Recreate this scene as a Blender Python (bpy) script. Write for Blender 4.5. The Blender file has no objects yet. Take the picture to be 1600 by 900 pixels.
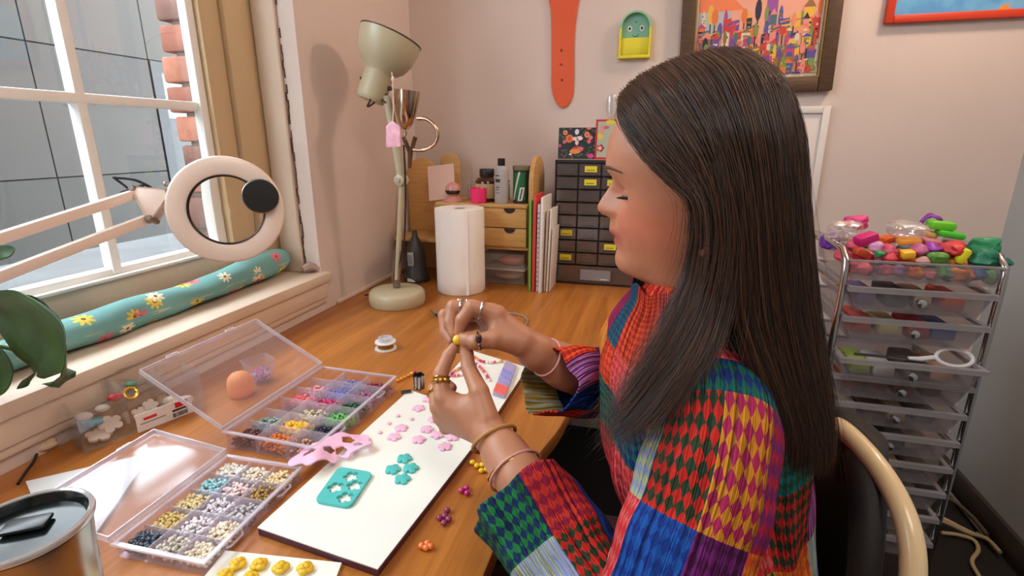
import bpy, bmesh, math, random
import numpy as np
from math import sin, cos, pi, radians, atan2, sqrt
from mathutils import Vector, Matrix
random.seed(7); np.random.seed(7)
SC = bpy.context.scene
COL = SC.collection
# ---------------------------------------------------------------- camera
FPX = 811.0; PITCH = radians(16.0); YAW = radians(15.3); CAMZ = 1.18; DZ = 0.68
cam = bpy.data.cameras.new('camera'); cam.sensor_width = 36; cam.lens = 36 * FPX / 1600; cam.clip_start = .02
camo = bpy.data.objects.new('camera', cam); COL.objects.link(camo)
camo.location = (0, 0, CAMZ); camo.rotation_euler = (pi / 2 - PITCH, 0, YAW)
SC.camera = camo
# ---------------------------------------------------------------- world, lights, exposure
SC.view_settings.view_transform = 'Standard'; SC.view_settings.look = 'None'
SC.view_settings.gamma = 1; SC.view_settings.use_curve_mapping = False
SC.view_settings.exposure = 0.15
SC.cycles.use_denoising = True
SC.cycles.transparent_max_bounces = 24; SC.cycles.max_bounces = 8
SC.cycles.caustics_reflective = False; SC.cycles.caustics_refractive = False
SC.cycles.sample_clamp_indirect = 6
w = bpy.data.worlds.new('sky'); SC.world = w; w.use_nodes = True
bg = w.node_tree.nodes['Background']; bg.inputs[0].default_value = (.88, .94, 1.0, 1); bg.inputs[1].default_value = 10.5
def lamp(name, kind, loc, power, color, size=.1, target=None, sizey=None):
    l = bpy.data.lights.new(name, kind); l.energy = power; l.color = color
    if kind == 'AREA':
        l.size = size
        if sizey: l.shape = 'RECTANGLE'; l.size_y = sizey
    elif kind in ('POINT', 'SPOT'): l.shadow_soft_size = size
    o = bpy.data.objects.new(name, l); COL.objects.link(o); o.location = loc
    if target is not None:
        o.rotation_euler = (Vector(target) - Vector(loc)).to_track_quat('-Z', 'Y').to_euler()
    return o
portal = lamp('window_portal', 'AREA', (-1.16, .25, 1.55), 1, (1, 1, 1), 2.0, (0, .25, 1.55), 1.6)
portal.data.cycles.is_portal = True
lamp('corner_lamp_light', 'POINT', (.86, 1.55, 2.16), 19, (1, .74, .56), .07)
lamp('room_fill_light', 'AREA', (.55, -.35, 2.5), 14, (1, .90, .81), .7, (.3, .3, 0))  # unseen area fill added over the camera side, with no fixture behind it
# ---------------------------------------------------------------- helpers
_fh = Vector((-sin(YAW), cos(YAW), 0)); _r = Vector((cos(YAW), sin(YAW), 0)); _z = Vector((0, 0, 1))
_fw = cos(PITCH) * _fh - sin(PITCH) * _z; _up = sin(PITCH) * _fh + cos(PITCH) * _z
_C = Vector((0, 0, CAMZ))
def _ray(u, v): return _fw + (u - 800) / FPX * _r - (v - 450) / FPX * _up
def _on(ax, val, u, v):
    d = _ray(u, v); return _C + d * ((val - _C[ax]) / d[ax])
def onX(val, u, v): return _on(0, val, u, v)
def onY(val, u, v): return _on(1, val, u, v)
def onZ(u, v, val=DZ): return _on(2, val, u, v)
def atD(u, v, d): return _C + _ray(u, v) * d
def s2l(c):
    return tuple((x / 255 / 12.92) if x / 255 <= .04045 else ((x / 255 + .055) / 1.055) ** 2.4 for x in c)
def lin(c): return s2l(c) + (1,)

class NT:
    def __init__(s, name):
        s.m = bpy.data.materials.new(name); s.m.use_nodes = True
        s.t = s.m.node_tree; s.n = s.t.nodes; s.p = s.n['Principled BSDF']; s.out = s.n['Material Output']
    def add(s, typ, **kw):
        n = s.n.new(typ)
        for k, v in kw.items():
            if k.startswith('i_'):
                n.inputs[int(k[2:])].default_value = v
            else: setattr(n, k, v)
        return n
    def ln(s, a, b): s.t.links.new(a, b)
    def ramp(s, fac, stops, interp='LINEAR'):
        r = s.n.new('ShaderNodeValToRGB'); r.color_ramp.interpolation = interp
        e = r.color_ramp.elements
        while len(e) < len(stops): e.new(.5)
        for k, (p, c) in enumerate(stops): e[k].position = p; e[k].color = c
        s.ln(fac, r.inputs[0]); return r
    def coord(s, kind='Object', scale=(1, 1, 1), rot=(0, 0, 0)):
        c = s.n.new('ShaderNodeTexCoord'); mp = s.n.new('ShaderNodeMapping')
        mp.inputs['Scale'].default_value = scale; mp.inputs['Rotation'].default_value = rot
        s.ln(c.outputs[kind], mp.inputs[0]); return mp.outputs[0]
    def noise(s, vec, scale, detail=3, rough=.5):
        n = s.n.new('ShaderNodeTexNoise'); n.inputs['Scale'].default_value = scale
        n.inputs['Detail'].default_value = detail; n.inputs['Roughness'].default_value = rough
        if vec is not None: s.ln(vec, n.inputs['Vector'])
        return n.outputs['Fac']
    def bump(s, h, strength=.2, dist=.01):
        b = s.n.new('ShaderNodeBump'); b.inputs['Strength'].default_value = strength; b.inputs['Distance'].default_value = dist
        s.ln(h, b.inputs['Height']); s.ln(b.outputs[0], s.p.inputs['Normal']); return b
    def math(s, op, a, b=None):
        n = s.n.new('ShaderNodeMath'); n.operation = op
        for k, x in enumerate((a, b)):
            if x is None: continue
            if isinstance(x, (int, float)): n.inputs[k].default_value = x
            else: s.ln(x, n.inputs[k])
        return n.outputs[0]
    def mix(s, fac, a, b, mode='MIX'):
        n = s.n.new('ShaderNodeMix'); n.data_type = 'RGBA'; n.blend_type = mode
        for sock, x in ((n.inputs[0], fac), (n.inputs[6], a), (n.inputs[7], b)):
            if hasattr(x, 'is_output'): s.ln(x, sock)
            else: sock.default_value = x
        return n.outputs[2]
_mats = {}
def M(name, c=(200, 200, 200), rough=.5, metal=0, var=0, vscale=20, bump=0, bscale=80, sss=0, coat=0, spec=.5, emit=0, grain=None):
    if name in _mats: return _mats[name]
    t = NT(name); p = t.p; base = lin(c)
    p.inputs['Base Color'].default_value = base; p.inputs['Roughness'].default_value = rough
    p.inputs['Metallic'].default_value = metal; p.inputs['Specular IOR Level'].default_value = spec
    p.inputs['Coat Weight'].default_value = coat
    if sss:
        p.inputs['Subsurface Weight'].default_value = sss; p.inputs['Subsurface Radius'].default_value = (.01, .004, .002)
    vec = t.coord('Object', grain or (1, 1, 1))
    if var:
        f = t.noise(vec, vscale, 4)
        lo = tuple(x * (1 - var) for x in base[:3]) + (1,); hi = tuple(min(1, x * (1 + var)) for x in base[:3]) + (1,)
        r = t.ramp(f, [(.3, lo), (.7, hi)]); t.ln(r.outputs[0], p.inputs['Base Color'])
    if bump: t.bump(t.noise(vec, bscale, 3), bump, .004)
    _mats[name] = t.m; return t.m
def clear(name, tint=(255, 255, 255), fac=.10, edge=.55, rough=.08, milk=0.0):
    """thin clear plastic: mostly see-through, glossier and whiter towards grazing angles"""
    if name in _mats: return _mats[name]
    t = NT(name); p = t.p
    p.inputs['Base Color'].default_value = lin(tint); p.inputs['Roughness'].default_value = rough
    tr = t.n.new('ShaderNodeBsdfTransparent'); tr.inputs[0].default_value = tuple(.55 + .45 * x for x in s2l(tint)) + (1,)
    lw = t.n.new('ShaderNodeLayerWeight'); lw.inputs[0].default_value = .35
    f = t.math('MULTIPLY', lw.outputs['Facing'], edge); f = t.math('MULTIPLY', f, lw.outputs['Facing']); f = t.math('ADD', f, fac)
    mx = t.n.new('ShaderNodeMixShader'); t.ln(f, mx.inputs[0]); t.ln(tr.outputs[0], mx.inputs[1])
    gl = t.n.new('ShaderNodeBsdfGlossy'); gl.inputs['Roughness'].default_value = rough
    gl.inputs[0].default_value = (1, 1, 1, 1)
    m2 = t.n.new('ShaderNodeMixShader'); m2.inputs[0].default_value = milk
    t.ln(gl.outputs[0], m2.inputs[1]); t.ln(p.outputs[0], m2.inputs[2])
    t.ln(m2.outputs[0], mx.inputs[2]); t.ln(mx.outputs[0], t.out.inputs[0])
    _mats[name] = t.m; return t.m
def colmat(name, attr='col', rough=.5, spec=.4):
    if name in _mats: return _mats[name]
    t = NT(name); a = t.add('ShaderNodeAttribute', attribute_name=attr)
    t.ln(a.outputs['Color'], t.p.inputs['Base Color']); t.p.inputs['Roughness'].default_value = rough
    t.p.inputs['Specular IOR Level'].default_value = spec
    _mats[name] = t.m; return t.m

def thing(name, label, cat, loc=(0, 0, 0), rz=0, group=None, rot=None):
    o = bpy.data.objects.new(name, None); COL.objects.link(o); o.empty_display_size = .02
    o.location = loc; o.rotation_euler = rot or (0, 0, rz); o['label'] = label; o['category'] = cat
    if group: o['group'] = group
    return o
def tag(o, label, cat, group=None, kind=None):
    o['label'] = label; o['category'] = cat
    if group: o['group'] = group
    if kind: o['kind'] = kind
    return o
def struct(o, label=None):
    o['kind'] = 'structure'
    if label: o['label'] = label
    return o
def link(name, me, parent=None, loc=None, rot=None):
    o = bpy.data.objects.new(name, me); COL.objects.link(o)
    if parent: o.parent = parent
    if loc is not None: o.location = loc
    if rot is not None: o.rotation_euler = rot
    return o
def dup(root, loc, rz=None, label=None, scale=None, rot=None):
    r = root.copy(); COL.objects.link(r); r.location = loc
    if rz is not None: r.rotation_euler = (0, 0, rz)
    if rot is not None: r.rotation_euler = rot
    if scale: r.scale = (scale,) * 3
    if label: r['label'] = label
    for ch in list(root.children):
        c = ch.copy(); COL.objects.link(c); c.parent = r
        for g in list(ch.children):
            d = g.copy(); COL.objects.link(d); d.parent = c
    return r
def catmull(pts, n):
    P = np.array([list(p) for p in pts], float); P = np.vstack([2 * P[0] - P[1], P, 2 * P[-1] - P[-2]])
    out = []
    m = len(pts) - 1
    for t in np.linspace(0, m, n):
        i = min(int(t), m - 1); f = t - i
        a, b, c, d = P[i:i + 4]
        out.append(.5 * (2 * b + (c - a) * f + (2 * a - 5 * b + 4 * c - d) * f * f + (3 * b - a - 3 * c + d) * f ** 3))
    return np.array(out)

class MB:
    """collects simple shapes into one mesh"""
    def __init__(s): s.v = []; s.f = []; s.c = []; s.cur = None
    def _add(s, vs, fs, T=None):
        b = len(s.v)
        for p in vs:
            p = Vector(p); s.v.append(tuple(T @ p) if T is not None else tuple(p))
        for f in fs: s.f.append(tuple(i + b for i in f)); s.c.append(s.cur)
        return s
    def col(s, c): s.cur = lin(c); return s
    def box(s, lo, hi, T=None):
        x0, y0, z0 = lo; x1, y1, z1 = hi
        return s._add([(x0,y0,z0),(x1,y0,z0),(x1,y1,z0),(x0,y1,z0),(x0,y0,z1),(x1,y0,z1),(x1,y1,z1),(x0,y1,z1)],
            [(0,3,2,1),(4,5,6,7),(0,1,5,4),(1,2,6,5),(2,3,7,6),(3,0,4,7)], T)
    def cbox(s, c, d, T=None):
        return s.box([c[i] - d[i] / 2 for i in range(3)], [c[i] + d[i] / 2 for i in range(3)], T)
    def lathe(s, prof, n=24, T=None, cap=True):
        vs = []; fs = []
        for (r, z) in prof:
            for k in range(n): vs.append((r * cos(2 * pi * k / n), r * sin(2 * pi * k / n), z))
        for i in range(len(prof) - 1):
            for k in range(n):
                a = i * n + k; b = i * n + (k + 1) % n; fs.append((a, b, b + n, a + n))
        if cap:
            if prof[0][0] > 1e-5: fs.append(tuple(range(n - 1, -1, -1)))
            if prof[-1][0] > 1e-5: fs.append(tuple((len(prof) - 1) * n + k for k in range(n)))
        return s._add(vs, fs, T)
    def cyl(s, r, z0, z1, n=20, T=None): return s.lathe([(r, z0), (r, z1)], n, T)
    def tube(s, pts, r, n=8, closed=False, cap=True, flat=1.0):
        P = [Vector(p) for p in pts]; m = len(P); R = r if hasattr(r, '__len__') else [r] * m
        vs = []; fs = []; up = None
        for i in range(m):
            if closed: t = P[(i + 1) % m] - P[i - 1]
            else: t = P[min(i + 1, m - 1)] - P[max(i - 1, 0)]
            if t.length < 1e-9: t = Vector((0, 0, 1))
            t.normalize()
            if up is None: up = t.orthogonal().normalized()
            else:
                up = up - t * up.dot(t)
                up = up.normalized() if up.length > 1e-6 else t.orthogonal().normalized()
            bn = t.cross(up)
            for k in range(n):
                a = 2 * pi * k / n; vs.append(P[i] + R[i] * (cos(a) * up + flat * sin(a) * bn))
        for i in range(m if closed else m - 1):
            j = (i + 1) % m
            for k in range(n):
                k2 = (k + 1) % n; fs.append((i * n + k, i * n + k2, j * n + k2, j * n + k))
        if cap and not closed: fs.append(tuple(range(n - 1, -1, -1))); fs.append(tuple((m - 1) * n + k for k in range(n)))
        return s._add(vs, fs)
    def prism(s, loop, z0, z1, T=None):
        n = len(loop); vs = [(x, y, z0) for x, y in loop] + [(x, y, z1) for x, y in loop]
        fs = [tuple(range(n - 1, -1, -1)), tuple(range(n, 2 * n))] + [(k, (k + 1) % n, n + (k + 1) % n, n + k) for k in range(n)]
        return s._add(vs, fs, T)
    def ell(s, c, r, n=14, m=9, T=None):
        vs = []; fs = []
        for i in range(m + 1):
            ph = pi * i / m
            for k in range(n):
                a = 2 * pi * k / n
                vs.append((c[0] + r[0] * sin(ph) * cos(a), c[1] + r[1] * sin(ph) * sin(a), c[2] - r[2] * cos(ph)))
        for i in range(m):
            for k in range(n):
                a = i * n + k; b = i * n + (k + 1) % n; fs.append((a, b, b + n, a + n))
        return s._add(vs, fs, T)
    def grid(s, G, closed_u=False):
        m = len(G); n = len(G[0]); vs = [p for row in G for p in row]; fs = []
        for i in range(m - 1):
            for k in range(n if closed_u else n - 1):
                k2 = (k + 1) % n; fs.append((i * n + k, i * n + k2, (i + 1) * n + k2, (i + 1) * n + k))
        return s._add(vs, fs)
    def quad(s, a, b, c, d): return s._add([a, b, c, d], [(0, 1, 2, 3)])
    def build(s, name, mat, parent=None, smooth=False, bevel=0, world=False, loc=None, rot=None, weld=0, solid=0, seg=2, auto=None):
        me = bpy.data.meshes.new(name)
        vs = s.v
        if world and parent is not None:
            o = Vector(parent.location) if parent.parent is None else Vector(parent.location) + Vector(parent.parent.location)
            vs = [tuple(Vector(p) - o) for p in vs]
        me.from_pydata(vs, [], s.f); me.update()
        if s.c and s.c[0] is not None:
            a = me.color_attributes.new('col', 'FLOAT_COLOR', 'CORNER')
            arr = np.repeat(np.array([c or (1, 1, 1, 1) for c in s.c]), [len(f) for f in s.f], axis=0)
            a.data.foreach_set('color', arr.ravel())
        if weld or bevel:
            bm = bmesh.new(); bm.from_mesh(me)
            if weld: bmesh.ops.remove_doubles(bm, verts=bm.verts, dist=weld)
            bmesh.ops.recalc_face_normals(bm, faces=bm.faces)
            if bevel:
                es = [e for e in bm.edges if len(e.link_faces) == 2 and e.calc_face_angle(0) > .5]
                bmesh.ops.bevel(bm, geom=es, offset=bevel, segments=seg, affect='EDGES', profile=.5)
            bm.to_mesh(me); bm.free()
        if smooth or bevel: me.shade_smooth()
        if auto or bevel or smooth:
            try: me.set_sharp_from_angle(angle=radians(auto or (40 if not bevel else 35)))
            except Exception: pass
        if mat: me.materials.append(mat)
        o = link(name, me, parent, loc, rot)
        if solid:
            md = o.modifiers.new('solid', 'SOLIDIFY'); md.thickness = solid; md.offset = 0
        return o
def fixnormals(o):
    bm = bmesh.new(); bm.from_mesh(o.data); bmesh.ops.recalc_face_normals(bm, faces=bm.faces); bm.to_mesh(o.data); bm.free()
    return o
def Tm(loc=(0, 0, 0), rx=0, ry=0, rz=0): return Matrix.Translation(loc) @ Matrix.Rotation(rz, 4, 'Z') @ Matrix.Rotation(ry, 4, 'Y') @ Matrix.Rotation(rx, 4, 'X')
def align(a, b):
    """matrix at a with local +Z towards b"""
    a = Vector(a); b = Vector(b); return Matrix.Translation(a) @ (b - a).to_track_quat('Z', 'Y').to_matrix().to_4x4()
def flower(r, n=5, k=8, lobe=.36, ph=0):
    out = []
    for i in range(n * k):
        a = 2 * pi * i / (n * k) + ph; rr = r * (1 - lobe + lobe * abs(cos(n * (a - ph) / 2)) ** .6 * 1.0)
        out.append((rr * cos(a), rr * sin(a)))
    return out
def plate2d(loops, t, name, mat, parent=None, bevel=0):
    """flat plate with holes: first loop outline, the others holes"""
    cu = bpy.data.curves.new('c', 'CURVE'); cu.dimensions = '2D'; cu.fill_mode = 'BOTH'; cu.extrude = t / 2; cu.bevel_depth = bevel; cu.bevel_resolution = 1
    for L in loops:
        sp = cu.splines.new('POLY'); sp.points.add(len(L) - 1)
        for k, (x, y) in enumerate(L): sp.points[k].co = (x, y, 0, 1)
        sp.use_cyclic_u = True
    o = bpy.data.objects.new('c', cu); COL.objects.link(o)
    dg = bpy.context.evaluated_depsgraph_get(); me = bpy.data.meshes.new_from_object(o.evaluated_get(dg)); me.name = name
    bpy.data.objects.remove(o); bpy.data.curves.remove(cu)
    me.materials.clear(); me.materials.append(mat)
    for v in me.vertices: v.co.z += t / 2 + bevel
    return link(name, me, parent)

# ---------------------------------------------------------------- setting
XL = -.948; XR = 1.074; YB = 1.99; YF = -1.7; ZT = 2.62
def wallmat(name, c, bstr=.25, stain=0):
    t = NT(name); vec = t.coord('Object')
    n1 = t.noise(vec, 6, 5, .6); n2 = t.noise(vec, 60, 4, .6); n3 = t.noise(vec, 1.3, 3)
    b = lin(c); lo = tuple(x * .88 for x in b[:3]) + (1,)
    cr = t.ramp(n3, [(.35, lo), (.65, b)]).outputs[0]
    if stain:
        m = t.ramp(t.noise(vec, 26, 6, .75), [(.68, (0, 0, 0, 1)), (.74, (1, 1, 1, 1))]).outputs[0]
        cr = t.mix(t.math('MULTIPLY', m, stain), cr, lin((120, 92, 70)))
    t.ln(cr, t.p.inputs['Base Color'])
    h = t.math('ADD', n1, t.math('MULTIPLY', n2, .25)); t.bump(h, bstr, .02); t.p.inputs['Roughness'].default_value = .62
    return t.m
m_wl = wallmat('painted plaster left', (226, 208, 198), .35, .35)
m_wb = wallmat('painted plaster back', (224, 206, 197), .08)
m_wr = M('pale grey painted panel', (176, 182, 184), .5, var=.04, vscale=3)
m_trim = wallmat('old cream paint', (226, 206, 186), .18, .5)
m_board = wallmat('yellowed cream boards', (206, 178, 138), .12, .25)
m_white = M('white window paint', (238, 236, 232), .45, var=.03, vscale=8)
# wall_left with the window opening: Y -0.75..1.30, Z 0.79..2.25
WY0, WY1, WZ0, WZ1 = -.75, 1.30, .765, 2.25; XO = -1.30
b = MB()
for lo, hi in (((XO, YF, 0), (XL, WY0, ZT)), ((XO, WY1, 0), (XL, YB + .1, ZT)), ((XO, WY0, 0), (XL, WY1, WZ0)), ((XO, WY0, WZ1), (XL, WY1, ZT))): b.box(lo, hi)
struct(b.build('wall_left', m_wl))
struct(MB().box((XL, YB, 0), (XR + .1, YB + .1, ZT)).build('wall_back', m_wb))
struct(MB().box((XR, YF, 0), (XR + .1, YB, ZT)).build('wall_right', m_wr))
struct(MB().box((XO, YF - .1, 0), (XR + .1, YF, ZT)).build('wall_front', m_wb))
struct(MB().box((XO, YF - .1, ZT), (XR + .1, YB + .1, ZT + .1)).build('ceiling', M('white ceiling paint', (232, 226, 220), .7, var=.02)))
t = NT('dark carpet'); vec = t.coord('Object')
ds = t.noise(vec, 3.0, 2)
r = t.ramp(ds, [(.35, lin((18, 15, 14))), (.7, lin((27, 22, 20)))])
t.ln(r.outputs[0], t.p.inputs['Base Color']); t.p.inputs['Roughness'].default_value = .95; t.bump(t.noise(vec, 500, 2), .4, .004)
struct(MB().box((XO, YF, -.05), (XR + .1, YB, 0)).build('floor', t.m))
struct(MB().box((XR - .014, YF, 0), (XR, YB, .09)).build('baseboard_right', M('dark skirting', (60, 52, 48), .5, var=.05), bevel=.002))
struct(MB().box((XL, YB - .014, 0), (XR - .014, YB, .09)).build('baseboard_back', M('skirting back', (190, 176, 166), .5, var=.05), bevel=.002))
# window sill (structure): bullnosed top board, fascia and bed moulding
sl = struct(MB().box((-1.12, WY0, .768), (-.925, 1.322, .797)).build('trim_1', m_trim, bevel=.006), 'cream window sill board, chipped along its front edge')
struct(MB().box((-.9475, WY0, .722), (-.934, 1.308, .768)).box((-.9475, WY0, .704), (-.940, 1.304, .722)).build('trim_2', m_trim, bevel=.003), 'chipped cream moulding under the window sill')
struct(MB().box((-.9475, 1.36, DZ), (-.938, YB, DZ + .012)).build('trim_3', m_trim, bevel=.002))
# casing boards beside the window, and cracked reveal
b = MB()
b.box((-1.12, 1.130, .79), (-1.086, 1.192, WZ1)); b.box((-1.12, 1.195, .79), (-1.072, 1.300, WZ1))
struct(b.build('trim_4', m_board, bevel=.003), 'yellowed cream casing boards right of the window')
struct(MB().box((-1.07, 1.286, .797), (-1.0, 1.2995, WZ1)).build('trim_5', m_trim, bevel=.004), 'flaking painted strip on the window reveal')
# the crack line in the reveal: dark gap strips recessed
ck = MB()
yy = [.80 + i * .02 for i in range(73)]
for i in range(len(yy) - 1):
    if random.random() < .72:
        wd = random.uniform(.0006, .0024); x = -.996 + random.uniform(-.002, .002)
        ck.box((x - wd, 1.2975, yy[i]), (x + wd, 1.2995, yy[i + 1] + .004))
struct(ck.build('trim_6', M('dark crack', (84, 62, 48), .9, var=.2)))
# window_1: frame, two sashes of panes with muntins
win = thing('window_1', 'white timber window with glazing bars', 'window', (-1.12, .28, .80)); win['kind'] = 'structure'
def wb(lo, hi, name, mat=m_white, bev=.004): return MB().box(lo, hi).build(name, mat, win, bevel=bev, world=True)
wb((-1.15, WY0, .800), (-1.10, 1.130, .896), 'bottom_rail', m_trim)
wb((-1.10, WY0, .894), (-1.086, 1.130, .902), 'bead_strip')
wb((-1.145, WY0, .896), (-1.112, 1.130, .913), 'sash_rail')
wb((-1.125, 1.106, .900), (-1.10, 1.130, WZ1), 'stile')
for k, y in enumerate((.826, .50, .17, -.16, -.50)):
    wb((-1.135, y - .010, .900), (-1.108, y + .010, WZ1), 'muntin', bev=.003)
wb((-1.1343, WY0, 1.248), (-1.1075, 1.106, 1.268), 'muntin', bev=.003)
wb((-1.1343, WY0, 1.62), (-1.1075, 1.106, 1.64), 'muntin', bev=.003)
m_pane = clear('window glass', (240, 248, 250), .03, .3, .02)
ys = (1.115, .826, .50, .17, -.16, -.50, WY0); zs = (.910, 1.258, 1.63, WZ1)
for i in range(6):
    for j in range(3): wb((-1.124, ys[i + 1] + .009, zs[j] + .009), (-1.121, ys[i] - .009, zs[j + 1] - .009), 'pane', m_pane, 0)
# outside: ledge, brick reveal, panelled facade across the lane
out_l = MB().box((-1.62, -1.2, .80), (-1.155, 1.42, .865)).build('outside_ledge', M('pale concrete ledge', (98, 99, 100), .8, var=.12, vscale=9, bump=.2, bscale=40))
struct(out_l, 'pale concrete ledge outside the window')
br = thing('brick_reveal', 'red brick edge of the wall outside the window', 'wall', (-1.3, 1.2, .87)); br['kind'] = 'structure'
MB().box((-1.25, 1.205, .868), (-1.165, 1.31, 2.2)).build('mortar', M('brick mortar', (150, 132, 120), .9, var=.15, bump=.3), br, world=True)
m_bk = [M('brick red %d' % k, c, .85, var=.25, vscale=18, bump=.5, bscale=60) for k, c in enumerate(((150, 88, 70), (122, 84, 72), (166, 104, 82)))]
zz = .874; k = 0
while zz < 1.95:
    j = random.uniform(-.006, .006); wdt = .105 if k % 2 else .085
    MB().box((-1.268 + 2.2 * j, 1.186 + j, zz), (-1.166, 1.30, zz + .064)).build('brick', m_bk[(k * 7 + k // 3) % 3], br, bevel=.006, world=True)
    zz += .075; k += 1
fac = thing('facade', 'grey panelled facade across the lane outside the window', 'building', (-2.46, 1.6, 0)); fac['kind'] = 'structure'
MB().box((-2.6, -2.2, -.6), (-2.412, 5.2, 2.08)).build('backing', M('facade joint dark', (34, 34, 36), .8, var=.1), fac, world=True)
m_fp = [M('grey facade panel %d' % k, c, .75, var=.06, vscale=2.5, spec=.1) for k, c in enumerate(((71, 68, 66), (67, 65, 63), (74, 71, 68)))]
for i in range(-7, 7):
    for j in range(-2, 2):
        y0 = 1.622 + i * .52; z0 = 1.026 + j * .521
        if 2.6 > y0 + .3 > 2.3 and 1.4 > z0 + .1 > .4: continue
        MB().box((-2.47, y0 + .003, z0 + .003), (-2.40, y0 + .517, z0 + .518)).build('panel', m_fp[(i * 3 + j * 5) % 3], fac, world=True)
dr = MB().box((-2.43, 2.147, .51), (-2.395, 2.20, 1.545)).box((-2.43, 2.20, 1.50), (-2.395, 2.66, 1.545)).build('doorway_frame', M('facade door frame', (30, 30, 32), .5, var=.05), fac, world=True)
MB().box((-2.43, 2.20, 1.28), (-2.404, 2.66, 1.50)).build('notice_panel', M('pale notice panel', (98, 98, 97), .6, var=.04), fac, world=True)
MB().box((-2.43, 2.20, .51), (-2.408, 2.66, 1.28)).build('door_panel', M('facade door', (50, 50, 51), .5, var=.05), fac, world=True)
struct(MB().box((-2.6, -2.2, -.65), (XO, 5.2, -.6)).build('lane_floor', M('lane asphalt', (92, 92, 94), .9, var=.2, bump=.3)))
# ---------------------------------------------------------------- desk
def xy(u, v, z=DZ):
    p = onZ(u, v, z); return (p.x, p.y)
t = NT('honey pine desk wood'); vec = t.coord('Object', (26, 1.6, 26))
g1 = t.noise(vec, 1.6, 6, .65); g2 = t.noise(t.coord('Object', (90, 3, 90)), 1.5, 4)
g = t.math('ADD', t.math('MULTIPLY', g1, .75), t.math('MULTIPLY', g2, .25))
r = t.ramp(g, [(.32, lin((152, 88, 34))), (.55, lin((184, 115, 48))), (.72, lin((200, 132, 64)))])
sm = t.ramp(t.noise(t.coord('Object'), 7, 5, .7), [(.66, (0, 0, 0, 1)), (.8, (1, 1, 1, 1))]).outputs[0]
t.ln(t.mix(t.math('MULTIPLY', sm, .35), r.outputs[0], lin((128, 84, 44))), t.p.inputs['Base Color'])
t.p.inputs['Roughness'].default_value = .34; t.bump(g2, .05, .002)
m_desk = t.m
m_lightwood = M('pale birch ply', (206, 160, 98), .5, var=.10, vscale=3, grain=(4, 4, 40))
desk = thing('desk', 'large honey pine corner desk running under the window along two walls', 'desk', (-.55, .8, 0))
edge = [(-.165, -.55), (-.165, .45), (-.158, .70), (-.135, .83), (-.122, 1.0), (-.10, 1.18), (-.05, 1.34), (.04, 1.44), (.16, 1.48), (.26, 1.49)]
ed = [tuple(p[:2]) for p in catmull([(a, b_, 0) for a, b_ in edge], 40)]
loop = [(-.9475, -.55)] + ed + [(.26, 1.985), (-.9475, 1.985)]
# four glued boards: slightly different tones come from the grain, joints are real grooves
MB().prism(loop, DZ - .030, DZ).build('desk_top', m_desk, desk, bevel=.003, world=True)
for (x, y) in ((-.90, -.45), (-.22, -.45), (-.90, 1.92), (.20, 1.92), (.20, 1.56), (-.90, .75)):
    MB().box((x - .025, y - .025, 0), (x + .025, y + .025, DZ - .03)).build('leg', m_desk, desk, bevel=.003, world=True)
MB().box((-.93, -.5, .58), (-.915, 1.95, .649)).build('apron', m_desk, desk, bevel=.002, world=True)

# ---------------------------------------------------------------- boards and cards
m_bw = M('white glazed board face', (238, 240, 232), .25, var=.015, vscale=4)
m_be = M('dark plum board edge', (84, 44, 62), .5, var=.1)
def flatboard(name, label, px, z0, h, face, edgem, cat='board', bev=.001):
    P = [onZ(u, v, z0 + h) for u, v in px]
    c = sum(P, Vector()) / len(P)
    rt = thing(name, label, cat, (c.x, c.y, z0))
    lp = [(p.x, p.y) for p in P]
    if (lp[1][0]-lp[0][0])*(lp[2][1]-lp[0][1])-(lp[1][1]-lp[0][1])*(lp[2][0]-lp[0][0]) < 0: lp = lp[::-1]
    MB().prism(lp, z0, z0 + h - .0015).build('board_edge', edgem, rt, world=True, bevel=bev)
    MB().prism(lp, z0 + h - .0015, z0 + h).build('board_face', face, rt, world=True)
    return rt
flatboard('work_board', 'large white work board with plum edges carrying pink and turquoise clay flowers', [(402, 824), (590, 889), (772, 655), (640, 609)], DZ + .0005, .012, m_bw, m_be)
flatboard('work_board', 'small white board behind the hands carrying beads and a lilac packet', [(684, 604), (775, 648), (824, 574), (735, 547)], DZ + .0005, .014, m_bw, M('brown board edge', (118, 70, 44), .5, var=.1))
flatboard('work_card', 'small white card at the bottom edge carrying yellow clay roses', [(322, 897), (352, 860), (534, 879), (512, 935), (300, 925)], DZ + .0005, .004, M('white card', (240, 240, 226), .5, var=.01), M('pale card edge', (222, 224, 196), .6))
flatboard('foam_sheet', 'grey-white flat sheet lying under the raised lid of the pearl box', [(40, 752), (237, 707), (150, 832), (60, 800)], DZ + .0005, .005, M('off white sheet', (214, 218, 220), .6, var=.03), M('sheet edge grey', (150, 146, 148), .7))
ZB = DZ + .0127
m_pink = M('pale pink clay', (240, 190, 218), .5, sss=.1, bump=.06, bscale=300)
m_teal = M('turquoise clay', (78, 190, 186), .5, var=.05, vscale=60, bump=.08, bscale=300)
def clay_flower(name, mat, r, h):
    b = MB(); b.prism(flower(r * .97), 0, h * .75)
    lo = flower(r * .97); hi = flower(r * .86); n = len(lo)
    vs = [(x, y, h * .75) for x, y in lo] + [(x, y, h) for x, y in hi] + [(0, 0, h * .9)]
    b._add(vs, [(k, (k + 1) % n, n + (k + 1) % n, n + k) for k in range(n)] + [(n + k, n + (k + 1) % n, 2 * n) for k in range(n)])
    return b.build(name, mat, smooth=True, weld=1e-6, auto=50)
pf = clay_flower('clay_flower', m_pink, .0125, .0035); tf = clay_flower('clay_flower', m_teal, .0128, .004)
tag(pf, 'x', 'clay flower', 'pink clay flowers on the white board'); tag(tf, 'x', 'clay flower', 'turquoise clay flowers on the white board')
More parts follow.
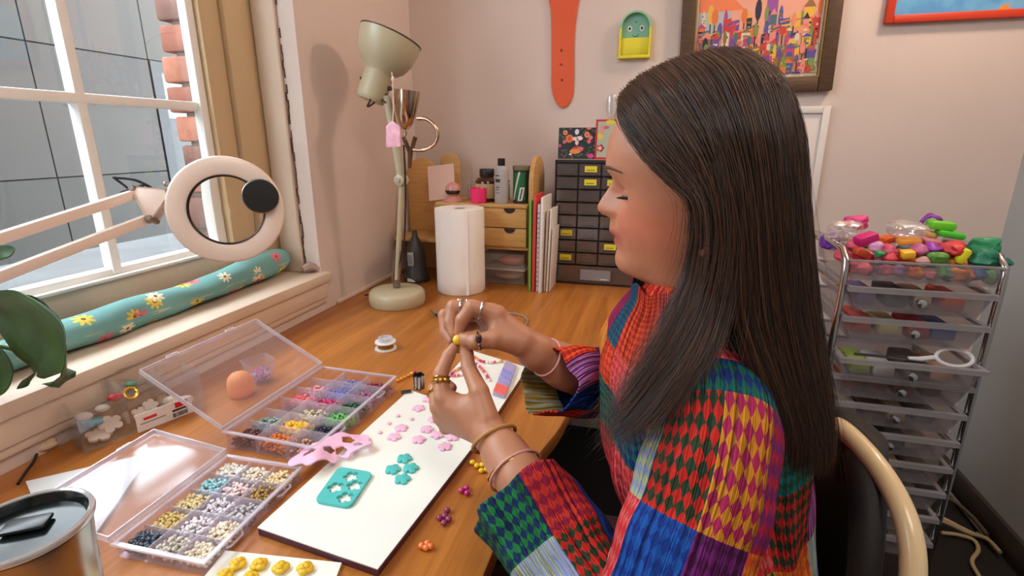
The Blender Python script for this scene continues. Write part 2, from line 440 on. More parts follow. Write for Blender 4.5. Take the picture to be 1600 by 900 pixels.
plist = [((654, 639), 'pale pink clay flower alone near the top of the white board'), ((627, 670), 'pale pink clay flower left of the cluster, farther of two'), ((616, 684), 'pale pink clay flower left of the cluster, nearer of two'),
    ((679, 656), 'pale pink clay flower topmost of the big cluster'), ((667, 672), 'pale pink clay flower second row left in the big cluster'), ((694, 666), 'pale pink clay flower second row middle in the big cluster'),
    ((654, 688), 'pale pink clay flower leftmost in the big cluster'), ((683, 681), 'pale pink clay flower in the centre of the big cluster'), ((707, 684), 'pale pink clay flower right of the cluster centre'),
    ((716, 671), 'pale pink clay flower rightmost, beside the wrist'), ((695, 699), 'pale pink clay flower nearest the board edge in the big cluster'), ((669, 625), 'pale pink clay flower half hidden behind the left hand')]
for k, ((u, v), lb) in enumerate(plist):
    o = pf if k == 0 else pf.copy()
    if k: COL.objects.link(o)
    p = onZ(u, v, ZB); o.location = (p.x, p.y, ZB); o.rotation_euler = (0, 0, k * .71); o['label'] = lb
for k, ((u, v), lb) in enumerate((((632, 718), 'turquoise clay flower, farthest of four'), ((614, 735), 'turquoise clay flower, leftmost of four'), ((642, 733), 'turquoise clay flower, rightmost of four'), ((629, 750), 'turquoise clay flower, nearest of four'))):
    o = tf if k == 0 else tf.copy()
    if k: COL.objects.link(o)
    p = onZ(u, v, ZB); o.location = (p.x, p.y, ZB); o.rotation_euler = (0, 0, k * 1.3 + .3); o['label'] = lb
dot = MB().ell((0, 0, .002), (.004, .004, .0022), 10, 6).build('clay_dot', m_pink, smooth=True)
tag(dot, 'small round pink clay dot lying on the white board left of the flowers', 'clay dot', 'pink clay dots')
for k, ((u, v), lb) in enumerate((((594, 677), 'leftmost tiny pink clay dot on the white board'), ((608, 663), 'tiny pink clay dot, second from the left'), ((622, 651), 'tiny pink clay dot farthest up the white board'), ((643, 656), 'tiny pink clay dot beside the lone pink flowers'))):
    o = dot if k == 0 else dot.copy()
    if k: COL.objects.link(o)
    p = onZ(u, v, ZB); o.location = (p.x, p.y, ZB); o['label'] = lb
# turquoise sheet with four flower holes
def shift(L, c): return [(x + c[0], y + c[1]) for x, y in L]
cn = [onZ(u, v, ZB) for u, v in ((492, 786), (547, 796), (583, 742), (530, 733))]
cc = sum(cn, Vector()) / 4
qd = [Vector((p.x - cc.x, p.y - cc.y, 0)) for p in cn]
def roundq(q, r=.010, k=5):
    out = []
    n = len(q)
    for i in range(n):
        a, b_, c = q[i - 1], q[i], q[(i + 1) % n]
        d1 = (a - b_).normalized(); d2 = (c - b_).normalized()
        for j in range(k + 1):
            f = j / k; p0 = b_ + d1 * r * (1 - f) * 1.0; p1 = b_ + d2 * r * f; out.append(tuple(((p0 * (1 - f)) + (p1 * f))[:2]) if False else tuple((b_ + d1 * r * (1 - f) ** 2 + d2 * r * f ** 2)[:2]))
    return out
holes = []
for (u, v) in ((549, 748), (525, 765), (555, 762), (540, 781)):
    p = onZ(u, v, ZB); holes.append(shift(flower(.0125, ph=u)[::-1], (p.x - cc.x, p.y - cc.y)))
ts = plate2d([roundq(qd)] + holes, .0035, 'clay_sheet', m_teal, bevel=.0006)
ts.location = (cc.x, cc.y, ZB); tag(ts, 'turquoise clay sheet with four flower shaped holes on the white board', 'clay sheet')

# ---------------------------------------------------------------- naive surface nets on sparse blocks (shapes clay and the person)
def sdf_mesh(groups, lo, hi, h, B=14):
    """groups: list of (center, radius, func, k); returns verts, quads of the zero surface of their smooth union"""
    lo = np.array(lo, float); nb = np.ceil((np.array(hi) - lo) / (h * B)).astype(int)
    R = h * B * .8660
    g1 = np.arange(B + 2) * h
    LX, LY, LZ = np.meshgrid(g1, g1, g1, indexing='ij'); L = np.stack([LX, LY, LZ], -1).reshape(-1, 3)
    N = nb * B + 3
    cells = []; vpos = []; edges = []
    C3 = np.array([[0,0,0],[1,0,0],[0,1,0],[1,1,0],[0,0,1],[1,0,1],[0,1,1],[1,1,1]])
    E = [(0,1),(2,3),(4,5),(6,7),(0,2),(1,3),(4,6),(5,7),(0,4),(1,5),(2,6),(3,7)]
    def ev(P, sel):
        f = np.full(len(P), 1.0)
        for (c, rad, fn, k) in sel:
            g = fn(P)
            if k > 0:
                hh = np.clip(.5 + .5 * (f - g) / k, 0, 1); f = f * (1 - hh) + g * hh - k * hh * (1 - hh)
            else: f = np.minimum(f, g)
        return f
    for ix in range(nb[0]):
        for iy in range(nb[1]):
            for iz in range(nb[2]):
                o = lo + np.array([ix, iy, iz]) * B * h; cen = o + h * B / 2
                sel = [g for g in groups if np.linalg.norm(cen - g[0]) < g[1] + R + .02]
                if not sel: continue
                if abs(ev(cen[None], sel)[0]) > R * 1.9 + .004: continue
                F = ev(L + o, sel).reshape(B + 2, B + 2, B + 2)
                if F.min() > 0 or F.max() < 0: continue
                n = B + 1
                cor = np.stack([F[c[0]:c[0] + n, c[1]:c[1] + n, c[2]:c[2] + n] for c in C3], -1)
                neg = cor < 0; s = neg.sum(-1); act = (s > 0) & (s < 8)
                act[B:, :, :] = False; act[:, B:, :] = False; act[:, :, B:] = False
                idx = np.argwhere(act)
                if len(idx):
                    cv = cor[act]; ac = np.zeros((len(idx), 3)); cnt = np.zeros(len(idx))
                    for (a, b_) in E:
                        va, vb = cv[:, a], cv[:, b_]; cr = (va < 0) != (vb < 0)
                        tt = np.where(cr, va / np.where(va == vb, 1, va - vb), 0)
                        ac += np.where(cr[:, None], C3[a] + tt[:, None] * (C3[b_] - C3[a]), 0); cnt += cr
                    gi = idx + np.array([ix, iy, iz]) * B + 1
                    cells.append((gi[:, 0] * N[1] + gi[:, 1]) * N[2] + gi[:, 2]); vpos.append(o + (idx + ac / cnt[:, None]) * h)
                gb = np.array([ix, iy, iz]) * B + 1
                for ax in range(3):
                    sl = [slice(0, B)] * 3; s2 = [slice(0, B)] * 3; s2[ax] = slice(1, B + 1)
                    a0 = F[tuple(sl)] < 0; a1 = F[tuple(s2)] < 0
                    e = np.argwhere(a0 != a1)
                    if len(e): edges.append((ax, e + gb, a0[tuple(e.T)]))
    cid = np.concatenate(cells); V = np.concatenate(vpos); order = np.argsort(cid); cid = cid[order]; V = V[order]
    quads = []
    for ax, e, inside in edges:
        b1, b2 = (ax + 1) % 3, (ax + 2) % 3
        ids = []
        for d1, d2 in ((0, 0), (-1, 0), (-1, -1), (0, -1)):
            q = e.copy(); q[:, b1] += d1; q[:, b2] += d2
            ids.append((q[:, 0] * N[1] + q[:, 1]) * N[2] + q[:, 2])
        ids = np.stack(ids, 1); pos = np.clip(np.searchsorted(cid, ids), 0, len(cid) - 1); ok = (cid[pos] == ids).all(1)
        pos = np.where(inside[:, None], pos, pos[:, ::-1]); quads.append(pos[ok])
    return V, np.concatenate(quads)
def np_mesh(name, V, Q, mat, parent=None, smooth=True, origin=None, smooth_it=0):
    if smooth_it:
        for _ in range(smooth_it):
            A = np.zeros_like(V); c = np.zeros(len(V))
            for a, b_ in ((0, 1), (1, 2), (2, 3), (3, 0)):
                np.add.at(A, Q[:, a], V[Q[:, b_]]); np.add.at(A, Q[:, b_], V[Q[:, a]]); np.add.at(c, Q[:, a], 1); np.add.at(c, Q[:, b_], 1)
            V = V * .5 + .5 * A / np.maximum(c, 1)[:, None]
    if origin is not None: V = V - np.array(origin)
    me = bpy.data.meshes.new(name); me.vertices.add(len(V)); me.vertices.foreach_set('co', V.astype(np.float32).ravel())
    me.loops.add(len(Q) * 4); me.loops.foreach_set('vertex_index', Q.astype(np.int32).ravel())
    me.polygons.add(len(Q)); me.polygons.foreach_set('loop_start', np.arange(0, len(Q) * 4, 4, dtype=np.int32)); me.polygons.foreach_set('loop_total', np.full(len(Q), 4, dtype=np.int32))
    me.update(calc_edges=True); me.validate()
    if smooth: me.shade_smooth()
    if mat: me.materials.append(mat)
    return link(name, me, parent), V
# pink clay scrap: curled sheet with flower shaped cutouts
def scrap(P):
    x, y, z = P[:, 0], P[:, 1], P[:, 2]
    zs = .006 + .006 * np.sin(x * 70 + 1) * np.sin(y * 60) + .010 * np.exp(-((x + .022) / .02) ** 2)
    d = np.minimum(np.hypot((x + .026) / 1.15, y + .008) - .032, np.hypot((x - .024) / 1.25, (y - .010) / 1.0) - .031)
    d = d + .004 * np.sin(np.arctan2(y, x) * 9)
    for hx, hy, hr in ((-.034, -.006, .0125), (-.006, -.004, .010), (.012, -.006, .011), (.026, .018, .0125), (.040, .000, .009)):
        a = np.arctan2(y - hy, x - hx); rr = .86 * hr * (.76 + .24 * np.abs(np.cos(2.5 * a)))
        d = np.maximum(d, rr - np.hypot(x - hx, y - hy))
    return np.maximum(d, np.abs(z - zs) - .0016)
V, Q = sdf_mesh([((0, 0, .01), .2, scrap, 0)], (-.075, -.05, -.01), (.075, .055, .035), .0014)
p = onZ(521, 712, ZB)
th = radians(38); V = V @ np.array([[cos(th), sin(th), 0], [-sin(th), cos(th), 0], [0, 0, 1]])
o, _ = np_mesh('clay_scrap', V, Q, m_pink, smooth_it=1); o.location = (p.x, p.y, ZB + .004)
tag(o, 'curled pink clay scrap with flower cutouts beside the bead box', 'clay scrap')

# ---------------------------------------------------------------- bead boxes
m_clr = clear('clear box plastic', (246, 240, 250), .06, .40, .12, .5)
m_div = clear('divider plastic', (240, 236, 246), .24, .30, .15, 1.0)
m_lid = clear('clear lid plastic', (248, 242, 248), .07, .35, .10, .5)
m_rim = clear('box rim plastic', (240, 234, 244), .50, .4, .15, .8)
def beadmat(name, c): return M(name, c, .18, coat=.4, var=.12, vscale=120)
def ico(r, sub=1):
    bm = bmesh.new(); bmesh.ops.create_icosphere(bm, subdivisions=sub, radius=r)
    v = [tuple(x.co) for x in bm.verts]; f = [tuple(x.index for x in q.verts) for q in bm.faces]; bm.free(); return v, f
IV, IF = ico(1, 3); IVb, IFb = ico(1, 2)
def pile(name, label, mat, T, x0, x1, y0, y1, z0, n, r, group, deep=2):
    b = MB(); r *= .66; n = int(n * 3.6); deep *= 1.9
    for k in range(n):
        for _ in range(1):
            x = random.uniform(x0 + r, x1 - r); y = random.uniform(y0 + r, y1 - r)
            cx = (x - (x0 + x1) / 2) / (x1 - x0); cy = (y - (y0 + y1) / 2) / (y1 - y0)
            hmax = max(0, (1.15 - 1.2 * (cx * cx + cy * cy))) * deep * r
            z = z0 + r + random.uniform(0, hmax)
            s = r * random.uniform(.85, 1.1)
            b._add([T @ Vector((x + v[0] * s, y + v[1] * s, z + v[2] * s * .85)) for v in IVb], IFb)
    o = b.build(name, mat, smooth=True); tag(o, label, 'beads', group, 'stuff'); return o
def beadbox(label, lab2, px, zt, ztop_px_rim, ncol, nrow, cols, lidang, group, br, rowdiv):
    # px: pixel corners of the rim: hinge-near, hinge-far, front-far, front-near
    P = [onZ(u, v, DZ + zt) for u, v in px]
    ey = ((P[1] - P[0]) + (P[2] - P[3])) / 2; ex = ((P[3] - P[0]) + (P[2] - P[1])) / 2
    Ly = ey.length; Lx = ex.length; c = sum(P, Vector()) / 4
    ang = atan2(ey.y, ey.x) - pi / 2
    rt = thing('bead_box', label, 'bead box', (c.x, c.y, DZ + .0005), ang)
    hx, hy = Lx / 2, Ly / 2; t = .0016; H = zt
    b = MB(); ins = .004
    b.box((-hx + ins, -hy + ins, 0), (hx - ins, hy - ins, t))
    for lo, hi in (((-hx + ins, -hy + ins, t), (-hx + ins + t, hy - ins, H)), ((hx - ins - t, -hy + ins, t), (hx - ins, hy - ins, H)), ((-hx + ins, -hy + ins, t), (hx - ins, -hy + ins + t, H)), ((-hx + ins, hy - ins - t, t), (hx - ins, hy - ins, H))): b.box(lo, hi)
    b.build('tray', m_clr, rt)
    b = MB()
    for lo, hi in (((-hx, -hy, H - .003), (-hx + ins + t, hy, H)), ((hx - ins - t, -hy, H - .003), (hx, hy, H)), ((-hx + ins + t, -hy, H - .003), (hx - ins - t, -hy + ins + t, H)), ((-hx + ins + t, hy - ins - t, H - .003), (hx - ins - t, hy, H))): b.box(lo, hi)
    b.build('rim', m_rim, rt)
    wx = (2 * hx - 2 * ins) / ncol; wy = (2 * hy - 2 * ins) / nrow
    for i in range(1, ncol): MB().box((-hx + ins + i * wx - .0008, -hy + ins + t, t), (-hx + ins + i * wx + .0008, hy - ins - t, H - .004)).build('divider', m_div, rt)
    for j in range(1, nrow):
        if rowdiv: MB().box((-hx + ins + t, -hy + ins + j * wy - .0008, t), (hx - ins - t, -hy + ins + j * wy + .0008, H - .004)).build('divider', m_div, rt)
    for s in (-1, 1):
        MB().tube([(hx * .0 + hx, s * hy * .5 - .014, H - .008), (hx + .004, s * hy * .5 - .010, H - .008), (hx + .004, s * hy * .5 + .010, H - .008), (hx, s * hy * .5 + .014, H - .008)], .0016, 6).build('latch', m_rim, rt)
    # open lid on the hinge side (-x): tilted up by lidang
    LT = Matrix.Translation((-hx - .001, 0, H)) @ Matrix.Rotation(lidang, 4, 'Y')
    b = MB(); b.box((-Lx, -hy, 0), (0, hy, t), LT)
    b.build('lid', m_lid, rt)
    b = MB()
    for lo, hi in (((-Lx, -hy, t), (-Lx + t, hy, .010)), ((-t, -hy, t), (0, hy, .010)), ((-Lx, -hy, t), (0, -hy + t, .010)), ((-Lx, hy - t, t), (0, hy, .010))): b.box(lo, hi, LT)
    b.build('lid_rim', m_rim, rt)
    for s in (-1, 1): MB().tube([LT @ Vector((-Lx, s * hy * .5 - .014, .006)), LT @ Vector((-Lx - .006, s * hy * .5 - .010, .006)), LT @ Vector((-Lx - .006, s * hy * .5 + .010, .006)), LT @ Vector((-Lx, s * hy * .5 + .014, .006))], .0014, 6).build('clasp', m_rim, rt)
    W = Matrix.Translation((c.x, c.y, DZ + .0005)) @ Matrix.Rotation(ang, 4, 'Z')
    for (i, j, cname, rgb, n, r) in cols:
        pile('bead_pile', lab2 % cname, beadmat('bead ' + cname, rgb), W, -hx + ins + i * wx + t, -hx + ins + (i + 1) * wx - t, -hy + ins + j * wy + t, -hy + ins + (j + 1) * wy - t, t, n, r, group, 2.6)
    return rt, W, hx, hy
c1 = [(0, 0, 'dark garnet red', (96, 22, 26), 75, .0040), (1, 0, 'amber orange', (214, 120, 40), 60, .0045), (0, 1, 'misty grey-green', (150, 178, 172), 55, .0040), (1, 1, 'golden yellow', (246, 196, 50), 80, .0044),
    (2, 1, 'midnight navy', (32, 38, 66), 60, .0040), (1, 2, 'creamy pale yellow', (232, 226, 190), 26, .0040), (2, 2, 'leaf green', (96, 184, 84), 65, .0041), (0, 3, 'coral pink', (236, 118, 128), 85, .0042),
    (1, 3, 'deep magenta', (206, 62, 122), 55, .0041), (2, 3, 'bottle green', (30, 88, 58), 62, .0041), (0, 4, 'blush pink', (240, 164, 168), 30, .0040), (1, 4, 'cornflower blue', (110, 124, 204), 55, .0040),
    (2, 4, 'dusty mauve', (172, 108, 142), 30, .0040), (1, 5, 'pale lavender blue', (140, 146, 206), 28, .0040), (2, 5, 'maroon plum', (134, 38, 72), 50, .0040), (2, 0, 'peach', (236, 176, 138), 10, .0040)]
beadbox('clear bead box with open lid full of bright coloured beads', 'pile of %s beads in the bright bead box', [(354, 671), (506, 569), (617, 591), (484, 705)], .033, None, 3, 6, c1, radians(28), 'bead piles in the bright bead box', .004, True)
cg = [(250, 244, 232), (240, 226, 190), (246, 240, 236), (214, 184, 120), (236, 228, 236), (224, 230, 236)]
c2 = [(0, 0, 'smoky blue pearl', (70, 88, 104), 45, .0036), (1, 0, 'grey and ivory', (206, 200, 190), 50, .0036), (2, 0, 'milky cream', (238, 228, 208), 50, .0036), (0, 1, 'pale gold', (216, 190, 120), 50, .0036), (1, 1, 'clear frosty white', (240, 236, 240), 30, .0034),
    (2, 1, 'ivory nugget', (238, 226, 204), 52, .0036), (0, 2, 'straw gold', (222, 204, 150), 50, .0036), (1, 2, 'sparkling clear', (236, 236, 244), 24, .0034), (2, 2, 'soft silver', (200, 200, 206), 30, .0036), (0, 3, 'icy aqua', (168, 220, 228), 42, .0036),
    (1, 3, 'pale blush', (244, 222, 222), 30, .0036), (2, 3, 'antique brass', (170, 138, 74), 36, .0036), (0, 4, 'pearly white', (246, 240, 232), 55, .0036), (1, 4, 'seed ivory', (240, 230, 214), 45, .0034), (2, 4, 'warm cream gold', (236, 216, 170), 52, .0036)]
BB2 = beadbox('flat clear bead box with open lid full of white and gold beads', 'pile of %s beads in the flat pearl box', [(181, 843), (364, 704), (466, 735), (309, 890)], .022, None, 3, 5, c2, radians(7), 'bead piles in the flat pearl box', .0035, True)

# ---------------------------------------------------------------- acrylic organiser by the sill
m_acr = clear('clear acrylic', (244, 246, 246), .08, .45, .05, .2)
A0 = onZ(133, 710); A1 = onZ(322, 636)
ang = atan2(A1.y - A0.y, A1.x - A0.x); LA = (A1 - A0).length
og = thing('acrylic_organiser', 'clear acrylic compartment tray of flower charms against the window sill', 'organiser', (A0.x, A0.y, DZ + .0005), ang)
t_ = .002; DA = .085; HA = .075
MB().box((0, 0, 0), (LA, DA, t_)).build('base', m_acr, og)
for lo, hi in (((0, 0, t_), (LA, t_, HA)), ((0, DA - t_, t_), (LA, DA, HA + .02)), ((0, t_, t_), (t_, DA - t_, HA)), ((LA - t_, t_, t_), (LA, DA - t_, HA))): MB().box(lo, hi).build('wall_panel', m_acr, og)
for f in (.36, .68): MB().box((LA * f, t_, t_), (LA * f + t_, DA - t_, HA + .012)).build('divider', m_acr, og)
lbm = MB().box((LA * .40, -.0012, .001), (LA * .88, 0, .034)).build('label', M('white label', (236, 236, 236), .5), og)
for nm, lo, hi, c in (('red_mark', (LA * .73, -.0018, .021), (LA * .84, -.0012, .031), (206, 30, 46)), ('red_mark', (LA * .46, -.0018, .020), (LA * .57, -.0012, .025), (210, 60, 70)), ('dark_bar', (LA * .70, -.0018, .015), (LA * .86, -.0012, .019), (60, 60, 60)), ('grey_line', (LA * .43, -.0018, .014), (LA * .64, -.0012, .016), (150, 150, 150))):
    MB().box(lo, hi).build(nm, M('label ' + nm + str(c[1]), c, .5), lbm)
bb = MB()
for k in range(14): bb.box((LA * .70 + k * .0018, -.0018, .004), (LA * .70 + k * .0018 + random.uniform(.0005, .0012), -.0012, .012))
bb.build('barcode_bars', M('barcode ink', (40, 40, 40), .6), lbm)
m_sh = M('shell white clay', (232, 214, 208), .4, var=.06)
OGW = Matrix.Translation(og.location) @ Matrix.Rotation(ang, 4, 'Z')
def charm(label, x, y, z, c, r, kind='flower', tilt=(.3, .2, 0), rough=.35, metal=0):
    b = MB(); T = OGW @ Tm((x * LA, y * DA, z), *tilt)
    if kind == 'flower': b.prism(flower(r), -.002, .002, T)
    elif kind == 'ring': b.tube([T @ Vector((r * cos(a), r * sin(a), 0)) for a in np.linspace(0, 2 * pi, 19)[:-1]], r * .28, 7, True)
    else: b.ell((0, 0, 0), (r, r * .7, r * .5), 12, 8, T)
    o = b.build('flower_charm' if kind == 'flower' else 'ring_charm' if kind == 'ring' else 'charm', M('charm %s' % (c,) + str(metal), c, rough, metal, var=.05), None, smooth=True, auto=40)
    tag(o, label, 'charm', 'charms in the acrylic tray'); return o
charm('white clay flower charm low in the left compartment', .16, .35, .010, (232, 214, 204), .020, tilt=(.2, .1, 0))
charm('white clay flower charm leaning in the left compartment', .27, .45, .018, (238, 222, 214), .018, tilt=(.5, -.3, .4))
charm('turquoise clay flower charm in the left compartment', .17, .62, .028, (60, 160, 176), .016, tilt=(.1, .1, .3))
charm('clear glass bead lump at left in the acrylic tray', .10, .5, .046, (206, 200, 206), .014, 'e', rough=.1)
charm('silvery bead lump in the acrylic tray', .25, .55, .048, (214, 206, 200), .012, 'e', rough=.1)
charm('red and white capped charm on the left tray edge', .05, .96, .083, (196, 60, 72), .011, 'e')
charm('pale capped charm on the left tray rim', .17, .95, .083, (232, 206, 206), .012, 'e')
charm('red dish charm with pale top in the acrylic tray', .36, .55, .060, (186, 52, 60), .013, 'e')
charm('golden ring charm in the middle compartment', .48, .55, .058, (232, 178, 60), .010, 'ring', (.9, .2, 0), .25, .6)
charm('white flower charm in the middle compartment', .52, .5, .014, (228, 216, 206), .016, tilt=(.5, .2, 0))
charm('white flower charm at right of the middle compartment', .62, .6, .020, (226, 218, 210), .013, tilt=(.7, .1, 0))
charm('green leaf charm in the middle compartment', .53, .8, .066, (90, 150, 120), .010, 'e')
charm('ivory bead lump in the right compartment', .80, .5, .018, (226, 214, 190), .017, 'e')
charm('pale bead lump in the right compartment', .90, .4, .014, (220, 208, 196), .014, 'e')

# ---------------------------------------------------------------- small things on the desk
p = onZ(378, 617)
eg = MB().lathe([(.0001, 0), (.020, 0), (.0230, .004), (.0245, .014), (.0242, .028), (.0215, .039), (.0150, .0465), (.007, .0500), (.0001, .051)], 28).build('silicone_dome', M('orange silicone', (248, 160, 96), .55, sss=.25), smooth=True)
eg.location = (p.x, p.y, DZ + .0005); tag(eg, 'small orange silicone dome standing behind the bright bead box', 'dome')
p = onZ(408, 596)
tb = thing('plastic_tub', 'small clear square tub of lilac and pink sequins', 'tub', (p.x, p.y, DZ + .0005), .35)
prof = [(.020, 0), (.020, .002), (.030, .048), (.0318, .048), (.0318, .050), (.029, .0495), (.0192, .0025)]
MB().lathe([(.0001, 0)] + [(r * 1.25, z) for r, z in prof] + [(.0001, .0025)], 4).build('cup', m_clr, tb)
b = MB(); W = Matrix.Translation(tb.location)
for k in range(150):
    a = random.uniform(0, 6.28); rr = .021 * sqrt(random.random()); T = W @ Tm((rr * cos(a), rr * sin(a), .005 + random.uniform(0, .020)), random.uniform(0, 3), random.uniform(0, 3))
    b.col(random.choice(((226, 130, 190), (176, 140, 210), (236, 190, 222), (120, 110, 170), (240, 220, 236)))); b.lathe([(.0035, -.0006), (.0035, .0006)], 6, T)
o = b.build('sequin_pile', colmat('sequins', rough=.2)); tag(o, 'lilac and pink sequins inside the small clear tub', 'sequins', kind='stuff')
# wire spool
p = onZ(603, 545)
sp = thing('wire_spool', 'small clear and white spool of fine wire on the desk', 'spool', (p.x, p.y, DZ + .0005))
MB().lathe([(.008, 0), (.0265, 0), (.0265, .0035), (.008, .0035)], 32, cap=False).build('flange', M('white spool plastic', (236, 236, 232), .4), sp, smooth=True, auto=30)
MB().lathe([(.008, .017), (.0255, .017), (.0255, .020), (.008, .020)], 32, cap=False).build('flange', M('white spool plastic'), sp, smooth=True, auto=30)
MB().lathe([(.0001, .0035), (.019, .0035), (.0195, .010), (.019, .017), (.0001, .017)], 32).build('wound_wire', M('brass wire', (150, 116, 60), .3, .8, var=.2, vscale=300), sp, smooth=True, auto=30)
MB().lathe([(.017, .020), (.0175, .030), (.0165, .030), (.016, .0205)], 32, cap=False).build('collar', m_rim, sp, smooth=True)
MB().lathe([(.0001, .020), (.012, .020), (.012, .021), (.0001, .021)], 20).build('paper_label', M('spool label', (180, 196, 206), .5, var=.1, vscale=90), sp)
# flower shaped metal cutter on a dark strip
p = onZ(655, 607, ZB)
st = thing('flower_cutter', 'steel flower shaped clay cutter standing at the top of the white board', 'cutter', (p.x, p.y, ZB + .0002), .3)
lo = flower(.0115); li = flower(.0108); n = len(lo)
b = MB(); vs = [(x, y, z) for z in (0, .030) for x, y in lo] + [(x, y, z) for z in (0, .030) for x, y in li]
fs = []
for k in range(n):
    k2 = (k + 1) % n; fs += [(k, k2, n + k2, n + k), (2 * n + k2, 2 * n + k, 3 * n + k, 3 * n + k2), (n + k, n + k2, 3 * n + k2, 3 * n + k), (k2, k, 2 * n + k, 2 * n + k2)]
b._add(vs, fs).build('blade', M('brushed steel', (172, 168, 166), .25, 1), st, smooth=True, auto=50)
b = MB(); rim = flower(.0125); b._add([(x, y, z) for z in (.029, .031) for x, y in rim] + [(x, y, z) for z in (.029, .031) for x, y in lo], [(k, (k + 1) % n, n + (k + 1) % n, n + k) for k in range(n)] + [(n + k, n + (k + 1) % n, 3 * n + (k + 1) % n, 3 * n + k) for k in range(n)])
b.build('rolled_rim', M('dark steel rim', (96, 92, 92), .3, 1), st)
p0 = onZ(627, 615, ZB); p1 = onZ(668, 608, ZB)
b = MB(); T = Matrix.Translation((p0.x, p0.y, ZB + .0002)) @ Matrix.Rotation(atan2(p1.y - p0.y, p1.x - p0.x), 4, 'Z')
o = b.box((0, -.005, 0), (.020, .005, .004)).build('metal_strip', M('dark steel rim'), bevel=.001); o.matrix_world = T
tag(o, 'short dark metal strip lying left of the flower cutter', 'strip')
# loose bead clusters on the desk, beaded strings
def cluster(label, pxs, c, r=.0046, z=DZ, cat='bead cluster', group='bead clusters on the desk'):
    P = [onZ(u, v, z) for u, v in pxs]; ctr = sum(P, Vector()) / len(P)
    rt = thing('bead_cluster', label, cat, (ctr.x, ctr.y, z + .0004), 0, group); m = beadmat('bead c%s' % (c,), c)
    me = None
    for k, q in enumerate(P):
        if me is None:
            o = MB().ell((0, 0, 0), (r, r, r * .85), 14, 9).build('bead', m, rt, smooth=True); me = o.data
        else: o = link('bead', me, rt)
        o.location = (q.x - ctr.x, q.y - ctr.y, r * .86)
    return rt
cluster('five yellow beads in a line beside the bracelet wrist', [(738, 726), (745, 731), (753, 730), (752, 739), (760, 737)], (238, 196, 40))
cluster('three magenta beads clustered on the bare desk edge', [(721, 770), (729, 766), (730, 774)], (204, 46, 130))
cluster('five plum beads clustered on the bare desk edge', [(699, 801), (687, 813), (695, 810), (701, 815), (694, 821)], (140, 48, 92))
cluster('three orange beads clustered nearest the front desk edge', [(659, 857), (666, 860), (673, 858), (668, 853)], (232, 122, 56))
cols = [(236, 86, 76), (250, 216, 200), (214, 46, 84), (240, 150, 90), (128, 70, 170), (244, 236, 220), (226, 100, 120)]
def string(label, pxs, z, r=.0032, cset=cols, lift=0):
    P = [onZ(u, v, z) for u, v in pxs]; cur = catmull(P, 200); L = np.concatenate([[0], np.cumsum(np.linalg.norm(np.diff(cur, axis=0), axis=1))]); n = max(2, int(L[-1] / (r * 1.9)))
    b = MB()
    for k in range(n):
        q = [np.interp(k / (n - 1) * L[-1], L, cur[:, a]) for a in range(3)]
        b.col(random.choice(cset)); b.ell((q[0], q[1], z + r * .9), (r, r, r * .85), 10, 6)
    o = b.build('bead_string', colmat('string beads', rough=.25), smooth=True); tag(o, label, 'bead string'); return o
string('short string of orange, yellow and maroon beads by the bright bead box corner', [(622, 597), (630, 593), (640, 588), (648, 583)], DZ + .0005, .0042, [(232, 150, 50), (150, 40, 80), (240, 190, 70), (206, 60, 110)])
ZB2 = DZ + .0150
string('coral bead string along the far edge of the small board', [(742, 560), (752, 566), (768, 568), (784, 566)], ZB2, .0038)
string('curved coral and violet bead string under the hands', [(704, 588), (712, 580), (722, 576), (742, 570), (756, 582), (764, 596)], ZB2, .0036)
string('short pink bead string crossing below the thumb', [(690, 584), (700, 588), (712, 589), (722, 587)], ZB2, .0036)
# lilac packet
P = [onZ(u, v, ZB2) for u, v in ((770, 618), (789, 624), (807, 575), (791, 566))]
c = sum(P, Vector()) / 4; lp = [(q.x, q.y) for q in P]
pk = thing('bead_packet', 'clear lilac packet with a coral end on the small white board', 'packet', (c.x, c.y, ZB2))
MB().prism(lp, ZB2, ZB2 + .007).build('sleeve', clear('lilac sleeve', (214, 200, 236), .45, .4, .15, .85), pk, world=True, bevel=.001)
def lerp4(a, b_, z):
    q = [P[0].lerp(P[3], a), P[1].lerp(P[2], a), P[1].lerp(P[2], b_), P[0].lerp(P[3], b_)]; return [(x.x, x.y) for x in q]
MB().prism(lerp4(.02, .26, 0), ZB2 + .007, ZB2 + .0076).build('coral_end', M('coral pellets', (240, 104, 96), .4, var=.2, vscale=300), pk, world=True)
for a in (.34, .48, .62): MB().prism(lerp4(a, a + .10, 0), ZB2 + .007, ZB2 + .0074).build('print_block', M('lilac print %d' % int(a * 100), (176 - int(60 * a), 164 - int(40 * a), 214), .5), pk, world=True)
# tweezers
tw = thing('tweezers', 'black-handled craft tool lying behind the small white board', 'tool', (0, 0, 0)); q0 = onZ(735, 546, DZ); q1 = onZ(781, 558, DZ)
tw.location = (q0.x, q0.y, DZ); dv = Vector((q1.x - q0.x, q1.y - q0.y, 0))
MB().tube([(0, 0, .019), dv * .5 + Vector((0, 0, .021)), dv + Vector((0, 0, .020))], [.003, .0045, .0035], 8).build('handle', M('black rubber', (26, 26, 28), .4), tw, smooth=True)
MB().tube([dv + Vector((0, 0, .020)), dv * 1.5 + Vector((0, 0, .019))], [.0022, .0010], 8).build('shaft', M('steel shaft', (186, 186, 190), .2, 1), tw, smooth=True)
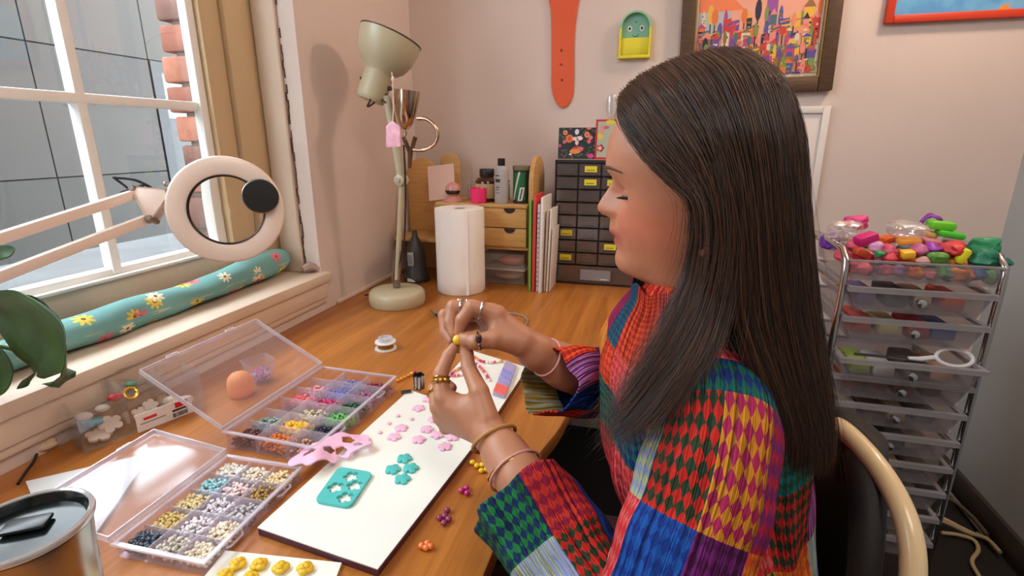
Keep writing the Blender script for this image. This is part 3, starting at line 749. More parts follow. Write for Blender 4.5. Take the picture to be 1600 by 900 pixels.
# cable with plug behind the hands
q = [onZ(u, v, DZ + .003) for u, v in ((688, 498), (700, 508), (730, 505), (770, 491), (796, 489), (818, 494), (824, 503), (815, 514), (800, 520))]
cb = thing('cable', 'grey cable loop with a metal plug lying behind the hands', 'cable', (q[0].x, q[0].y, DZ))
MB().tube([tuple(x) for x in catmull(q, 60)], .0026, 8).build('cord', M('grey cord', (150, 138, 132), .5), cb, smooth=True, world=True)
a = onZ(688, 498, DZ + .005); b_ = onZ(674, 484, DZ + .012)
MB().tube([a, a.lerp(b_, .45)], .0042, 10).build('strain_relief', M('black rubber'), cb, smooth=True, world=True)
MB().tube([a.lerp(b_, .45), b_], .0042, 12).build('plug', M('steel shaft'), cb, smooth=True, world=True, auto=40)
# yellow clay roses on the card
def rose(c=(230, 190, 40)):
    b = MB()
    for ring, (n, r, h, tl) in enumerate(((4, .0075, .007, .5), (3, .0045, .0095, .2))):
        for k in range(n):
            a = 2 * pi * k / n + ring; b.ell((r * cos(a) * .55, r * sin(a) * .55, h * .5), (.0065 - ring * .0018, .0065 - ring * .0018, h * .55), 10, 7)
    return b.build('clay_rose', M('yellow clay', c, .4, sss=.1), smooth=True)
rs = rose(); tag(rs, 'x', 'clay rose', 'yellow clay roses on the card')
for k, ((u, v), lb) in enumerate((((372, 884), 'yellow clay rose, far row leftmost'), ((405, 885), 'yellow clay rose, far row second from left'), ((439, 890), 'yellow clay rose, far row third from left'), ((477, 891), 'yellow clay rose, far row rightmost'), ((352, 902), 'yellow clay rose, near row leftmost'), ((390, 906), 'yellow clay rose, near row second from left'))):
    o = rs if k == 0 else rs.copy()
    if k: COL.objects.link(o)
    p = onZ(u, v, DZ + .005); o.location = (p.x, p.y, DZ + .0047); o.rotation_euler = (0, 0, k * 1.1); o['label'] = lb
# steel tumbler
tc = (-.452, .222); tm = thing('tumbler', 'brushed steel insulated tumbler with clear lid in the near left corner', 'tumbler', (tc[0], tc[1], DZ + .0005))
m_st = M('tumbler steel', (176, 170, 166), .22, 1, bump=.03, bscale=20, grain=(1, 1, 60))
MB().lathe([(.0001, 0), (.030, 0), (.032, .003), (.0405, .185), (.0425, .205), (.0425, .208), (.0400, .2085), (.0390, .204), (.034, .010), (.0001, .008)], 48).build('cup', m_st, tm, smooth=True)
MB().lathe([(.0385, .2000), (.0385, .2065), (.0440, .2085), (.0450, .2105), (.0448, .2140), (.0425, .2150), (.0405, .2130), (.0380, .2060), (.0001, .2050), (.0001, .2030)], 48, cap=False).build('lid', M('smoky lid', (20, 27, 27), .18, spec=.35), tm, smooth=True)
MB().lathe([(.0450, .2100), (.0455, .2125), (.0448, .2145), (.0428, .2156), (.0412, .2146), (.0408, .2125)], 48, cap=False).build('lid_rim', M('pale clear rim', (214, 214, 216), .1, .6), tm, smooth=True)
MB().cbox((0, 0, 0), (.030, .018, .004), Tm((-.006, .006, .2085), 0, 0, .6)).build('slider', M('black slider', (22, 22, 26), .3), tm, bevel=.002)
MB().lathe([(.0001, .150), (.0372, .150)], 32, cap=False).build('drink', M('dark drink', (30, 18, 14), .05), tm)
# grey flexible hose behind the tumbler
hz = [atD(u, v, .62) for u, v in ((-40, 768), (20, 766), (60, 768), (100, 772))]
o = MB()
cur = catmull([(a.x, a.y, DZ + .012) for a in hz], 60)
o.tube([tuple(x) for x in cur], [.0105 + .0012 * (i % 2) for i in range(60)], 12)
o = o.build('flexible_hose', M('grey ribbed hose', (140, 134, 128), .45, .3), smooth=True, auto=20); tag(o, 'grey ribbed flexible hose lying behind the steel tumbler', 'hose')
# power cord and putty at left by the wall
q = [onZ(u, v, DZ + .003) for u, v in ((20, 765), (42, 735), (58, 712))] ; q = [onZ(u, v, DZ + .003) for u, v in ((28, 756), (40, 738), (52, 722), (58, 708))]
o = MB().tube([tuple(x) for x in catmull(q, 24)] + [(q[-1].x - .006, q[-1].y + .002, DZ + .022)], .0022, 8).build('black_cord', M('black cord', (30, 24, 22), .5), smooth=True); tag(o, 'thin black cord running from the putty lump below the sill', 'cord')
p = onZ(58, 706)
b = MB(); b.ell((0, 0, .008), (.030, .014, .009), 16, 9).ell((.014, .004, .012), (.014, .011, .010), 12, 8).ell((-.016, -.003, .010), (.012, .010, .010), 12, 8)
o = b.build('putty_lump', M('cream putty', (216, 190, 158), .8, var=.08, bump=.3, bscale=90), smooth=True); o.location = (p.x, p.y, DZ); o.rotation_euler = (0, 0, .8); tag(o, 'cream putty lump holding a black cord at the wall', 'putty')
# ---------------------------------------------------------------- teal floral draught roll on the sill
t = NT('teal floral cotton'); 
uvn = t.add('ShaderNodeUVMap'); mp = t.add('ShaderNodeMapping'); mp.inputs['Scale'].default_value = (1, 1, 1); t.ln(uvn.outputs[0], mp.inputs[0])
base = lin((112, 164, 160)); colr = base
m_vein = t.noise(t.coord('Object'), 30, 2)
cur = t.mix(t.math('MULTIPLY', m_vein, .25), base, lin((132, 182, 176)))
for k, (sc, off, cA) in enumerate(((13, (0, 0, 0), (232, 200, 70)), (12, (3.3, 1.7, 0), (214, 110, 124)), (11, (7.1, 4.2, 0), (238, 230, 200)))):
    m2 = t.add('ShaderNodeMapping'); m2.inputs['Location'].default_value = off; t.ln(mp.outputs[0], m2.inputs[0])
    v = t.add('ShaderNodeTexVoronoi', feature='F1', voronoi_dimensions='2D'); v.inputs['Scale'].default_value = sc; v.inputs['Randomness'].default_value = .75; t.ln(m2.outputs[0], v.inputs['Vector'])
    sub = t.add('ShaderNodeVectorMath', operation='SUBTRACT'); t.ln(m2.outputs[0], sub.inputs[0])
    t.ln(v.outputs['Position'], sub.inputs[1]); sx = t.add('ShaderNodeSeparateXYZ'); t.ln(sub.outputs[0], sx.inputs[0])
    an = t.math('ARCTAN2', sx.outputs[1], sx.outputs[0]); pet = t.math('ABSOLUTE', t.math('COSINE', t.math('MULTIPLY', an, 4)))
    rad = t.math('MULTIPLY', t.math('ADD', t.math('MULTIPLY', pet, .75), .4), .0165)
    ln_ = t.add('ShaderNodeVectorMath', operation='LENGTH'); t.ln(sub.outputs[0], ln_.inputs[0])
    msk = t.math('LESS_THAN', ln_.outputs['Value'], rad)
    sep = t.add('ShaderNodeSeparateColor'); t.ln(v.outputs['Color'], sep.inputs[0])
    msk = t.math('MULTIPLY', msk, t.math('GREATER_THAN', sep.outputs[0], .52))
    cen = t.math('LESS_THAN', ln_.outputs['Value'], .004); cen = t.math('MULTIPLY', cen, msk)
    cur = t.mix(msk, cur, lin(cA)); cur = t.mix(cen, cur, lin((120, 84, 40)))
t.ln(cur, t.p.inputs['Base Color']); t.p.inputs['Roughness'].default_value = .85; t.bump(t.noise(t.coord('Object'), 260, 2), .15, .003)
m_cloth = t.m
ny, na = 150, 26; G = []; UVs = []
for i in range(ny):
    y = -.30 + (1.275 + .30) * i / (ny - 1); e = max(0, (y - 1.20) / .075); row = []
    for k in range(na):
        a = 2 * pi * k / na; rx = .036 * (1 + .10 * sin(y * 21) + .06 * sin(y * 47 + 2 * a)) * sqrt(max(.02, 1 - e * e)); rz = .030 * (1 + .10 * sin(y * 17 + 1) + .05 * sin(y * 39 + a)) * sqrt(max(.02, 1 - e * e))
        up = .006 * max(0, (y - .95)) / .3
        row.append((-1.040 + rx * cos(a), y, .7985 + .030 + up * 3 + (rz + up) * sin(a) * (1 if sin(a) > 0 else .98)))
    G.append(row)
o = MB().grid(G, True).build('draught_roll', m_cloth, smooth=True)
uv = o.data.uv_layers.new(name='UVMap')
for lp in o.data.loops:
    i, k = divmod(lp.vertex_index, na); kk = k if k else 0
    uv.data[lp.index].uv = (i * .0105, k * .0085)
md = o.modifiers.new('s', 'SUBSURF'); md.levels = 1; md.render_levels = 1
fixnormals(o); tag(o, 'teal floral cloth roll lying along the window sill against the sash', 'draught stopper')
o = MB().tube([(-.985, 1.268, .812), (-.975, 1.285, .818), (-.962, 1.300, .812), (-.975, 1.297, .806)], [.010, .014, .012, .006], 7).build('putty_knob', M('crumpled grey putty', (176, 152, 138), .8, var=.2, bump=.5, bscale=90), smooth=True)
tag(o, 'crumpled grey putty lump at the end of the sill', 'putty')
# plant on the sill: pot just outside the frame, broad drooping leaves
pl = thing('potted_plant', 'potted plant with broad drooping dark green leaves at the left edge', 'plant', (-.985, .40, .7975))
MB().lathe([(.0001, 0), (.038, 0), (.048, .085), (.050, .085), (.050, .095), (.046, .095), (.044, .085), (.0001, .082)], 28).build('pot', M('cream pot', (214, 188, 164), .5, var=.05), pl, smooth=True, auto=35)
m_leaf = None
t = NT('dark glossy leaf'); n = t.noise(t.coord('Object'), 25, 3)
t.ln(t.ramp(n, [(.3, lin((26, 58, 22))), (.75, lin((54, 92, 34)))]).outputs[0], t.p.inputs['Base Color']); t.p.inputs['Roughness'].default_value = .35
t.p.inputs['Transmission Weight'].default_value = 0; m_leaf = t.m
def leaf(path, wid, fold=.25, name='leaf', side=None, wave=.05):
    cur = catmull(path, 24); G = []
    for i, c in enumerate(cur):
        f = i / 23; tng = cur[min(i + 1, 23)] - cur[max(i - 1, 0)]; tng = tng / np.linalg.norm(tng)
        sd = np.array(side, float); sd = sd - tng * sd.dot(tng); sd /= np.linalg.norm(sd); nn = np.cross(tng, sd)
        w_ = wid * (sin(pi * min(1, f * .93 + .07)) ** .7) * (1 if f < .97 else .4)
        G.append([tuple(c + sd * w_ * q + nn * (abs(q) * w_ * fold + wave * w_ * sin(f * 16 + q * 2) * abs(q))) for q in np.linspace(-1, 1, 9)])
    o = MB().grid(G).build(name, m_leaf, pl, smooth=True, world=True, solid=.0008); return o
cs = (.6, .35, -.2)
leaf([atD(-15, 478, .72), atD(40, 500, .72), atD(88, 535, .71), atD(104, 580, .70), atD(92, 606, .70)], .060, .22, side=tuple(atD(60, 480, .70) - atD(40, 560, .74)))
leaf([atD(-30, 470, .76), atD(10, 485, .76), atD(50, 482, .77), atD(85, 500, .78)], .022, .2, side=(0, .2, 1))
leaf([atD(60, 555, .80), atD(58, 580, .80), atD(45, 596, .79), atD(26, 608, .78)], .010, .2, side=(.3, .3, .6))
leaf([atD(-30, 402, .80), atD(-8, 396, .80), atD(12, 392, .80), atD(24, 388, .80)], .012, .2, side=(0, .2, 1))
leaf([atD(-40, 540, .72), atD(-10, 560, .72), atD(2, 590, .72), atD(-4, 620, .72)], .022, .2, side=(1, .3, 0))
b = MB()
for e in ((-15, 478, .72), (-30, 470, .76), (60, 555, .80), (-30, 402, .80), (-40, 540, .72)):
    q = atD(*e); b.tube([tuple(x) for x in catmull([(-.985, .40, .878), ((-.985 + q.x) / 2, (.40 + q.y) / 2, max(.9, q.z + .03)), tuple(q)], 10)], .0028, 6)
b.build('stem', M('green stem', (70, 96, 44), .5), pl, smooth=True, world=True)

# ---------------------------------------------------------------- magnifier lamp on a white spring arm
m_mw = M('white enamel arm', (236, 214, 200), .35, coat=.2)
J = atD(240, 312, .97); RC = atD(355, 328, 1.0)
mg = thing('magnifier_lamp', 'white ring magnifier lamp on a double spring arm by the window', 'lamp', (-.905, .30, DZ))
nrm = (Vector((0.05, -.12, CAMZ + .02)) - RC).normalized()
T = Matrix.Translation(RC) @ nrm.to_track_quat('Z', 'Y').to_matrix().to_4x4() @ Matrix.Rotation(.2, 4, 'Z')
ti = T.copy(); ti.translation = RC - Vector(mg.location)
def mgb(b, name, mat, **k): return b.build(name, mat, mg, **k)
mgb(MB().lathe([(.0650, -.012), (.0960, -.014), (.1000, -.010), (.1010, -.004), (.1010, .008), (.0995, .0125), (.0960, .0142), (.0700, .0142), (.0660, .0125), (.0650, .006)], 64, ti, cap=False), 'ring_head', m_mw, smooth=True, auto=50)
mgb(MB().lathe([(.0630, -.010), (.0660, -.010), (.0665, .0125), (.0650, .0145), (.0630, .0125)], 64, ti, cap=False), 'lens_bezel', M('dark bezel', (40, 28, 24), .35), smooth=True, auto=40)
t = NT('lens glass'); t.p.inputs['Transmission Weight'].default_value = 1; t.p.inputs['Roughness'].default_value = 0; t.p.inputs['IOR'].default_value = 1.45; t.p.inputs['Base Color'].default_value = (1, .97, .94, 1)
prof = [(.0001, -.003)] + [(.0632 * f, -.003 + .0018 * f * f) for f in (.25, .5, .75, 1)] + [(.0632 * f, .003 - .0018 * f * f) for f in (1, .75, .5, .25)] + [(.0001, .003)]
mgb(MB().lathe(prof, 48, ti, cap=False), 'lens', t.m, smooth=True, auto=60)
kb = ti @ Matrix.Translation((.0640, .010, .016))
mgb(MB().lathe([(.0001, 0), (.030, 0), (.0315, .003), (.0315, .016), (.030, .0185), (.0001, .019)], 40, kb), 'switch_cap', M('black cap', (14, 12, 12), .45), smooth=True, auto=30)
mgb(MB().lathe([(.0318, .001), (.0330, .003), (.0330, .008), (.0318, .009)], 40, kb, cap=False), 'cap_ring', M('dull steel', (150, 140, 130), .3, .9), smooth=True)
off = Vector(mg.location)
def L(p): return Vector(p) - off
# bracket plate and arms, in the plane that contains both arms
a0 = atD(0, 372, .745); a1 = atD(218, 301, .955); b0 = atD(0, 432, .745); b1 = atD(236, 340, .955)
def bar(p, q, w_, h_):
    d = (q - p); T = align(L(p), L(q)); return MB().box((-w_ / 2, -h_ / 2, 0), (w_ / 2, h_ / 2, d.length), T)
back = (a1 - a0).normalized()
for p, q in ((a0 - back * .10, a1), (b0 - back * .10, b1)): mgb(bar(p, q, .013, .017), 'arm', m_mw, bevel=.002)
pa, pb, pc = atD(212, 297, .95), atD(238, 343, .95), atD(268, 302, .96)
nn = (pb - pa).cross(pc - pa).normalized()
for s in (-1, 1):
    b = MB(); cc_ = (pa + pb + pc) / 3
    tri = [cc_ + (x - cc_) * 1.22 + nn * (.010 * s) for x in (pa, pb, pc)]; tri2 = [x + nn * .0025 * s for x in tri]
    b._add([L(x) for x in tri + tri2], [(0, 1, 2), (5, 4, 3), (0, 3, 4, 1), (1, 4, 5, 2), (2, 5, 3, 0)])
    fixnormals(mgb(b, 'bracket_plate', m_mw, bevel=.004, weld=1e-6))
for q in (pa, pb, pc):
    s = -1 if nn.dot(-q + _C) < 0 else 1
    T = align(L(q - nn * .016 * s), L(q + nn * .016 * s))
    mgb(MB().lathe([(.0001, 0), (.006, 0), (.006, .028), (.0045, .032), (.0001, .032)], 14, T), 'bolt', M('dull steel'), smooth=True, auto=30)
mgb(MB().tube([L(pc), L(pc.lerp(RC, .25)), L(RC + (pc - RC).normalized() * .098)], .006, 10), 'neck_rod', M('dull steel'), smooth=True)
for s in (1, -1):
    q = RC + (pc - RC).normalized() * .101 + Vector((0, 0, .014 * s)); mgb(MB().ell(tuple(L(q)), (.005, .005, .005), 10, 7), 'screw', M('dull steel'), smooth=True)
mgb(MB().tube([L(x) for x in (atD(177, 277, .94), atD(196, 291, .95), atD(204, 300, .95))] , .0022, 7).tube([L(x) for x in catmull([atD(177, 277, .94), atD(210, 281, .95), atD(236, 293, .96)], 10)], .0026, 7).tube([L(x) for x in catmull([atD(188, 301, .94), atD(212, 294, .95), atD(224, 289, .95)], 8)], .0030, 7), 'cable_clip', M('black rubber'), smooth=True)
# upright of the arm, out of frame to the left
e0 = a0 - back * .10; e1 = b0 - back * .10; mid = (e0 + e1) / 2
mgb(MB().tube([L(mid + Vector((0, 0, .05))), (0, 0, .02)], .010, 12), 'upright', m_mw, smooth=True)
mgb(MB().cbox((0, 0, .015), (.05, .05, .03)), 'clamp', m_mw, bevel=.004)

# ---------------------------------------------------------------- beige spring desk lamp
m_lb = M('beige enamel', (184, 172, 142), .38, coat=.15, var=.03, vscale=10)
LY = 1.42; LX = -.765
la = thing('desk_lamp', 'beige spring-arm desk lamp with bell shade turned to the wall corner', 'lamp', (LX, LY, DZ + .0005))
lo_ = Vector(la.location)
MB().lathe([(.0001, 0), (.084, 0), (.0865, .004), (.0875, .020), (.0860, .036), (.080, .044), (.066, .048), (.0001, .050)], 56).build('base', m_lb, la, smooth=True, auto=40)
def lp(u, v, y=LY): return onY(y, u, v) - lo_
el = lp(628, 281); st0 = lp(620, 446)
MB().tube([st0 - Vector((0, 0, .004)), st0 + Vector((0, 0, .02))], .012, 12).build('base_joint', M('dull steel'), la, smooth=True)
MB().tube([st0, el], .0082, 12).build('lower_arm', m_lb, la, smooth=True)
for k in (-1, 1): MB().tube([st0 + Vector((.012 * k, -.006, .015)), st0.lerp(el, .35) + Vector((.011 * k, -.006, 0))], .003, 8).build('spring', M('dull steel'), la, smooth=True)
T = Matrix.Translation(el + Vector((0, -.016, 0))) @ Matrix.Rotation(pi / 2, 4, 'X')
MB().lathe([(.0001, -.03), (.016, -.03), (.016, .004), (.013, .006), (.0001, .006)], 20, T).build('elbow_joint', m_lb, la, smooth=True, auto=40)
MB().lathe([(.0001, .006), (.006, .006), (.006, .010), (.0001, .010)], 6, T).build('elbow_bolt', M('dull steel'), la)
upj = lp(604, 150)
MB().tube([el, el.lerp(upj, .5) + Vector((.004, 0, 0)), upj], [.014, .015, .012], 12, flat=.8).build('upper_arm', m_lb, la, smooth=True)
hd0 = lp(583, 144); hd1 = lp(608, 68, LY + .03)
T = align(hd0, hd1); hl = (hd1 - hd0).length
T = T @ Matrix.Scale(1.06, 4)
MB().lathe([(.0001, -.024), (.033, -.024), (.037, -.019), (.0395, -.010), (.0385, .050), (.041, .056), (.060, .072), (.074, .098), (.0805, .132), (.0815, .150), (.0795, .150), (.072, .098), (.058, .074), (.036, .056), (.0001, .050)], 56, T, cap=False).build('shade', m_lb, la, smooth=True, auto=50)
MB().lathe([(.0797, .1490), (.0822, .1490), (.0826, .1525), (.0797, .1525)], 56, T, cap=False).build('rim_band', M('dark rim', (74, 56, 44), .5), la, smooth=True)
MB().ell((0, 0, .100), (.028, .028, .036), 20, 12, T).build('bulb', M('unlit bulb', (230, 226, 214), .2), la, smooth=True)
kax = (hd1 - hd0).normalized().cross(Vector((0, 1, 0))).normalized()
for s in (-1, 1):
    MB().lathe([(.0001, 0), (.006, 0), (.007, .008), (.004, .014), (.0001, .014)], 12, align(hd0.lerp(hd1, .18) + kax * .037 * s, hd0.lerp(hd1, .18) + kax * .06 * s)).build('side_knob', M('dark knob', (50, 42, 38), .4), la, smooth=True, auto=40)
MB().tube([upj, hd0 + Vector((.012, 0, -.008)), hd0], [.009, .010, .009], 10).build('head_joint', M('dark joint', (84, 70, 56), .45), la, smooth=True)
cp = [lp(583, 140, LY - .03), lp(578, 158, LY - .035), lp(574, 166, LY - .03), lp(580, 164, LY - .02), lp(592, 155, LY - .015), lp(602, 160, LY - .015)]
MB().tube([tuple(x) for x in catmull(cp, 30)], .0028, 7).build('cord_loop', M('brown cord', (64, 44, 34), .5), la, smooth=True)
cp = [el + Vector((.018, -.012, .10)), el + Vector((.018, -.014, 0)), st0.lerp(el, .5) + Vector((.022, -.008, 0)), st0 + Vector((.014, 0, .05)), st0 + Vector((.03, .07, .0)), Vector((.05, .09, .006)), Vector((-.05, .115, .005)), Vector((-.11, .06, .005)), Vector((-.135, .03, .006))]
MB().tube([tuple(x) for x in catmull(cp, 60)], .0026, 7).build('cord', M('black cord', (30, 24, 22), .5), la, smooth=True)
# small chrome lamp clipped to the beige lamp
ch = thing('chrome_lamp', 'small bronze-chrome cup lamp on a curved gooseneck beside the beige lamp', 'lamp', tuple(onY(LY - .02, 648, 236)))
m_ch = M('bronze chrome', (196, 170, 146), .14, 1)
co = Vector(ch.location)
def cpv(u, v, y=LY - .02): return onY(y, u, v) - co
ct, cbm = cpv(636, 141), cpv(633, 203)
T = align(cbm, ct); hh_ = (ct - cbm).length
MB().lathe([(.0001, 0), (.010, .002), (.020, .018), (.029, .045), (.0345, .080), (.0365, hh_), (.0345, hh_), (.032, .080), (.018, .022), (.0001, .012)], 40, T, cap=False).build('cup_shade', m_ch, ch, smooth=True, auto=50)
MB().ell((0, 0, .07), (.018, .018, .024), 16, 10, T).build('bulb', M('unlit bulb'), ch, smooth=True)
nk = [cpv(652, 185), cpv(666, 186), cpv(679, 196), cpv(684, 211), cpv(678, 226), cpv(664, 234), cpv(646, 234)]
MB().tube([tuple(x) for x in catmull(nk, 40)], .0052, 12).build('gooseneck', m_ch, ch, smooth=True)
MB().tube([cbm + Vector((0, 0, -.002)), cbm + Vector((0, 0, -.016))], .006, 10).build('cup_tip', m_ch, ch, smooth=True)
for u0, u1 in ((631, 640), (649, 642)):
    MB().tube([cpv(u0, 214), cpv(u1, 238), cpv(640, 262, LY - .005)], [.0065, .006, .005], 8).build('clip_jaw', M('bronze dark', (120, 100, 80), .3, .9), ch, smooth=True)
# pink tag bag hanging from the lamp
tg = thing('hanging_sachet', 'pink sachet hanging on a string from the beige lamp shade', 'sachet', tuple(onY(LY - .088, 614, 210)))
to = Vector(tg.location)
def tp(u, v): return onY(LY - .088, u, v) - to
q = [tp(605, 197), tp(614, 189), tp(626, 198), tp(627, 229), tp(605, 230)]
b = MB(); n = len(q); f_ = [x + Vector((0, -.006, 0)) for x in q]; c1_ = sum(q, Vector()) / 5
b._add(f_ + [c1_ + Vector((0, -.012, 0))] + q + [c1_ + Vector((0, .006, 0))], [(k, (k + 1) % n, n) for k in range(n)] + [((k + 1) % n + n + 1, k + n + 1, 2 * n + 1) for k in range(n)] + [(k, k + n + 1, (k + 1) % n + n + 1, (k + 1) % n) for k in range(n)])
b.build('bag', M('pink sachet', (238, 176, 196), .5, var=.15, vscale=70, bump=.4, bscale=120), tg, smooth=True, auto=50)
MB().tube([tp(614, 190), tp(615, 160), tp(614, 128), tp(612, 112)], .0018, 6).build('string', M('pink string', (226, 190, 180), .7), tg)
MB().ell(tuple(tp(614, 124)), (.005, .004, .008), 10, 7).build('knot', M('pink string'), tg, smooth=True)

# dark rotary tool behind the lamp base
p = onZ(648, 440)
rt = thing('glue_bottle', 'dark grey tapered tool bottle with pale label behind the lamp base', 'bottle', (p.x, p.y + .02, DZ + .0005))
m_dk = M('dark grey plastic', (58, 54, 54), .45)
b = MB(); b.lathe([(.0001, 0), (.046, 0), (.048, .004), (.046, .018), (.040, .030), (.036, .085), (.030, .120), (.018, .150), (.010, .165), (.009, .185), (.0001, .187)], 32)
b.build('body', m_dk, rt, smooth=True, auto=35)
b = MB(); b.box((-.013, -.0425, .062), (.010, -.036, .112)); b.build('label', M('pale grey label', (170, 170, 172), .5), rt, bevel=.003)
MB().box((-.014, -.0495, .006), (.016, -.0455, .018)).build('label', M('white strip label', (226, 226, 226), .5), rt)
for k in range(3): MB().box((-.008 + k * .005, -.0432, .070), (-.006 + k * .005, -.0424, .104)).build('print_line', M('label print', (90, 90, 96), .5), rt)

# ---------------------------------------------------------------- paper towel roll
p = onZ(719, 460)
pr = thing('paper_towel_roll', 'tall white paper towel roll standing on the desk', 'paper roll', (p.x, p.y + .056, DZ + .0005))
pr.location.x -= .016
t = NT('paper towel'); vec = t.coord('Object', (1, 1, 1)); v = t.add('ShaderNodeTexVoronoi'); v.inputs['Scale'].default_value = 130; t.ln(vec, v.inputs[0])
t.p.inputs['Base Color'].default_value = lin((246, 240, 234)); t.p.inputs['Roughness'].default_value = .9; t.bump(v.outputs['Distance'], .18, .003)
hr = .282
b = MB(); prof = [(.021, .0), (.079, .0), (.0815, .003), (.082, .05), (.0815, .15), (.082, hr - .006), (.0805, hr - .001), (.077, hr), (.0225, hr - .001), (.0205, hr - .004), (.0205, .02)]
b.lathe(prof, 72, cap=False).build('paper', t.m, pr, smooth=True, auto=50)
MB().lathe([(.0190, .002), (.0205, .002), (.0205, hr - .003), (.0190, hr - .003)], 32, cap=False).build('cardboard_core', M('cardboard core', (150, 112, 80), .8), pr, smooth=True)
G = []
for k in range(6):
    a = radians(-58 + k * 1.2); G.append([((.0822 + .0004 * k) * cos(a), (.0822 + .0004 * k) * sin(a), z) for z in (.002, hr / 2, hr - .002)])
MB().grid(G).build('loose_end', t.m, pr, solid=.0006)

# ---------------------------------------------------------------- birch desk shelf with arched ends
sh = thing('desk_shelf', 'pale birch desk shelf with arched end panels and two small drawers', 'shelf', (-.62, 1.80, DZ + .0005))
def arch(xc, y0, y1, z1, th_, name='side_panel'):
    w2 = (y1 - y0) / 2; yc = (y0 + y1) / 2; zz = z1 - w2
    lp_ = [(y0, DZ + .0005), (y1, DZ + .0005)] + [(yc + w2 * cos(a), zz + w2 * sin(a)) for a in np.linspace(0, pi, 22)]
    b = MB(); n = len(lp_); vs = [(xc - th_ / 2, y, z) for y, z in lp_] + [(xc + th_ / 2, y, z) for y, z in lp_]
    b._add(vs, [tuple(range(n)), tuple(range(2 * n - 1, n - 1, -1))] + [(k, n + k, n + (k + 1) % n, (k + 1) % n) for k in range(n)])
    return fixnormals(b.build(name, m_lightwood, sh, world=True, bevel=.002))
arch(-.404, 1.715, 1.90, 1.125, .016)
# backrest arches at left stand facing the room
def archx(xc, w2, y, z1, th_, name='arched_back'):
    zz = z1 - w2; lp_ = [(xc - w2, DZ + .0005), (xc + w2, DZ + .0005)] + [(xc + w2 * cos(a), zz + w2 * sin(a)) for a in np.linspace(0, pi, 22)]
    b = MB(); n = len(lp_); vs = [(x, y, z) for x, z in lp_] + [(x, y + th_, z) for x, z in lp_]
    b._add(vs, [tuple(range(n)), tuple(range(2 * n - 1, n - 1, -1))] + [(k, n + k, n + (k + 1) % n, (k + 1) % n) for k in range(n)])
    return fixnormals(b.build(name, m_lightwood, sh, world=True, bevel=.002))
archx(-.768, .040, 1.90, 1.130, .014); archx(-.875, .062, 1.88, 1.110, .014)
def shb(lo, hi, name, mat=m_lightwood, par=None, bev=.0015): return MB().box(lo, hi).build(name, mat, par or sh, bevel=bev, world=True)
shb((-.93, 1.735, .815), (-.745, 1.895, .829), 'shelf_board')
shb((-.745, 1.70, .955), (-.413, 1.895, .967), 'shelf_board')
shb((-.745, 1.715, .808), (-.413, 1.895, .820), 'shelf_board')
shb((-.757, 1.715, DZ + .001), (-.745, 1.895, .955), 'divider_panel')
for z0, z1 in ((.822, .885), (.888, .953)):
    d = shb((-.742, 1.702, z0), (-.416, 1.715, z1), 'drawer')
    T = Matrix.Translation((-.474, 1.7015, z1)) @ Matrix.Rotation(pi / 2, 4, 'X')
    hl_ = [(.020 * cos(a), .016 * sin(a)) for a in np.linspace(pi, 2 * pi, 14)]
    dd = MB().prism(hl_, 0, .0008, T).build('finger_notch', M('dark notch', (44, 26, 14), .7), d, world=False)
    for v_ in dd.data.vertices: v_.co -= Vector(sh.location)
# things on and in the shelf
ZS = .9675
pb_ = thing('pill_bottle', 'brown glass bottle with black cap and cream label on the shelf', 'bottle', (-.582, 1.79, ZS))
MB().lathe([(.0001, 0), (.040, 0), (.042, .003), (.042, .068), (.034, .080), (.024, .084), (.024, .086)], 28).build('body', M('brown glass', (70, 32, 16), .15, coat=.3), pb_, smooth=True, auto=40)
MB().lathe([(.0001, .086), (.026, .086), (.0265, .088), (.0265, .110), (.025, .112), (.0001, .112)], 28).build('cap', M('black ribbed cap', (26, 24, 24), .4), pb_, smooth=True, auto=40)
MB().lathe([(.0424, .012), (.0424, .062)], 28, cap=False).build('label', M('cream label', (214, 186, 140), .6, var=.1, vscale=60), pb_, smooth=True)
pc_ = MB().lathe([(.0001, 0), (.026, 0), (.0275, .002), (.029, .050), (.0275, .0505), (.026, .004), (.0001, .003)], 28).build('pink_cup', M('neon pink', (248, 52, 124), .4, sss=.1), smooth=True, auto=45)
pc_.location = (-.592, 1.722, ZS); tag(pc_, 'neon pink plastic cup on the front edge of the shelf', 'cup')
gj = thing('glass_jar', 'small clear jar between the brown bottle and the grey bottle', 'jar', (-.528, 1.80, ZS))
MB().lathe([(.0001, 0), (.026, 0), (.028, .003), (.028, .058), (.025, .062), (.025, .066), (.023, .066), (.023, .060), (.026, .056), (.026, .004), (.0001, .003)], 24).build('glass', clear('jar glass', (226, 220, 210), .22, .5, .08, .4), gj, smooth=True, auto=45)
MB().lathe([(.0001, .066), (.0265, .066), (.0265, .074), (.0001, .074)], 24).build('lid', M('grey lid', (150, 140, 130), .4), gj, smooth=True, auto=40)
sb = thing('spray_bottle', 'tall pale grey bottle with black cap and small dark print on the shelf', 'bottle', (-.512, 1.735, ZS))
m_gb = M('pale grey bottle', (182, 180, 182), .4)
MB().lathe([(.0001, 0), (.023, 0), (.0245, .002), (.0245, .112), (.022, .120), (.014, .126), (.0001, .126)], 28).build('body', m_gb, sb, smooth=True, auto=40)
MB().lathe([(.0001, .126), (.0125, .126), (.0125, .150), (.0001, .150)], 20).build('cap', M('black cap', (14, 12, 12), .45), sb, smooth=True, auto=40)
def curved(z0, z1, a0, a1, r, name, mat, par):
    G = [[(r * cos(a), r * sin(a), z) for z in (z0, z1)] for a in np.radians(np.linspace(a0, a1, 8))]
    return MB().grid(G).build(name, mat, par, smooth=True)
ink = M('dark print', (54, 48, 54), .5)
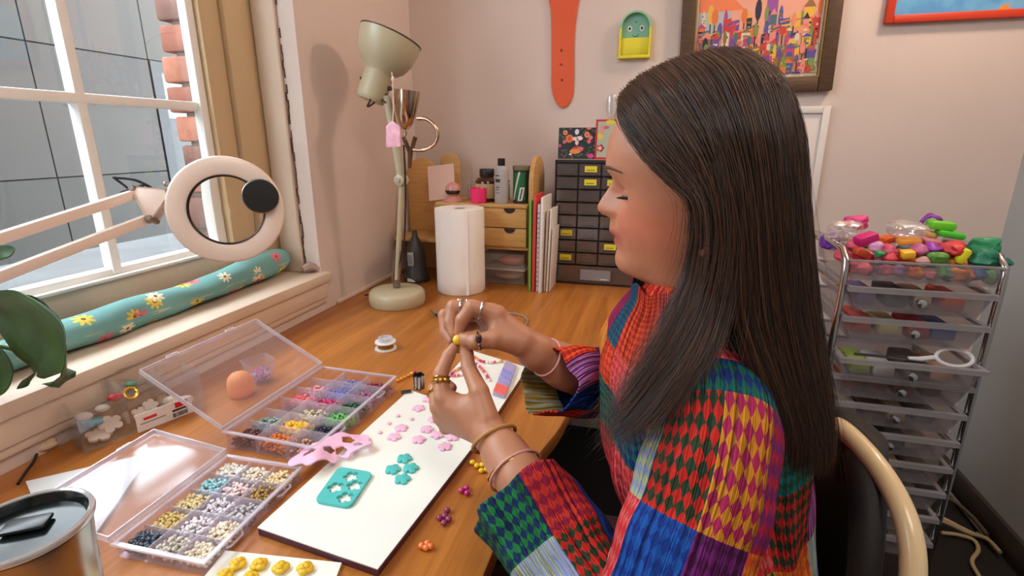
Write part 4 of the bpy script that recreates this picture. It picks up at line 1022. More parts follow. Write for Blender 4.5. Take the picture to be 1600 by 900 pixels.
for z0, z1, a0, a1 in ((.092, .096, 232, 268), (.072, .083, 232, 276), (.054, .057, 236, 270), (.046, .0485, 236, 264), (.036, .038, 236, 272)): curved(z0, z1, a0, a1, .0248, 'print_bar', ink, sb)
cj = thing('canister', 'tin canister with green and white label beside the arched shelf end', 'canister', (-.446, 1.76, ZS))
MB().lathe([(.0001, 0), (.0305, 0), (.0305, .112), (.0001, .112)], 32).build('body', M('canister dark', (40, 48, 42), .4), cj, smooth=True, auto=40)
MB().lathe([(.0001, .112), (.032, .112), (.0325, .114), (.0325, .126), (.0001, .127)], 32).build('lid', M('olive lid', (136, 126, 96), .4, .3), cj, smooth=True, auto=40)
m_gl = M('green label', (26, 112, 66), .45)
curved(.014, .104, 215, 305, .0309, 'label', m_gl, cj)
def slant(name, mat, a0, a1, sh_, r, z0=.012, z1=.106):
    G = [[(r * cos(radians(a + sh_ * f)), r * sin(radians(a + sh_ * f)), z0 + (z1 - z0) * f) for f in np.linspace(0, 1, 8)] for a in np.linspace(a0, a1, 6)]
    return MB().grid(G).build(name, mat, cj, smooth=True)
slant('white_band', M('white print', (226, 226, 220), .5), 216, 228, 46, .0312); slant('white_band', M('white print'), 256, 286, 16, .0312, .010, .055); slant('dark_figure', ink, 268, 276, 14, .0314, .014, .050)
pc2 = thing('pink_card', 'blank pale pink card leaning against the arched back', 'card', (-.755, 1.80, ZS))
MB().box((-.052, -.002, 0), (.050, .002, .125), Tm((0, 0, 0), radians(-14), radians(-7))).build('sheet', M('pale pink card', (222, 186, 172), .7, var=.02), pc2)
pc2.location = (-.742, 1.76, ZS + .002)
gl_ = thing('pink_figurine', 'rose pink rounded figurine with black visor on the shelf behind the roll', 'figurine', (-.690, 1.735, ZS))
MB().lathe([(.0001, 0), (.034, 0), (.034, .004), (.022, .014), (.016, .020), (.0001, .021)], 24).build('pedestal', M('rose pink ceramic', (206, 140, 128), .3, coat=.3), gl_, smooth=True, auto=45)
MB().ell((0, 0, .042), (.028, .026, .026), 22, 14).build('head', M('rose pink ceramic'), gl_, smooth=True)
G = [[(.0286 * cos(a) * sin(q), .0268 * sin(a) * sin(q), .042 - .0265 * cos(q)) for q in np.linspace(.95, 1.5, 5)] for a in np.radians(np.linspace(195, 345, 14))]
MB().grid(G).build('visor', M('black visor', (26, 20, 22), .1, coat=.5), gl_, smooth=True, solid=.0015)
o = MB().tube([(-.652, 1.80, ZS + .001), (-.652, 1.80, ZS + .05), (-.648, 1.80, ZS + .10)], [.009, .007, .003], 10).build('clear_nozzle', clear('jar glass'), smooth=True); tag(o, 'thin clear plastic nozzle standing behind the pink figurine', 'nozzle')
cs_ = thing('storage_case', 'translucent lidded case with pink contents under the shelf drawers', 'case', (-.505, 1.79, DZ + .0005))
MB().box((-.078, -.065, 0), (.078, .065, .108)).build('case_body', clear('frosted case', (226, 214, 206), .20, .3, .3, .9), cs_, bevel=.004)
MB().box((-.081, -.068, .050), (.081, .068, .056)).build('lid_lip', clear('frosted case lip', (226, 214, 206), .6, .3, .3, .9), cs_, bevel=.001)
o = MB().ell((-.49, 1.785, DZ + .078), (.050, .035, .018), 12, 8).build('pink_contents', M('salmon pink', (232, 120, 104), .6), smooth=True); tag(o, 'salmon pink bundle in the upper part of the translucent case', 'bundle')
o = MB().ell((-.50, 1.785, DZ + .022), (.055, .040, .016), 12, 8).build('peach_contents', M('peach contents', (226, 176, 140), .6), smooth=True); tag(o, 'peach bundle in the lower part of the translucent case', 'bundle')
# books and papers upright beside the shelf
for k, (lb, c, x, th_, y0, z1, lean) in enumerate((('thin black-edged green folder, leftmost of the upright papers', (126, 190, 70), -.3925, .008, 1.66, .985, 0), ('red folder next to the green folder', (206, 66, 58), -.379, .010, 1.655, 1.005, .02), ('white ring-bound pad next to the red folder', (222, 208, 202), -.366, .008, 1.66, .975, .02),
    ('tall white sheet stack in the middle of the upright papers', (232, 226, 222), -.353, .008, 1.64, 1.000, .03), ('cream sheet stack right of the tall white stack', (224, 208, 190), -.342, .006, 1.665, .955, .05), ('leaning white sheet, second from right of the papers', (236, 230, 224), -.333, .004, 1.66, .960, .07), ('short leaning white sheet, rightmost of the papers', (226, 216, 210), -.326, .004, 1.67, .895, .08))):
    rt = thing('folder' if k < 2 else 'paper_stack', lb, 'folder' if k < 2 else 'papers', (x, 1.72, DZ + .0008), 0, 'upright folders and papers', rot=(0, lean * .5, 0))
    y1 = 1.78
    MB().box((-th_ / 2, y0 - 1.72, 0), (th_ / 2, y1 - 1.72, z1 - DZ)).build('sheets', M('folder %d' % k, c, .6, var=.04, vscale=30), rt, bevel=.0006)
    if k == 0: MB().box((-th_ / 2 - .0004, y0 - 1.72 - .0006, 0), (-th_ / 2 + .0016, y0 - 1.72 + .004, z1 - DZ)).build('spine_edge', M('dark spine', (70, 110, 40), .6), rt)
    if k == 2:
        for j in range(16): MB().tube([(0, y0 - 1.72 - .003, .02 + j * .0165), (0, y0 - 1.72 + .003, .02 + j * .0165)], .0022, 6).build('binding_ring', M('grey ring', (110, 104, 104), .4, .6), rt)

# ---------------------------------------------------------------- drawer organiser with yellow labels
OX0, OX1, OY0, OY1, OZ1 = -.338, -.022, 1.795, 1.945, 1.112
do = thing('drawer_organiser', 'black small-parts organiser of translucent drawers with yellow labels', 'organiser', (-.18, 1.87, DZ + .0005))
m_blk = M('black cabinet plastic', (34, 30, 32), .5)
def dob(lo, hi, name, mat=m_blk, par=None, bev=0):
    b = MB().box(lo, hi); o = b.build(name, mat, do, bevel=bev, world=True)
    if par: o.parent = par
    return o
dob((OX0, OY1 - .004, DZ + .001), (OX1, OY1, OZ1), 'back_panel')
dob((OX0, OY0, DZ + .001), (OX0 + .004, OY1, OZ1), 'side_panel'); dob((OX1 - .004, OY0, DZ + .001), (OX1, OY1, OZ1), 'side_panel')
dob((OX0, OY0, OZ1 - .008), (OX1, OY1, OZ1), 'top_panel'); dob((OX0, OY0, DZ + .001), (OX1, OY1, DZ + .006), 'bottom_panel')
zb0 = DZ + .072; rh = (OZ1 - .010 - zb0) / 8; cw = (OX1 - OX0 - .008) / 4
for j in range(9): dob((OX0 + .004, OY0 + .002, zb0 + j * rh - .002), (OX1 - .004, OY1 - .004, zb0 + j * rh), 'shelf')
for i in range(1, 4): dob((OX0 + .004 + i * cw - .0015, OY0 + .002, zb0), (OX0 + .004 + i * cw + .0015, OY1 - .004, OZ1 - .008), 'upright')
m_drw = clear('smoky drawer plastic', (96, 88, 88), .55, .35, .15, .8)
m_ylb = M('yellow label', (236, 218, 50), .55); m_lp = M('label pencil', (110, 100, 40), .6)
lab = {(0, 1), (0, 2), (1, 1), (1, 2), (5, 0), (6, 2), (7, 0), (3, 2)}
for rr in range(8):
    for i in range(4):
        x0 = OX0 + .004 + i * cw + .003; x1 = x0 + cw - .006; z1 = OZ1 - .010 - rr * rh - .003; z0 = z1 - rh + .006
        b = MB().box((x0, OY0 - .002, z0), (x1, OY0, z1)).box((x0 + .012, OY0 - .013, z0 + .002), (x1 - .012, OY0 - .002, z0 + .005)).box((x0, OY0, z0), (x0 + .0012, OY1 - .02, z1 - .006)).box((x1 - .0012, OY0, z0), (x1, OY1 - .02, z1 - .006)).box((x0, OY0, z0), (x1, OY1 - .02, z0 + .0012))
        d = b.build('drawer', m_drw, do, world=True)
        if (rr, i) in lab:
            l_ = MB().box((x0 + .018, OY0 - .0035, z0 + .012), (x1 - .012, OY0 - .002, z1 - .006)).box((x0 + .024, OY0 - .0040, z0 + .017), (x1 - .020, OY0 - .0035, z0 + .0195))
            l_ = l_.build('label', m_ylb, do, world=True); l_.data.materials.append(m_lp)
            for f in list(l_.data.polygons)[6:]: f.material_index = 1
            l_.parent = d
for x0, x1 in ((OX0 + .006, OX1 - .006),):
    d = dob((x0, OY0 - .003, DZ + .008), (x1, OY0, DZ + .068), 'drawer', m_drw)
    dob((x0 + .095, OY0 - .012, DZ + .020), (x0 + .200, OY0 - .003, DZ + .056), 'handle_plate', clear('frosted plate', (190, 186, 190), .5, .3, .3, .9), d)
    dob((x0 + .165, OY0 - .0125, DZ + .024), (x0 + .190, OY0 - .0119, DZ + .027), 'print_line', M('white print'), d)
for k, (lb, c, i, rr) in enumerate((('amber beads in a lower left drawer', (190, 130, 70), 0, 6), ('pale beads in the bottom middle drawer', (210, 190, 170), 1, 7), ('brownish findings in the fourth row drawer', (140, 100, 80), 0, 3), ('rosy findings in the sixth row drawer', (170, 120, 110), 1, 5), ('pale packet in the top left drawer', (190, 184, 186), 0, 0))):
    x0 = OX0 + .004 + i * cw + .006; z1 = OZ1 - .010 - rr * rh; b = MB()
    for q in range(9): b.ell((x0 + random.uniform(.012, cw - .024), OY0 + random.uniform(.012, .03), z1 - rh + .014 + random.uniform(0, .012)), (.009, .007, .007), 9, 6)
    o = b.build('drawer_contents', M('contents %d' % k, c, .4, var=.2, vscale=60), smooth=True); tag(o, lb, 'findings', 'contents of the small-parts drawers', 'stuff')
# cards leaning on top
def printcard(name, label, cat, x0, x1, y, z0, z1, lean, shapes, bgc, border=None, tilt=0):
    rt = thing(name, label, cat, ((x0 + x1) / 2, y, z0), rot=(radians(lean), radians(tilt), 0))
    w2 = (x1 - x0) / 2; h = z1 - z0
    MB().box((-w2, 0, 0), (w2, .0016, h)).build('card_stock', M('card stock', (228, 214, 196), .7), rt)
    b = MB(); b.col(border or bgc).box((-w2, -.0006, 0), (w2, 0, h)); m = .05 * h if border else 0
    if border: b.col(bgc).box((-w2 + m, -.0009, m), (w2 - m, -.0005, h - m))
    dep = -.0011
    for s in shapes:
        kind, cx, cy, r1, r2, c = s; b.col(c); cx = -w2 + cx * 2 * w2; cy = cy * h; r1 *= h; r2 *= h
        if kind == 'e': L_ = [(cx + r1 * cos(a), cy + r2 * sin(a)) for a in np.linspace(0, 2 * pi, 15)[:-1]]
        elif kind == 'f': L_ = [(cx + x, cy + y_) for x, y_ in flower(r1)]
        else: L_ = [(cx - r1, cy - r2), (cx + r1, cy - r2), (cx + r1, cy + r2), (cx - r1, cy + r2)]
        L_ = [(min(max(x, -w2), w2), min(max(y_, 0), h)) for x, y_ in L_]
        b._add([(x, dep, y_) for x, y_ in L_], [tuple(range(len(L_)))]); dep -= .00002
    b.build('print', colmat('printed colours', rough=.45), rt); return rt
R_ = random.Random(3)
ZT_ = OZ1 + .0012
shp = [('e', R_.random(), R_.random(), .02 + .03 * R_.random(), .02 + .02 * R_.random(), R_.choice(((60, 96, 76), (40, 70, 90), (90, 60, 90), (150, 70, 80), (84, 110, 70)))) for _ in range(90)]
shp += [('e', .18, .84, .08, .08, (226, 150, 90)), ('e', .18, .84, .03, .03, (206, 84, 60)), ('e', .30, .65, .13, .13, (228, 120, 70)), ('e', .30, .65, .06, .06, (206, 80, 54)), ('e', .17, .55, .06, .06, (222, 110, 100)), ('e', .80, .97, .08, .04, (226, 130, 90)), ('e', .76, .77, .09, .09, (232, 140, 100)), ('e', .76, .77, .03, .04, (206, 80, 60)), ('e', .86, .68, .07, .07, (226, 120, 110)), ('e', .82, .56, .07, .07, (220, 100, 110)),
        ('e', .49, .86, .07, .09, (232, 226, 236)), ('e', .45, .64, .09, .06, (240, 214, 206)), ('e', .57, .66, .10, .07, (240, 220, 226)), ('e', .50, .52, .06, .08, (226, 206, 196)), ('e', .51, .63, .03, .04, (150, 90, 80)), ('e', .52, .30, .20, .10, (196, 70, 62)), ('e', .46, .24, .18, .08, (236, 146, 70)), ('e', .60, .33, .10, .06, (226, 110, 110)), ('e', .88, .10, .11, .07, (214, 70, 150)), ('e', .34, .15, .05, .03, (244, 236, 220)), ('e', .05, .42, .05, .05, (206, 80, 120))]
printcard('greeting_card', 'dark floral greeting card standing on top of the drawer organiser', 'card', -.343, -.212, 1.868, ZT_, ZT_ + .106, -6, shp, (34, 40, 46))
shp = [('e', .45, .93, .13, .06, (222, 204, 60)), ('e', .3, .80, .10, .04, (206, 96, 130)), ('f', .75, .70, .09, .09, (130, 30, 50)), ('e', .75, .70, .04, .04, (226, 120, 110)), ('e', .16, .58, .07, .09, (232, 200, 70)), ('e', .20, .75, .05, .12, (226, 150, 140)), ('f', .62, .48, .11, .1, (214, 50, 50)), ('e', .60, .45, .05, .05, (240, 150, 90)), ('f', .18, .28, .10, .1, (176, 40, 50)), ('e', .16, .28, .05, .05, (240, 190, 170)), ('e', .7, .30, .12, .08, (200, 30, 60)), ('e', .6, .08, .13, .06, (232, 206, 50)), ('e', .85, .12, .08, .05, (206, 40, 60)), ('e', .9, .5, .06, .09, (236, 150, 150)), ('e', .9, .88, .06, .05, (226, 110, 90))]
printcard('greeting_card', 'red-bordered floral card beside the dark card, half behind the face', 'card', -.214, -.105, 1.862, ZT_, ZT_ + .132, -6, shp, (178, 184, 164), (196, 28, 44))
o = MB().box((-.34, 1.84, OZ1 + .0002), (-.10, 1.92, OZ1 + .0010)).build('paper_sheet', M('cream sheet', (222, 204, 170), .7)); tag(o, 'flat cream paper lying under the cards on the organiser', 'paper')

# ---------------------------------------------------------------- wall pieces
st = thing('wall_watch', 'giant orange watch strap hanging on the back wall', 'wall clock', (-.358, YB, 1.30))
q = [(-.362 + .001, 1.292)]
P = [(onY(YB, u, v).x, onY(YB, u, v).z) for u, v in ((858, -2), (862, 22), (863, 100), (863, 135), (868, 156), (876, 167), (884, 167), (892, 157), (896, 135), (897, 60), (901, 20), (905, -2))]
zt = 1.78; P = [(P[0][0] - .02, zt), (P[0][0] - .01, 1.66)] + [tuple(x[:2]) for x in catmull([(a, b_, 0) for a, b_ in P], 50)] + [(P[-1][0] + .01, 1.66), (P[-1][0] + .02, zt)]
HL = []
for u, v in ((878, 80), (878, 102), (879, 126)):
    h_ = onY(YB, u, v); HL.append([(h_.x + .0055 * cos(a), h_.z + .0055 * sin(a)) for a in np.linspace(0, 2 * pi, 14)[:-1]][::-1])
o = plate2d([P[::-1]] + HL, .007, 'strap', M('orange rubber', (222, 84, 26), .45), st, bevel=.0012)
o.data.transform(Matrix.Rotation(pi / 2, 4, 'X')); 
for v_ in o.data.vertices: v_.co -= Vector((-.358, 0, 1.30))
fc = MB().lathe([(.0001, -.012), (.16, -.012), (.17, -.006), (.17, 0)], 48, Matrix.Translation((.0, -.0005, .61)) @ Matrix.Rotation(-pi / 2, 4, 'X')).build('watch_case', M('orange rubber'), st, smooth=True, auto=35)
# green and yellow smiling holder
fo = onY(YB, 993, 55)
fh_ = thing('wall_holder', 'small green and yellow smiling arched holder on the back wall', 'wall holder', (fo.x, YB, fo.z))
w2, h2 = .052, .072
def archloop(w_, z0, z1, n=18): return [(-w_, z0), (w_, z0)] + [(w_ * cos(a), z1 - w_ + w_ * sin(a)) for a in np.linspace(0, pi, n)]
R90 = Matrix.Rotation(pi / 2, 4, 'X')
MB().prism(archloop(w2 - .003, -h2, h2), .001, .005, R90).build('back_plate', M('sage green', (126, 182, 158), .45), fh_)
outer = archloop(w2, -h2, h2); inner = archloop(w2 - .006, -h2 + .006, h2 - .006); n = len(outer)
b = MB(); vs = [(x, -d, z) for d in (0, .026) for x, z in outer] + [(x, -d, z) for d in (0, .026) for x, z in inner]
fs = []
for k in range(n):
    k2 = (k + 1) % n; fs += [(k, k2, n + k2, n + k), (n + k, n + k2, 3 * n + k2, 3 * n + k), (3 * n + k, 3 * n + k2, 2 * n + k2, 2 * n + k)]
b._add(vs, fs); o = fixnormals(b.build('raised_rim', M('mint rim', (146, 196, 156), .45), fh_))
o.data.materials.append(M('lemon yellow', (228, 214, 40), .45))
for f in o.data.polygons:
    if f.center.z < -.010: f.material_index = 1
MB().box((-w2 + .006, -.014, -h2 + .006), (w2 - .006, -.005, -.010)).build('pocket', M('lemon yellow'), fh_, bevel=.001)
MB().box((-w2 - .001, -.028, -h2 - .004), (w2 + .001, 0, -h2 + .006)).build('bottom_lip', M('lemon yellow'), fh_, bevel=.002)
for s in (-1, 1):
    ew = MB().lathe([(.0001, 0), (.007, 0), (.007, .001), (.0001, .001)], 16, Matrix.Translation((s * .020, -.0052, .020)) @ R90 @ Matrix.Scale(1.35, 4, (0, 1, 0))).build('eye', M('eye white', (236, 236, 226), .4), fh_)
    MB().lathe([(.0001, 0), (.0036, 0), (.0036, .001), (.0001, .001)], 14, Matrix.Translation((s * .020, -.0064, .020)) @ R90 @ Matrix.Scale(1.4, 4, (0, 1, 0))).build('pupil', M('pupil black', (20, 20, 24), .3), ew)
MB().tube([(-.010, -.0056, .000), (-.005, -.0056, -.005), (.001, -.0056, -.006), (.007, -.0056, -.003), (.009, -.0056, .001)], .0010, 6).build('mouth', M('pupil black'), fh_)
MB().ell((0, -.0056, .040), (.0022, .001, .0022), 8, 6).build('forehead_dot', M('pupil black'), fh_)
# small hanging clear bag behind the forehead
bp = onY(YB - .006, 956, 165)
o = MB().ell((0, 0, 0), (.020, .006, .045), 12, 10).build('clear_bag', clear('bag film', (246, 240, 240), .30, .5, .2, .6), smooth=True, loc=tuple(bp)); tag(o, 'small clear plastic bag hanging on the wall above the red card', 'bag')
# framed city picture (its own invented skyline), slightly crooked
pf_ = thing('framed_picture', 'dark wood framed colourful picture of a fantastical town on the back wall', 'picture', (.275, YB, 1.62), rot=(0, radians(-1.5), 0))
W2, H0, H1 = .235, -.298, .33; fwd_ = .043
m_fr = M('dark walnut frame', (84, 58, 34), .45, var=.3, vscale=14, grain=(2, 2, 14), bump=.3, bscale=60)
for lo, hi in (((-W2, -.030, H0), (-W2 + fwd_, -.002, H1)), ((W2 - fwd_, -.030, H0), (W2, -.002, H1)), ((-W2 + fwd_, -.030, H0), (W2 - fwd_, -.002, H0 + fwd_)), ((-W2 + fwd_, -.030, H1 - fwd_), (W2 - fwd_, -.002, H1))): MB().box(lo, hi).build('frame_bar', m_fr, pf_, bevel=.005)
for lo, hi in (((-W2 + fwd_, -.026, H0 + fwd_), (-W2 + fwd_ + .005, -.010, H1 - fwd_)), ((W2 - fwd_ - .005, -.026, H0 + fwd_), (W2 - fwd_, -.010, H1 - fwd_)), ((-W2 + fwd_ + .005, -.026, H0 + fwd_), (W2 - fwd_ - .005, -.010, H0 + fwd_ + .005))): MB().box(lo, hi).build('inner_slip', M('gold slip', (150, 116, 60), .4, .5), pf_)
MB().box((-W2 + fwd_, -.010, H0 + fwd_), (W2 - fwd_, -.006, H1 - fwd_)).build('white_mount', M('white mount', (232, 224, 214), .7), pf_)
ax0, ax1, az0, az1 = -W2 + fwd_ + .010, W2 - fwd_ - .010, H0 + fwd_ + .016, H1 - fwd_ - .01
b = MB(); dep = -.0104
def art(L_, c):
    global dep
    L_ = [(min(max(x, ax0), ax1), min(max(z, az0), az1)) for x, z in L_]; b.col(c); b._add([(x, dep, z) for x, z in L_], [tuple(range(len(L_)))]); dep -= .000012
for k in range(14):
    z0 = az0 + (az1 - az0) * k / 14; f = k / 13; art([(ax0, z0), (ax1, z0), (ax1, z0 + (az1 - az0) / 14), (ax0, z0 + (az1 - az0) / 14)], (int(238 - 8 * f), int(176 - 26 * f), int(140 + 10 * f)))
art([(ax0, az0 + .13), (ax0 + .10, az0 + .13), (ax0 + .10, az0 + .20), (ax0, az0 + .20)], (176, 186, 190)); art([(ax0, az0 + .20), (ax0 + .14, az0 + .20), (ax0 + .09, az0 + .25), (ax0, az0 + .25)], (238, 130, 84))
pal = ((206, 62, 54), (226, 120, 60), (232, 180, 70), (120, 150, 80), (60, 120, 110), (110, 80, 150), (190, 70, 130), (230, 140, 130), (70, 90, 150), (150, 110, 60), (220, 206, 180), (40, 40, 60))
def circ(x, z, rx, rz, n=10): return [(x + rx * cos(a), z + rz * sin(a)) for a in np.linspace(0, 2 * pi, n + 1)[:-1]]
art([(.02, az0 + .08), (.055, az0 + .08), (.052, az1), (.026, az1)], (150, 84, 160))
for k in range(12): art(circ(.038 + R_.uniform(-.008, .008), az0 + .1 + k * .042, .004, .006), (96, 40, 110))
for row in range(9):
    zb_ = az0 + .150 - row * .020
    for k in range(17):
        x = ax0 + (ax1 - ax0) * (k + R_.random()) / 17; w_ = R_.uniform(.007, .016); h_ = R_.uniform(.03, .075) * (1.15 if row == 0 else .75); c = R_.choice(pal); ty = R_.randrange(4)
        if ty == 0:
            art([(x - w_, zb_ - .03), (x + w_, zb_ - .03), (x + w_, zb_ + h_ * .6), (x - w_, zb_ + h_ * .6)], c); art([(x - w_ * 1.2, zb_ + h_ * .6), (x + w_ * 1.2, zb_ + h_ * .6), (x, zb_ + h_)], R_.choice(pal))
            for q in range(3): art([(x - w_ * .6, zb_ - .02 + q * .014), (x + w_ * .6, zb_ - .02 + q * .014), (x + w_ * .6, zb_ - .014 + q * .014), (x - w_ * .6, zb_ - .014 + q * .014)], R_.choice(pal))
        elif ty == 1:
            art([(x - .002, zb_ - .03), (x + .002, zb_ - .03), (x + .002, zb_ + h_ * .5), (x - .002, zb_ + h_ * .5)], (90, 50, 40)); art(circ(x, zb_ + h_ * .6, w_ * .7, h_ * .42), c)
        elif ty == 2:
            art(circ(x, zb_ + h_ * .2, w_ * .55, h_ * .6), c)
            for q in range(4): art(circ(x + R_.uniform(-1, 1) * w_ * .4, zb_ + h_ * R_.uniform(-.1, .6), .0025, .0025, 6), R_.choice(pal))
        else:
            art([(x - w_, zb_ - .02), (x + w_, zb_ - .012), (x + w_, zb_ + h_ * .35), (x - w_, zb_ + h_ * .3)], c); art([(x - w_, zb_ + .002), (x + w_, zb_ + .008), (x + w_, zb_ + .013), (x - w_, zb_ + .007)], R_.choice(pal))
b.build('print', colmat('printed colours'), pf_)
# red-orange frame at the top right
fx0, fz0 = .632, 1.517
rf = thing('framed_picture', 'small red-orange framed blue picture at the top right of the back wall', 'picture', (.82, YB, fz0))
m_rf = M('red orange frame', (206, 60, 26), .4)
wR = .188
for lo, hi in (((-wR, -.022, 0), (-wR + .022, -.002, .30)), ((wR - .022, -.022, 0), (wR, -.002, .30)), ((-wR + .022, -.022, 0), (wR - .022, -.002, .022)), ((-wR + .022, -.022, .278), (wR - .022, -.002, .30))): MB().box(lo, hi).build('frame_bar', m_rf, rf, bevel=.003)
t = NT('blue painted print'); n_ = t.noise(t.coord('Object'), 14, 3); t.ln(t.ramp(n_, [(.40, lin((84, 150, 206))), (.58, lin((104, 172, 216))), (.66, lin((206, 140, 60)))], 'EASE').outputs[0], t.p.inputs['Base Color'])
MB().box((-wR + .022, -.010, .022), (wR - .022, -.004, .278)).build('print', t.m, rf)
# white cable box / access panel on the wall behind her
wp = thing('wall_panel', 'white framed access panel on the wall behind the hair', 'panel', (.40, YB, 1.10))
x0, x1, z0, z1 = -.10, .125, -.30, .183
m_wp = M('white panel', (226, 218, 214), .5)
MB().box((x0, -.010, z0), (x1, -.001, z1)).build('plate', m_wp, wp, bevel=.003)
for lo, hi in (((x0, -.018, z0), (x0 + .022, -.010, z1)), ((x1 - .022, -.018, z0), (x1, -.010, z1)), ((x0 + .022, -.018, z1 - .022), (x1 - .022, -.010, z1)), ((x0 + .022, -.018, z0), (x1 - .022, -.010, z0 + .022))): MB().box(lo, hi).build('frame_bar', m_wp, wp, bevel=.002)
MB().ell((.05, -.011, .13), (.006, .004, .006), 10, 7).build('screw', M('dull steel'), wp, smooth=True)

# ---------------------------------------------------------------- drawer trolley
TX0, TX1, TY0, TY1 = .412, .700, 1.255, 1.53
tr = thing('drawer_trolley', 'chrome trolley of ten translucent drawers with an open top tray', 'trolley', (.556, 1.39, 0))
m_cr = M('trolley chrome', (190, 186, 184), .12, 1)
m_td = clear('frosted drawer', (206, 198, 198), .17, .20, .3, .7); m_tt = clear('clear tray', (226, 216, 216), .10, .30, .15, .6); m_tl = clear('frosted drawer lip', (186, 178, 178), .45, .3, .3, .9)
m_kn = M('chrome knob', (220, 216, 214), .08, 1)
for x in (TX0, TX1):
    hp = [(x, TY0, .06), (x, TY0, .88), (x, TY0 + .004, .925), (x, TY0 + .03, .945), (x, (TY0 + TY1) / 2, .948), (x, TY1 - .03, .945), (x, TY1 - .004, .925), (x, TY1, .88), (x, TY1, .06)]
    MB().tube(hp, .0075, 12).build('side_hoop', m_cr, tr, smooth=True, world=True)
    for z in (.12, .30, .50, .70, .86): MB().tube([(x, TY0, z), (x, TY1, z)], .004, 8).build('side_rail', m_cr, tr, smooth=True, world=True)
for z in (.10,):
    for y in (TY0, TY1): MB().tube([(TX0, y, z), (TX1, y, z)], .005, 8).build('cross_rail', m_cr, tr, smooth=True, world=True)
for x in (TX0, TX1):
    for y in (TY0, TY1):
        T = Matrix.Translation((x - .006, y, .022)) @ Matrix.Rotation(pi / 2, 4, 'Y')
        c_ = MB().lathe([(.0001, 0), (.020, 0), (.022, .002), (.022, .010), (.020, .012), (.0001, .012)], 18, T).build('castor', M('black castor', (26, 26, 28), .5), tr, smooth=True, auto=40, world=True)
        MB().tube([(x, y, .03), (x, y, .062)], .006, 8).build('stem', m_cr, tr, world=True).parent = c_
lips = [.872, .803, .735, .665, .598, .530, .463, .397, .328, .260, .192]
def tray(x0, x1, y0, y1, z0, z1, inset, name, wall=.0022, par=tr):
    b = MB(); i_ = inset
    O = [(x0, y0), (x1, y0), (x1, y1), (x0, y1)]; I = [(x0 + i_, y0 + i_ * .4), (x1 - i_, y0 + i_ * .4), (x1 - i_, y1 - i_), (x0 + i_, y1 - i_)]
    vs = [(x, y, z1) for x, y in O] + [(x, y, z0) for x, y in I]
    b._add(vs, [(k, (k + 1) % 4, 4 + (k + 1) % 4, 4 + k) for k in range(4)] + [(4, 5, 6, 7)])
    return fixnormals(b.build(name, m_tt if name == 'top_tray' else m_td, par, world=True, solid=wall))
contents_cols = [((150, 120, 170), (90, 84, 88), (196, 170, 150), (226, 90, 60)), ((206, 90, 80), (226, 206, 150), (200, 60, 70), (60, 90, 160)), ((170, 190, 90), (200, 196, 196), (90, 80, 76), (206, 150, 120)), ((206, 110, 70), (190, 120, 96), (226, 120, 80), (160, 120, 100)), ((170, 150, 130), (120, 80, 60), (206, 186, 160), (150, 140, 140)),
    ((150, 140, 130), (176, 166, 156), (110, 100, 96), (190, 170, 150)), ((206, 150, 80), (170, 120, 100), (206, 166, 100), (140, 120, 110)), ((140, 120, 110), (170, 150, 130), (120, 110, 104), (150, 130, 120)), ((150, 140, 136), (120, 104, 96), (170, 160, 150), (130, 110, 100)), ((140, 130, 124), (160, 150, 140), (110, 96, 90), (150, 140, 130))]
names = ['first', 'second', 'third', 'fourth', 'fifth', 'sixth', 'seventh', 'eighth', 'ninth', 'tenth']; where = ('left', 'centre left', 'centre right', 'right')
for k in range(10):
    zl = lips[k]; out = .030 if k == 2 else 0; dzp = -.018 if k == 2 else 0; zl += dzp
    x0, x1 = TX0 + .012, TX1 - .012; y0, y1 = TY0 - .012 - out, TY1 - .01 - out
    d = tray(x0, x1, y0, y1, zl - .054, zl, .020, 'drawer')
    lipb = MB(); 
    for lo, hi in (((x0 - .004, y0 - .008, zl - .010), (x1 + .004, y0 + .004, zl + .001)), ((x0 - .004, y0 + .004, zl - .006), (x0 + .006, y1, zl + .001)), ((x1 - .006, y0 + .004, zl - .006), (x1 + .004, y1, zl + .001)), ((x0 + .006, y1 - .008, zl - .006), (x1 - .006, y1, zl + .001))): lipb.box(lo, hi)
    l_ = lipb.build('lip', m_tl, tr, world=True); l_.parent = d
    kn = MB().lathe([(.0001, 0), (.004, 0), (.004, .008), (.0085, .012), (.0100, .017), (.0085, .021), (.0001, .0225)], 18, Matrix.Translation(((x0 + x1) / 2, y0 + .004, zl - .024)) @ Matrix.Rotation(pi / 2, 4, 'X')).build('knob', m_kn, tr, smooth=True, world=True); kn.parent = d
    for j in range(4):
        cx = x0 + .052 + j * .053 + random.uniform(-.006, .006); hgt = random.uniform(.026, .040); wd = random.uniform(.018, .024)
        bb = MB().cbox((cx, y0 + .030 + .050 + random.uniform(0, .01), zl - .0505 + hgt / 2), (wd * 2, .10, hgt), None)
        o = bb.build('packet', M('packet %d %d' % (k, j), contents_cols[k][j], .6, var=.2, vscale=25), bevel=.006)
        tag(o, 'blurred packet at %s inside the %s drawer from the top' % (where[j], names[k]), 'packet', 'packets inside the trolley drawers')
# white scissors resting in the third, pulled out drawer
zl = lips[2] - .018
sc = thing('scissors', 'white-handled scissors lying across the pulled-out third drawer', 'scissors', (.62, 1.225, zl + .004))
b = MB(); b.tube([(.030 + .034 * cos(a), .03 + .010 * sin(a), .004 + .016 * sin(a)) for a in np.linspace(0, 2 * pi, 25)[:-1]], .0042, 8, True); b.build('handle', M('white handle', (226, 220, 220), .4), sc, smooth=True)
b = MB(); b.tube([(-.002, .03, .002), (-.03, .03, -.006), (-.055, .028, -.006)], [.005, .006, .004], 8); b.build('handle', M('white handle'), sc, smooth=True)
MB().box((-.16, .025, -.010), (-.05, .032, -.006)).build('blade', M('steel shaft'), sc)
